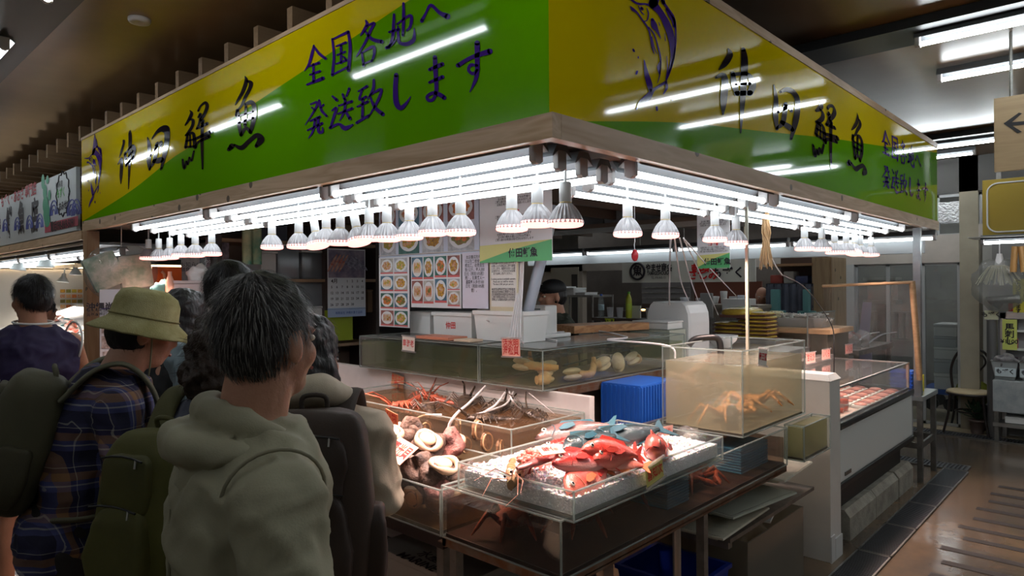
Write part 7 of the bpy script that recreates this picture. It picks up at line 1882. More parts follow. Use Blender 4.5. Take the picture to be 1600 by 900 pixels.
# refrigerated shelf with yellow signs
a = at(1563, 500, X=9.0)
t = thing('chiller_cabinet', 'chiller cabinet with a steel edge and shelves of red packets at the right edge', 'cabinet', (9.05, a.y - .8, .0))
z1 = at(1570, 489, X=9.0).z
MB().box((8.98, a.y - .05, 0), (9.1, a.y, z1)).box((8.98, a.y - 1.6, z1 - .06), (9.1, a.y, z1)).build('steel_edge', STEEL, t)
MB().box((9.1, a.y - 1.6, 0), (9.14, a.y, z1)).build('back', mat('chill_back', (.30, .30, .30), .5), t)
for k in range(4):
    z = .75 + .2 * k
    MB().box((8.99, a.y - 1.6, z), (9.1, a.y - .05, z + .02)).build('shelf', WHITE, t)
    for i in range(6): MB().box((9.0, a.y - .15 - .2 * i, z + .021), (9.08, a.y - .02 - .2 * i - .05, z + .13), bev=.01).build('packet', mat('pk_red', (.50, .03, .05), .3) if (i + k) % 2 else mat('pk_dark', (.06, .04, .05), .3), t)
def vsign(label, x0, x1, y0, y1, X, m_, lines, size):
    a, b = at(x0, 500, X=X), at(x1, 500, X=X); zt, zb = at(x0, y0, X=X).z, at(x0, y1, X=X).z
    t = thing('yellow_sign', label, 'sign', (X, (a.y + b.y) / 2, zb))
    MB().box((X, b.y, zb), (X + .008, a.y, zt)).build('board', m_, t)
    n_ = len(lines)
    for k, ln in enumerate(lines):
        text('\n'.join(ln), size, frame((X - .003, a.y + (b.y - a.y) * (.5 + (k - (n_ - 1) / 2) * .42), (zt + zb) / 2), (0, -1, 0), (0, 0, 1)), BLK_INK, parent=t, bold=.03, line=.9)
    return t
ys_ = mat('sign_lemon', (.62, .55, .05), .5); yp = mat('sign_pale_yellow', (.62, .66, .16), .5)
vsign('tall yellow hand-lettered sign at the upper right edge', 1583, 1612, 436, 488, 8.9, ys_, ['メカジキあります', 'マグロあり'], .052)
t = vsign('pale yellow price sign reading 1100 yen above the grey bin', 1566, 1589, 499, 546, 8.955, yp, ['馬刺し'], .085)
text('¥1100', .06, frame((8.95, at(1577, 540, X=8.95).y, at(1577, 534, X=8.95).z), (0, -1, 0), (0, 0, 1)), BLK_INK, parent=t, bold=.02)
t = vsign('small cream sign on a pole left of the chiller cabinet', 1538, 1560, 485, 499, 8.85, mat('sign_cream', (.60, .60, .42), .5), [], .05)
text('もずく', .06, frame((8.845, at(1549, 493, X=8.85).y, at(1549, 492, X=8.85).z), (0, -1, 0), (0, 0, 1)), BLK_INK, parent=t, bold=.03)
q = at(1550, 500, X=8.9)
o = MB().tube([(8.9, q.y, 0.012), (8.9, q.y, q.z)], .05, 14).build('display_pole', mat('pole_grey', (.20, .20, .20), .3, .6)); tag(o, 'shiny dark pole behind the small cream sign', 'pole')
o = MB().tube([(8.8, q.y - .1, at(1550, 478, X=8.8).z), (8.8, q.y + .02, at(1550, 470, X=8.8).z), (8.8, q.y - .26, at(1550, 466, X=8.8).z)], .045, 10).build('foil_duct', mat('foil', (.5, .5, .5))); tag(o, 'silvery duct elbow above the small cream sign', 'duct')
o = MB().box((8.86, q.y - .02, q.z), (8.88, q.y + .02, at(1550, 475, X=8.8).z)).build('duct_bracket', DSTEEL); tag(o, 'bracket holding the silvery duct', 'bracket')
# smoke detector on the ceiling
q = at(218, 32, Z=CEIL - .01)
o = MB().lathe([(.0, .0), (.035, -.012), (.05, -.01), (.055, 0), (.055, .012), (0, .012)], c=(q.x, q.y, CEIL - .013), n=24).build('smoke_detector', mat('detector', (.40, .36, .33), .4)); tag(o, 'small round smoke detector on the brown ceiling', 'detector')

# ================================================================ people
def V(*a): return Vector(a)
skin = mat('skin', (.50, .26, .17), .5, sss=.15, c2=(.44, .21, .13), mscale=5, bump=.1, bscale=120)
skin2 = mat('skin_tan', (.42, .20, .12), .5, sss=.12, c2=(.36, .16, .09), mscale=5, bump=.1, bscale=120)
def cloth(name, c, mott=.18, rough=.8, **k): return mat('cloth_' + name, c, rough, mott=mott, mscale=5, bump=.08, bscale=240, **k)
def plaid():
    m = cloth('plaid', (.03, .03, .08))
    nt = m.node_tree; L = nt.links; b_ = nt.nodes['Principled BSDF']; tc = nt.nodes['Texture Coordinate']
    sp = nt.nodes.new('ShaderNodeSeparateXYZ'); L.new(tc.outputs['Object'], sp.inputs[0])
    def M_(op, a, b=None):
        n_ = nt.nodes.new('ShaderNodeMath'); n_.operation = op
        for i, v in enumerate((a, b)):
            if v is None: continue
            if isinstance(v, (int, float)): n_.inputs[i].default_value = v
            else: L.new(v, n_.inputs[i])
        return n_.outputs[0]
    hor = M_('ADD', sp.outputs[0], M_('MULTIPLY', sp.outputs[1], .9))
    outs = []
    for c in (sp.outputs[2], hor):
        r_ = nt.nodes.new('ShaderNodeValToRGB'); r_.color_ramp.interpolation = 'CONSTANT'
        e = r_.color_ramp.elements
        e[0].position = 0; e[0].color = (.012, .012, .035, 1); e[1].position = .30; e[1].color = (.07, .08, .22, 1)
        for p_, c_ in ((.42, (.42, .42, .44, 1)), (.46, (.07, .08, .22, 1)), (.56, (.25, .13, .06, 1)), (.76, (.015, .012, .05, 1)), (.88, (.35, .34, .30, 1)), (.90, (.02, .02, .06, 1))):
            q_ = e.new(p_); q_.color = c_
        L.new(M_('FRACT', M_('MULTIPLY', c, 8.5)), r_.inputs[0]); outs.append(r_.outputs[0])
    mx = nt.nodes.new('ShaderNodeMixRGB'); mx.inputs[0].default_value = .5
    L.new(outs[0], mx.inputs[1]); L.new(outs[1], mx.inputs[2]); L.new(mx.outputs[0], b_.inputs['Base Color'])
    return m
def hand(m, w_, d, n_, s=1.0, curl=.5):
    """palm and five unequal curled fingers at wrist w_, pointing along d, palm facing n_"""
    d = d.normalized(); n_ = (n_ - d * n_.dot(d)).normalized(); sd = d.cross(n_)
    F = Matrix((d, sd, n_)).transposed()
    m.tube([w_ - d * .02, w_ + d * .02 * s, w_ + d * .055 * s, w_ + d * .09 * s], [.024 * s, .030 * s, .040 * s, .034 * s], 12, flat=.45, up=n_)
    for k, (o_, l_) in enumerate(((-.030, .072), (-.010, .080), (.010, .075), (.029, .058))):
        b0 = w_ + d * .078 * s + sd * o_ * s; l_ *= s
        a1, a2, a3 = curl * .5, curl * 1.2, curl * 1.9
        p1 = b0 + (d * math.cos(a1) + n_ * math.sin(a1)) * l_ * .45; p2 = p1 + (d * math.cos(a2) + n_ * math.sin(a2)) * l_ * .33; p3 = p2 + (d * math.cos(a3) + n_ * math.sin(a3)) * l_ * .25
        m.tube([b0, p1, p2, p3], [.0095 * s, .009 * s, .0082 * s, .0065 * s], 8)
    t0 = w_ + d * .025 * s - sd * .030 * s
    m.tube([t0, t0 + (d * .6 - sd * .7 + n_ * .3).normalized() * .038 * s, t0 + (d * .85 - sd * .65 + n_ * .5).normalized() * .072 * s], [.013 * s, .011 * s, .008 * s], 8)
def human(label, x, y, face, H=1.7, lean=0, yaw=0, pitch=0, sk=skin, hair='short', hairm=None, top=None, bottom=None, shoes=None, armL=None, armR=None, legs=None, vox=.009, z=0.0, build=1.0, sl='long', hem=.86, infl=.018, group='visitors at the market', belly=0, headz=0):
    s = H / 1.70
    t = thing('person', label, 'person', (x, y, z), R(face), group)
    W = WORLD[t]
    hip = V(0, 0, .93)
    RL = Matrix.Rotation(R(lean), 3, 'Y')
    def tl(p): 
        p = Vector(p); 
        return (hip + RL @ (p - hip)) if p.z > .93 else p
    S = lambda p: W @ (Vector(p) * s)
    aL = [V(0, .185, 1.352), V(*(armL or ((.0, .25, 1.11), (.10, .23, .87)))[0]), V(*(armL or ((.0, .25, 1.11), (.10, .23, .87)))[1])]
    aR = [V(0, -.185, 1.352), V(*(armR or ((.0, -.25, 1.11), (.10, -.23, .87)))[0]), V(*(armR or ((.0, -.25, 1.11), (.10, -.23, .87)))[1])]
    aL = [tl(aL[0])] + [tl(p) if lean else p for p in aL[1:]]; aR = [tl(aR[0])] + [tl(p) if lean else p for p in aR[1:]]
    lg = legs or (((0, .10), (.03, .11)), ((0, -.10), (-.03, -.11)))
    def torso(e, z0=.90, z1=1.45, fl=0):
        secs = [(.86, .12, .165), (.93, .125, .17), (1.02, .11 + belly, .150), (1.12, .112 + belly, .150), (1.24, .118, .168), (1.34, .110, .178), (1.40, .088, .135), (1.445, .062, .078)]
        rings = []
        n_ = 28
        sec2 = [q for q in secs if q[0] >= z0 - .01 and q[0] <= z1 + .01]
        if z0 < .86: sec2 = [(z0, .13 + fl, .175 + fl), ((z0 + .86) / 2, .128 + fl * .6, .17 + fl * .6)] + sec2
        for zz, rx, ry in sec2:
            rings.append([S(tl((rx * build + e) * V(1, 0, 0) * math.copysign(abs(math.cos(a)) ** .85, math.cos(a)) + V(-.01 if zz > 1.1 else 0, (ry * build + e) * math.copysign(abs(math.sin(a)) ** .8, math.sin(a)), zz))) for a in (2 * PI * q / n_ for q in range(n_))])
        return rings
    # ---- body, one skin
    m = MB()
    m.loft(torso(0, .86, 1.45))
    hc = tl(V(.012, 0, 1.585 + headz))
    m.tube([S(tl(V(-.015, 0, 1.38))), S(tl(V(-.012, 0, 1.45))), S(tl(V(0, 0, 1.53 + headz)))], [.074 * s, .064 * s, .062 * s], 16)
    HM = W @ Matrix.Translation(hc * s) @ (Matrix.Rotation(R(lean * .4 + pitch), 4, 'Y')) @ Matrix.Rotation(R(yaw), 4, 'Z') @ Matrix.Scale(s, 4)
    for c, r_ in (((-.012, 0, .022), (.096, .075, .098)), ((.022, 0, -.025), (.070, .060, .085)), ((.040, 0, -.085), (.044, .040, .030)), ((.098, 0, -.022), (.017, .012, .020)), ((.087, 0, .015), (.012, .042, .012)), ((.084, 0, -.060), (.014, .025, .012)),
                  ((-.012, .077, -.012), (.020, .009, .032)), ((-.012, -.077, -.012), (.020, .009, .032)), ((.05, .04, -.03), (.03, .02, .03)), ((.05, -.04, -.03), (.03, .02, .03))):
        m.ell(c, r_, 16, 12, xf=HM)
    for P_, sg in ((aL, 1), (aR, -1)):
        sh, el, wr = P_
        m.ell(S(sh + V(0, 0, -.012)), .060 * s, 14, 10)
        m.tube([S(sh + V(0, -sg * .04, -.01)), S(sh), S(sh * .5 + el * .5), S(el), S(el * .55 + wr * .45), S(wr)], [.05 * s, .055 * s, .046 * s, .038 * s, .036 * s, .025 * s], 12)
        hand(m, S(wr), (W.to_3x3() @ (wr - el)), W.to_3x3() @ V(.2, -sg, -.1), s)
    for (k_, a_), sg in zip(lg, (1, -1)):
        hp = V(0, sg * .09, .90); kn = V(k_[0] + .02, k_[1], .48); an = V(a_[0], a_[1], .08)
        m.tube([S(hp), S(hp * .5 + kn * .5), S(kn), S(kn * .6 + an * .4 + V(-.015, 0, 0)), S(an)], [.09 * s, .078 * s, .054 * s, .052 * s, .034 * s], 14)
        m.tube([S(an + V(-.04, 0, -.035)), S(an + V(.04, 0, -.04)), S(an + V(.13, 0, -.055)), S(an + V(.17, 0, -.06))], [.034 * s, .038 * s, .032 * s, .014 * s], 10, flat=.8, up=(0, 0, 1))
    evalmesh(m, vox, 3).build('body', sk, t)
    for sg in (-1, 1):
        e_ = MB().ell((.0745, sg * .032, .0), (.010, .014, .008), 12, 8, xf=HM).build('eye', eye_w, t)
        MB().ell((.083, sg * .032, .0), (.003, .006, .006), 10, 6, xf=HM).build('pupil', eye_b, e_)
        MB().tube([HM @ V(.085, sg * .016, .022), HM @ V(.086, sg * .034, .027), HM @ V(.074, sg * .05, .022)], .0035, 6).build('eyebrow', hairm or BLACK, t)
    MB().tube([HM @ V(.092, -.022, -.063), HM @ V(.0985, 0, -.060), HM @ V(.092, .022, -.063)], .004, 6).build('lips', mat('lips', (.36, .12, .10), .5), t)
    # ---- clothes
    Li = W.inverted()
    if bottom:
        bm_, kind = bottom
        m = MB(); m.loft(torso(.012, .86, 1.02)); 
        for (k_, a_), sg in zip(lg, (1, -1)):
            hp = V(0, sg * .088, .92); kn = V(k_[0] + .02, k_[1], .48); an = V(a_[0], a_[1], .08)
            if kind == 'long': m.tube([S(hp), S(hp * .5 + kn * .5), S(kn), S(kn * .5 + an * .5), S(an)], [.105 * s, .096 * s, .078 * s, .070 * s, .066 * s], 16)
            else: m.tube([S(hp), S(hp * .5 + kn * .5), S(kn + V(0, 0, .06))], [.108 * s, .112 * s, .112 * s], 16)
        evalmesh(m, .012, 3, lambda p: .004 * nz(p, 9, 2)).build('trousers' if kind == 'long' else 'shorts', bm_, t)
    if top:
        m = MB(); m.loft(torso(infl, hem, 1.45, .02 if hem < .86 else 0))
        m.ell(tl(V(-.005, 0, 1.40)) * s, (.085 * s, .115 * s, .045 * s), 16, 10, xf=W)
        if sl != 'none':
            for sh, el, wr in (aL, aR):
                e = infl + .004
                m.ell(S(sh + V(0, 0, -.012)), ((.052 + e) * s,) * 3, 16, 12)
                m.tube([S(tl(V(0, 0, 1.405))), S(sh + V(0, 0, -.004))], [(.058 + e * .5) * s, (.044 + e) * s], 14)
                if sl == 'long': m.tube([S(sh), S(sh * .5 + el * .5), S(el), S(el * .5 + wr * .5), S(wr * .93 + el * .07)], [.050 * s + e, .045 * s + e, .041 * s + e, .037 * s + e, .030 * s + e], 14)
                else: m.tube([S(sh), S(sh * .55 + el * .45), S(sh * .25 + el * .75)], [.064 * s + e, .058 * s + e, .056 * s + e], 14)
        def wr_(p):
            q = Li @ p
            return .012 * nz(q, 5, 1) + .010 * (1 - abs(nz(V(q.x + q.z * .5, q.y - q.z * .3, q.z * .7), 9, 4)) * 2.5) + .005 * (1 - abs(nz(V(q.x, q.y + q.z * .4, q.z), 17, 7)) * 2.5) - .006
        evalmesh(m, .009, 3, wr_ if infl > .01 else lambda p: .003 * nz(p, 8, 1)).build('jacket' if hem < .86 else 'shirt', top, t)
    if shoes:
        for (k_, a_), sg in zip(lg, (1, -1)):
            an = V(a_[0], a_[1], .08); q = MB()
            q.tube([S(an + V(-.075, 0, -.03)), S(an + V(-.04, 0, -.025)), S(an + V(.04, 0, -.03)), S(an + V(.12, 0, -.045)), S(an + V(.185, 0, -.052))], [.030 * s, .046 * s, .048 * s, .044 * s, .022 * s], 14, flat=.85, up=(0, 0, 1))
            q.tube([S(an + V(0, 0, -.03)), S(an + V(0, 0, .0))], [.048 * s, .042 * s], 14)
            sh_ = evalmesh(q, .008, 2).build('shoe', shoes, t)
            MB().box((a_[0] - .085, a_[1] - .042, .0), (a_[0] + .195, a_[1] + .042, .018), bev=.008, xf=W @ Matrix.Scale(s, 4)).build('sole', WHITE, sh_)
    # ---- hair
    if hair:
        hm = hairm or mat('hair_black', (.012, .010, .010), .45, bump=.6, bscale=60, stretch=(1, 1, .12))
        m = MB(); hv = .008
        if hair == 'short':
            m.ell((-.020, 0, .036), (.098, .082, .098), 22, 16, xf=HM); m.ell((-.046, 0, -.005), (.060, .070, .064), 18, 12, xf=HM); df = lambda p: .006 * nz(p, 40, 3) + .003 * nz(p, 90, 1)
        elif hair == 'bob':
            m.ell((-.022, 0, .034), (.106, .092, .104), 22, 16, xf=HM); m.ell((-.045, 0, -.055), (.085, .096, .085), 20, 14, xf=HM); m.ell((-.02, .075, -.07), (.05, .035, .07), 14, 10, xf=HM); m.ell((-.02, -.075, -.07), (.05, .035, .07), 14, 10, xf=HM); df = lambda p: .012 * nz(p, 16, 3) + .006 * nz(p, 46, 1)
        elif hair == 'curly':
            m.ell((-.026, 0, .03), (.115, .105, .112), 22, 16, xf=HM); m.ell((-.05, 0, -.06), (.10, .115, .10), 20, 14, xf=HM); df = lambda p: .020 * nz(p, 22, 3) + .012 * nz(p, 55, 1)
        else:
            m.ell((-.035, 0, .0), (.080, .081, .085), 20, 14, xf=HM); df = lambda p: .003 * nz(p, 60, 3)
        hs = evalmesh(m, hv * s, 2, df)
        # strands lying along the hair
        st = MB(); pr = random.Random(int(abs(x) * 999))
        crown = HM @ V(-.04, 0, .13)
        ns = {'short': 6000, 'bob': 1800, 'curly': 1500}.get(hair, 300) if vox < .012 else 500
        for i in range(ns):
            v = hs.v[pr.randrange(len(hs.v))]; c0 = HM @ V(-.02, 0, .0); nn = (v - c0).normalized()
            tg = (v - crown); tg = (tg - nn * tg.dot(nn)).normalized(); tg = (tg + Vector((pr.uniform(-.15, .15), pr.uniform(-.15, .15), pr.uniform(-.15, .05)))).normalized()
            if hair == 'curly': tg = (tg + Vector((pr.uniform(-1, 1), pr.uniform(-1, 1), pr.uniform(-1, 1)))).normalized()
            L_ = pr.uniform(.02, .045) * s; sd = nn.cross(tg).normalized() * .0005; of = nn * (.0012 if hair != 'curly' else .002)
            a = v + of * .2; b = v + tg * L_ * .5 + of * (2.5 if hair != 'curly' else 4); c = v + tg * L_ + of * (.5 if hair != 'curly' else 3)
            st.cur = 1 if pr.random() < .3 else 0
            st.add([a - sd, a + sd, b + sd, b - sd, c], [(0, 1, 2, 3), (3, 2, 4)])
        hs.cur = 0; k = len(hs.v); hs.add(st.v, st.f); hs.m[-len(st.m):] = st.m
        hs.build('hair', [hm, MATS.get('grey_strand') if hairm and hairm.name == 'hair_grey' else hm], t)
    t['_hm'] = 0; del t['_hm']
    return t, W, HM, tl, s, S
def backpack(t, S, tl, c, w_, h, d, m_, mp_, straps=True, strapm=None, topm=None):
    """c = centre of the pack in the wearer's frame"""
    def bx(cc, rx, ry, rz, e=.38, tap=.12):
        m = MB().ell((0, 0, 0), 1, 32, 22); out = []
        for v in m.v:
            q = [math.copysign(abs(a) ** e, a) for a in v]; mx_ = max(abs(a) for a in q) or 1
            nrm_ = (abs(q[0]) ** 5 + abs(q[1]) ** 5 + abs(q[2]) ** 5) ** .2 or 1
            q = [a / nrm_ for a in q]; k = 1 - tap * max(0, q[2]) - .04 * max(0, -q[2])
            p = V(cc[0] + q[0] * rx * k, cc[1] + q[1] * ry * k, cc[2] + q[2] * rz)
            p += V(q[0], q[1], q[2]) * (.010 * nz(p, 9, 2) + .006 * nz(p, 22, 5))
            out.append(S(tl(p)))
        m.v = out; return m
    root = bx(c, d / 2, w_ / 2, h / 2).build('backpack', m_, t)
    bx((c[0] - d * .48, c[1], c[2] - h * .17), d * .20, w_ * .36, h * .27).build('pocket', mp_, root)
    bx((c[0] - d * .44, c[1], c[2] + h * .22), d * .14, w_ * .32, h * .16).build('pocket', mp_, root)
    for sg in (-1, 1): bx((c[0] + .0, c[1] + sg * w_ * .5, c[2] - h * .2), d * .28, w_ * .10, h * .22).build('side_pocket', mp_, root)
    zz = mat('zip_metal', (.6, .6, .6), .3, .9)
    for (dz, wy) in ((.10, .30), (.36, .26)):
        f = lambda u: S(tl(V(c[0] - d * (.69 if dz < .2 else .60), c[1] + wy * w_ * u, c[2] + h * dz + .01 * (1 - u * u))))
        MB().tube([f(u) for u in (-1, -.5, 0, .5, 1)], .003, 6).build('zip', BLACK, root)
        q = Vector(f(-.7)); MB().tube([q, q + Vector((-.004, -.003, -.022))], .0028, 6).build('zip_pull', zz, root)
    f = lambda y_, x_, z_: S(tl(V(c[0] + x_, c[1] + y_, c[2] + z_)))
    MB().tube(cm_spline([tuple(f(-.035, d * .2, h * .48)), tuple(f(-.03, d * .1, h * .56)), tuple(f(.03, d * .1, h * .56)), tuple(f(.035, d * .2, h * .48))], 5), .007, 8).build('handle', strapm or mp_, root)
    if straps:
        for sg in (-1, 1):
            P_ = [(c[0] + d * .35, sg * .10, c[2] + h * .36), (-.09, sg * .115, 1.44), (-.01, sg * .125, 1.478), (.09, sg * .13, 1.41), (.165, sg * .135, 1.25), (.155, sg * .16, 1.10), (.04, sg * .19, 1.03), (-.06, sg * .17, 1.0)]
            pts = cm_spline(P_, 6)
            MB().tube([S(tl(V(*p))) for p in pts], .038, 10, flat=.22).build('strap', strapm or mp_, root)
mat('grey_strand', (.20, .19, .175), .5)
hg = mat('hair_grey', (.022, .019, .018), .45, bump=.6, bscale=60, stretch=(1, 1, .12))
hb = mat('hair_brown', (.030, .016, .010), .5, bump=.8, bscale=40)
hk = mat('hair_black', (.010, .008, .009), .42, bump=.6, bscale=50, stretch=(1, 1, .15))
denim = cloth('dark_trousers', (.028, .024, .022)); navy = cloth('navy', (.02, .022, .04))

# the man in the foreground
olive = cloth('olive_jacket', (.33, .31, .21), .10, .7)
t, W, HM, tl, s, S = human('man with greying short hair in an olive hooded jacket, nearest the camera, seen from behind', .585, 1.245, -16, 1.70, 3, 34, -2, hair='short', hairm=hg, top=olive, bottom=(denim, 'long'), shoes=BLACK, vox=.0065, build=.98, hem=.80, infl=.024,
    armR=((.02, -.275, 1.12), (.15, -.25, .90)), headz=.012)
m = MB()      # hood lying on the back
def tor(c, r1, r2, a0, a1, n_=18): 
    return [S(tl(V(c[0] + r1[0] * math.cos(a), c[1] + r1[1] * math.sin(a), c[2] + r2 * math.cos(a)))) for a in (a0 + (a1 - a0) * i / n_ for i in range(n_ + 1))]
m.tube(tor((-.008, 0, 1.440), (.082, .088), -.030, R(20), R(340)), [.012 + .016 * math.sin(PI * i / 18) for i in range(19)], 14)
m.tube(tor((-.040, 0, 1.405), (.095, .12), -.01, R(60), R(300)), [.014 + .020 * math.sin(PI * i / 18) for i in range(19)], 14)
m.ell((-.145 * s, 0, 1.31 * s), (.042 * s, .12 * s, .12 * s), 20, 14, xf=W @ Matrix.Rotation(R(3), 4, 'Y'))
evalmesh(m, .008, 4, lambda p: .016 * nz(W.inverted() @ p, 9, 3) + .014 * (.35 - abs(nz(W.inverted() @ p, 15, 1)))).build('hood', olive, t)
MB().tube(tor((-.002, 0, 1.448), (.072, .072), -.030, R(20), R(340)), .008, 8).build('inner_collar', mat('teal_collar', (.06, .22, .20), .7), t)
MB().tube([S(tl(V(.10, -.10, 1.02))), S(tl(V(.12, -.14, .92))), S(V(.10, -.19, .80))], .03, 8, flat=.3).build('bag_strap', BLACK, t)
MB().tube([S(tl(V(-.145, -.02, 1.30))), S(tl(V(-.142, -.02, 1.1))), S(V(-.150, -.02, .86))], .003, 6).build('seam', cloth('olive_seam', (.26, .24, .16)), t)

MB().tube([S(tl(V(.085 * math.sin(a), -.165 - .02 * math.cos(a), 1.345 + .082 * math.cos(a)))) for a in (R(-120 + 240 * i / 20) for i in range(21))], .0035, 6).build('sleeve_seam', MATS['cloth_olive_seam'], t)
# woman with the brown backpack
beige = cloth('beige_jacket', (.50, .43, .32), .12, .7)
bk = cloth('brown_pack', (.045, .027, .018), .25, .6); bk2 = cloth('brown_pack_pocket', (.036, .021, .015), .25, .55); bn = cloth('navy_panel', (.02, .018, .03))
t, W, HM, tl, s, S = human('woman with dark wavy hair, beige jacket and dark brown backpack, bending over the shells', 1.015, 1.766, 50, 1.60, 8, -30, 12, hair='bob', hairm=hk, top=beige, bottom=(navy, 'long'), shoes=BLACK, vox=.008, build=.95, hem=.62, infl=.024,
    armR=((.02, -.225, 1.14), (.17, -.12, 1.10)), armL=((.06, .25, 1.14), (.22, .12, 1.10)))
backpack(t, S, tl, (-.225, -.045, 1.15), .345, .56, .19, bk, bk2, strapm=cloth('strap_brown', (.05, .036, .028)))
m = MB().tube(tor((-.03, 0, 1.46), (.10, .11), -.025, R(50), R(310)), [.016 + .030 * math.sin(PI * i / 18) for i in range(19)], 12)
evalmesh(m, .008, 3, lambda p: .012 * nz(p, 14, 3)).build('hood', beige, t)
m = MB().loft([[S(V(.02 + a, -.19 - b, z)) for a, b in ((-.07, -.01), (.07, -.02), (.07, .03), (-.07, .03))] for z in (.95, .75, .58)]); evalmesh(m, .01, 4, lambda p: .01 * nz(p, 12, 3)).build('jacket_tail', beige, t)

# woman with curly hair and the olive backpack
og = cloth('olive_pack', (.105, .10, .018), .3, .65); og2 = cloth('olive_pack_pocket', (.085, .08, .016), .3, .65)
t, W, HM, tl, s, S = human('woman with curly brown hair and a moss-green backpack, half hidden behind the olive jacket', .84, 2.03, 22, 1.60, 6, 30, 0, hair='curly', hairm=hb, top=navy, bottom=(denim, 'long'), shoes=BLACK, vox=.009, build=.95,
    armL=((.12, .24, 1.12), (.30, .12, 1.12)), armR=((.05, -.24, 1.10), (.22, -.16, 1.0)))
backpack(t, S, tl, (-.225, .0, 1.12), .29, .50, .19, og, og2, strapm=cloth('strap_olive', (.09, .085, .03)))
q = [S(tl(V(-.13, -.165, 1.20))), S(tl(V(-.20, -.20, 1.28))), S(tl(V(-.30, -.19, 1.22))), S(tl(V(-.30, -.20, 1.0))), S(tl(V(-.22, -.20, .88)))]
MB().tube(cm_spline([tuple(p) for p in q], 5), .012, 8, flat=.4).build('grey_strap', cloth('strap_grey', (.10, .095, .09)), t)

# person in the hat and plaid shirt
hatm = mat('hat_olive', (.42, .38, .19), .85, c2=(.28, .25, .095), mscale=12, bump=.4, bscale=300)
gp = cloth('grey_olive_pack', (.085, .078, .042), .25, .7); gp2 = cloth('grey_olive_pocket', (.07, .062, .034), .25, .7)
t, W, HM, tl, s, S = human('person in an olive bucket hat and blue plaid shirt with a grey-green backpack, bending forward', .60, 2.50, -14, 1.70, 18, 6, 6, hair='cap', hairm=hk, top=plaid(), bottom=(denim, 'long'), shoes=BLACK, vox=.009, build=1.0, infl=.022,
    armR=((.10, -.26, 1.10), (.26, -.12, 1.03)), armL=((.12, .24, 1.10), (.28, .10, 1.05)))
backpack(t, S, tl, (-.21, .0, 1.18), .29, .42, .18, gp, gp2, strapm=cloth('strap_sage', (.13, .125, .08)))
m = MB().lathe([(0, .118), (.05, .116), (.082, .100), (.094, .075), (.100, .02), (.105, .010), (.125, -.006), (.150, -.030), (.152, -.036), (.124, -.014), (.100, .0), (.096, .0)], n=40, xf=HM @ Matrix.Translation((-.008, 0, .028)) @ Matrix.Diagonal((1.06, .92, 1, 1)))
m.v = [v + Vector((0, 0, .006 * nz(v, 18, 2))) for v in m.v]; m.build('bucket_hat', hatm, t)
MB().tube([HM @ V(-.008 + .107 * math.cos(a * PI / 16), .094 * math.sin(a * PI / 16), .050) for a in range(32)], .003, 6, closed=True).build('hat_seam', mat('hat_seam', (.20, .18, .07), .8), t)
MB().tube(cm_spline([tuple(HM @ V(.01, -.088, .0)), tuple(HM @ V(.03, -.07, -.10)), tuple(HM @ V(.045, -.02, -.20)), tuple(HM @ V(.045, .0, -.24))], 5), .003, 6).tube([HM @ V(.045, -.02, -.20), HM @ V(.045, -.02, -.222)], .009, 8).build('chin_cord', mat('cord_khaki', (.22, .20, .12), .7), t)

# tall person beyond, pale blue shirt
human('tall person with short black hair and a pale blue shirt, behind the greying man', 1.13, 2.62, 25, 1.79, 6, -10, 6, hair='short', hairm=hk, top=cloth('pale_blue', (.26, .34, .38)), bottom=(denim, 'long'), shoes=BLACK, vox=.010, sl='short', infl=.014,
    armL=((.16, .25, 1.20), (.36, .14, 1.12)), armR=((.05, -.27, 1.12), (.24, -.20, 1.0)))
human('person with dark hair in a black short-sleeved shirt, right of the olive hat', 1.13, 3.16, 10, 1.68, 8, 0, 12, hair='bob', hairm=hk, top=cloth('black_tee', (.012, .012, .014)), bottom=(denim, 'long'), shoes=BLACK, vox=.012, sl='short', infl=.012,
    armL=((.16, .25, 1.18), (.38, .14, 1.08)), armR=((.14, -.25, 1.12), (.36, -.16, 1.0)))
# the one in the sleeveless top
pv = cloth('violet_vest', (.020, .012, .055), .2, .75)
t, W, HM, tl, s, S = human('man in a dark violet sleeveless top with white edging and cream shorts, seen from behind', .90, 4.43, 100, 1.76, 0, 12, 0, sk=skin2, hair='curly' if False else 'short', hairm=hk, top=pv, bottom=(cloth('cream_shorts', (.42, .38, .32)), 'short'), shoes=mat('shoe_white', (.55, .55, .56), .6), vox=.010, sl='none', infl=.024, build=1.08,
    armR=((.04, -.28, 1.12), (.18, -.26, .92)), armL=((.04, .28, 1.12), (.18, .24, .92)), legs=(((.0, .12), (-.02, .14)), ((0, -.11), (.0, -.13))))
for sg in (-1, 1):
    MB().tube([S(V(.105 * math.cos(a), sg * (.195 + .01 * math.sin(a)), 1.34 + .115 * math.sin(a))) for a in (2 * PI * i / 24 for i in range(24))], .006, 6, closed=True).build('arm_edging', WHITE, t)
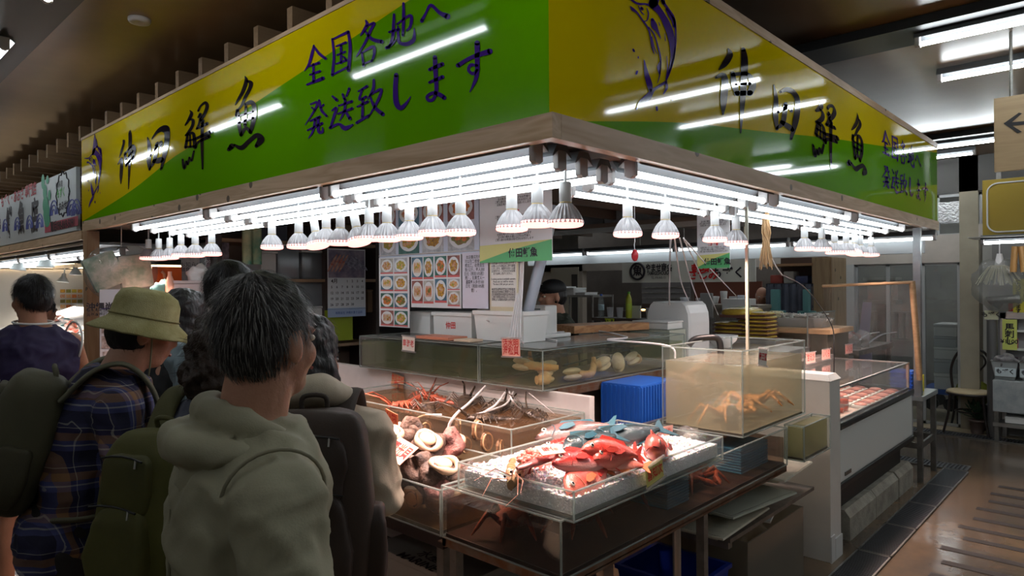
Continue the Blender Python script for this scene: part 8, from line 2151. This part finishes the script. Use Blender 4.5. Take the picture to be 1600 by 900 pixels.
MB().tube([S(V(-.012 + .085 * math.cos(a), .088 * math.sin(a), 1.463 + .008 * math.cos(a))) for a in (2 * PI * i / 24 for i in range(24))], .006, 6, closed=True).build('neck_edging', WHITE, t)
for sg in (-1, 1): MB().tube([S(V(-.02 if sg > 0 else 0, sg * (.14 if sg > 0 else .13), .09)), S(V(-.02 if sg > 0 else 0, sg * .135, .17))], .045, 12).build('sock', WHITE, t)
human('dark-haired person in a white top at the far left edge of the crowd', .86, 5.6, 60, 1.69, 0, 10, 0, hair='short', hairm=hk, top=cloth('white_top', (.5, .5, .5)), bottom=(cloth('white_skirt', (.55, .55, .55)), 'short'), shoes=mat('shoe_white', (.55, .55, .56)), vox=.014, infl=.014)
human('person with dark hair standing by the neighbouring fish counter', 1.38, 6.6, 20, 1.62, 4, 10, 5, hair='short', hairm=hk, top=cloth('dark_grey', (.06, .06, .065)), bottom=(denim, 'long'), shoes=BLACK, vox=.014, infl=.014)
# worker in the cap
t, W, HM, tl, s, S = human('worker in a black cap and dark green shirt inside the stall, looking left', 4.02, 3.24, 152, 1.73, 6, 0, -2, hair='cap', hairm=hk, top=cloth('dark_green', (.045, .052, .038)), bottom=(denim, 'long'), shoes=BLACK, vox=.010, sl='short', infl=.012, group='stall workers')
m = MB().ell((-.008, 0, .058), (.104, .084, .072), 24, 16, xf=HM)
m.tube([HM @ V(.06, 0, .050), HM @ V(.11, 0, .046), HM @ V(.165, 0, .032)], [.074 * s, .070 * s, .045 * s], 16, flat=.08, up=(0, 0, 1)); m.build('cap', mat('cap_black', (.012, .012, .013), .6), t)
MB().ell((.082, 0, .085), (.004, .018, .012), 10, 8, xf=HM).build('cap_mark', WHITE, t)
human('distant worker in a white coat in the far kitchen', 8.4, 3.52, 200, 1.66, 14, 0, 10, hair='cap', hairm=mat('hat_white', (.55, .55, .55), .7), top=cloth('white_coat', (.55, .55, .56)), bottom=(denim, 'long'), shoes=BLACK, vox=.016, infl=.014, group='stall workers')
# red bundle and white carrier bag at the lower left edge
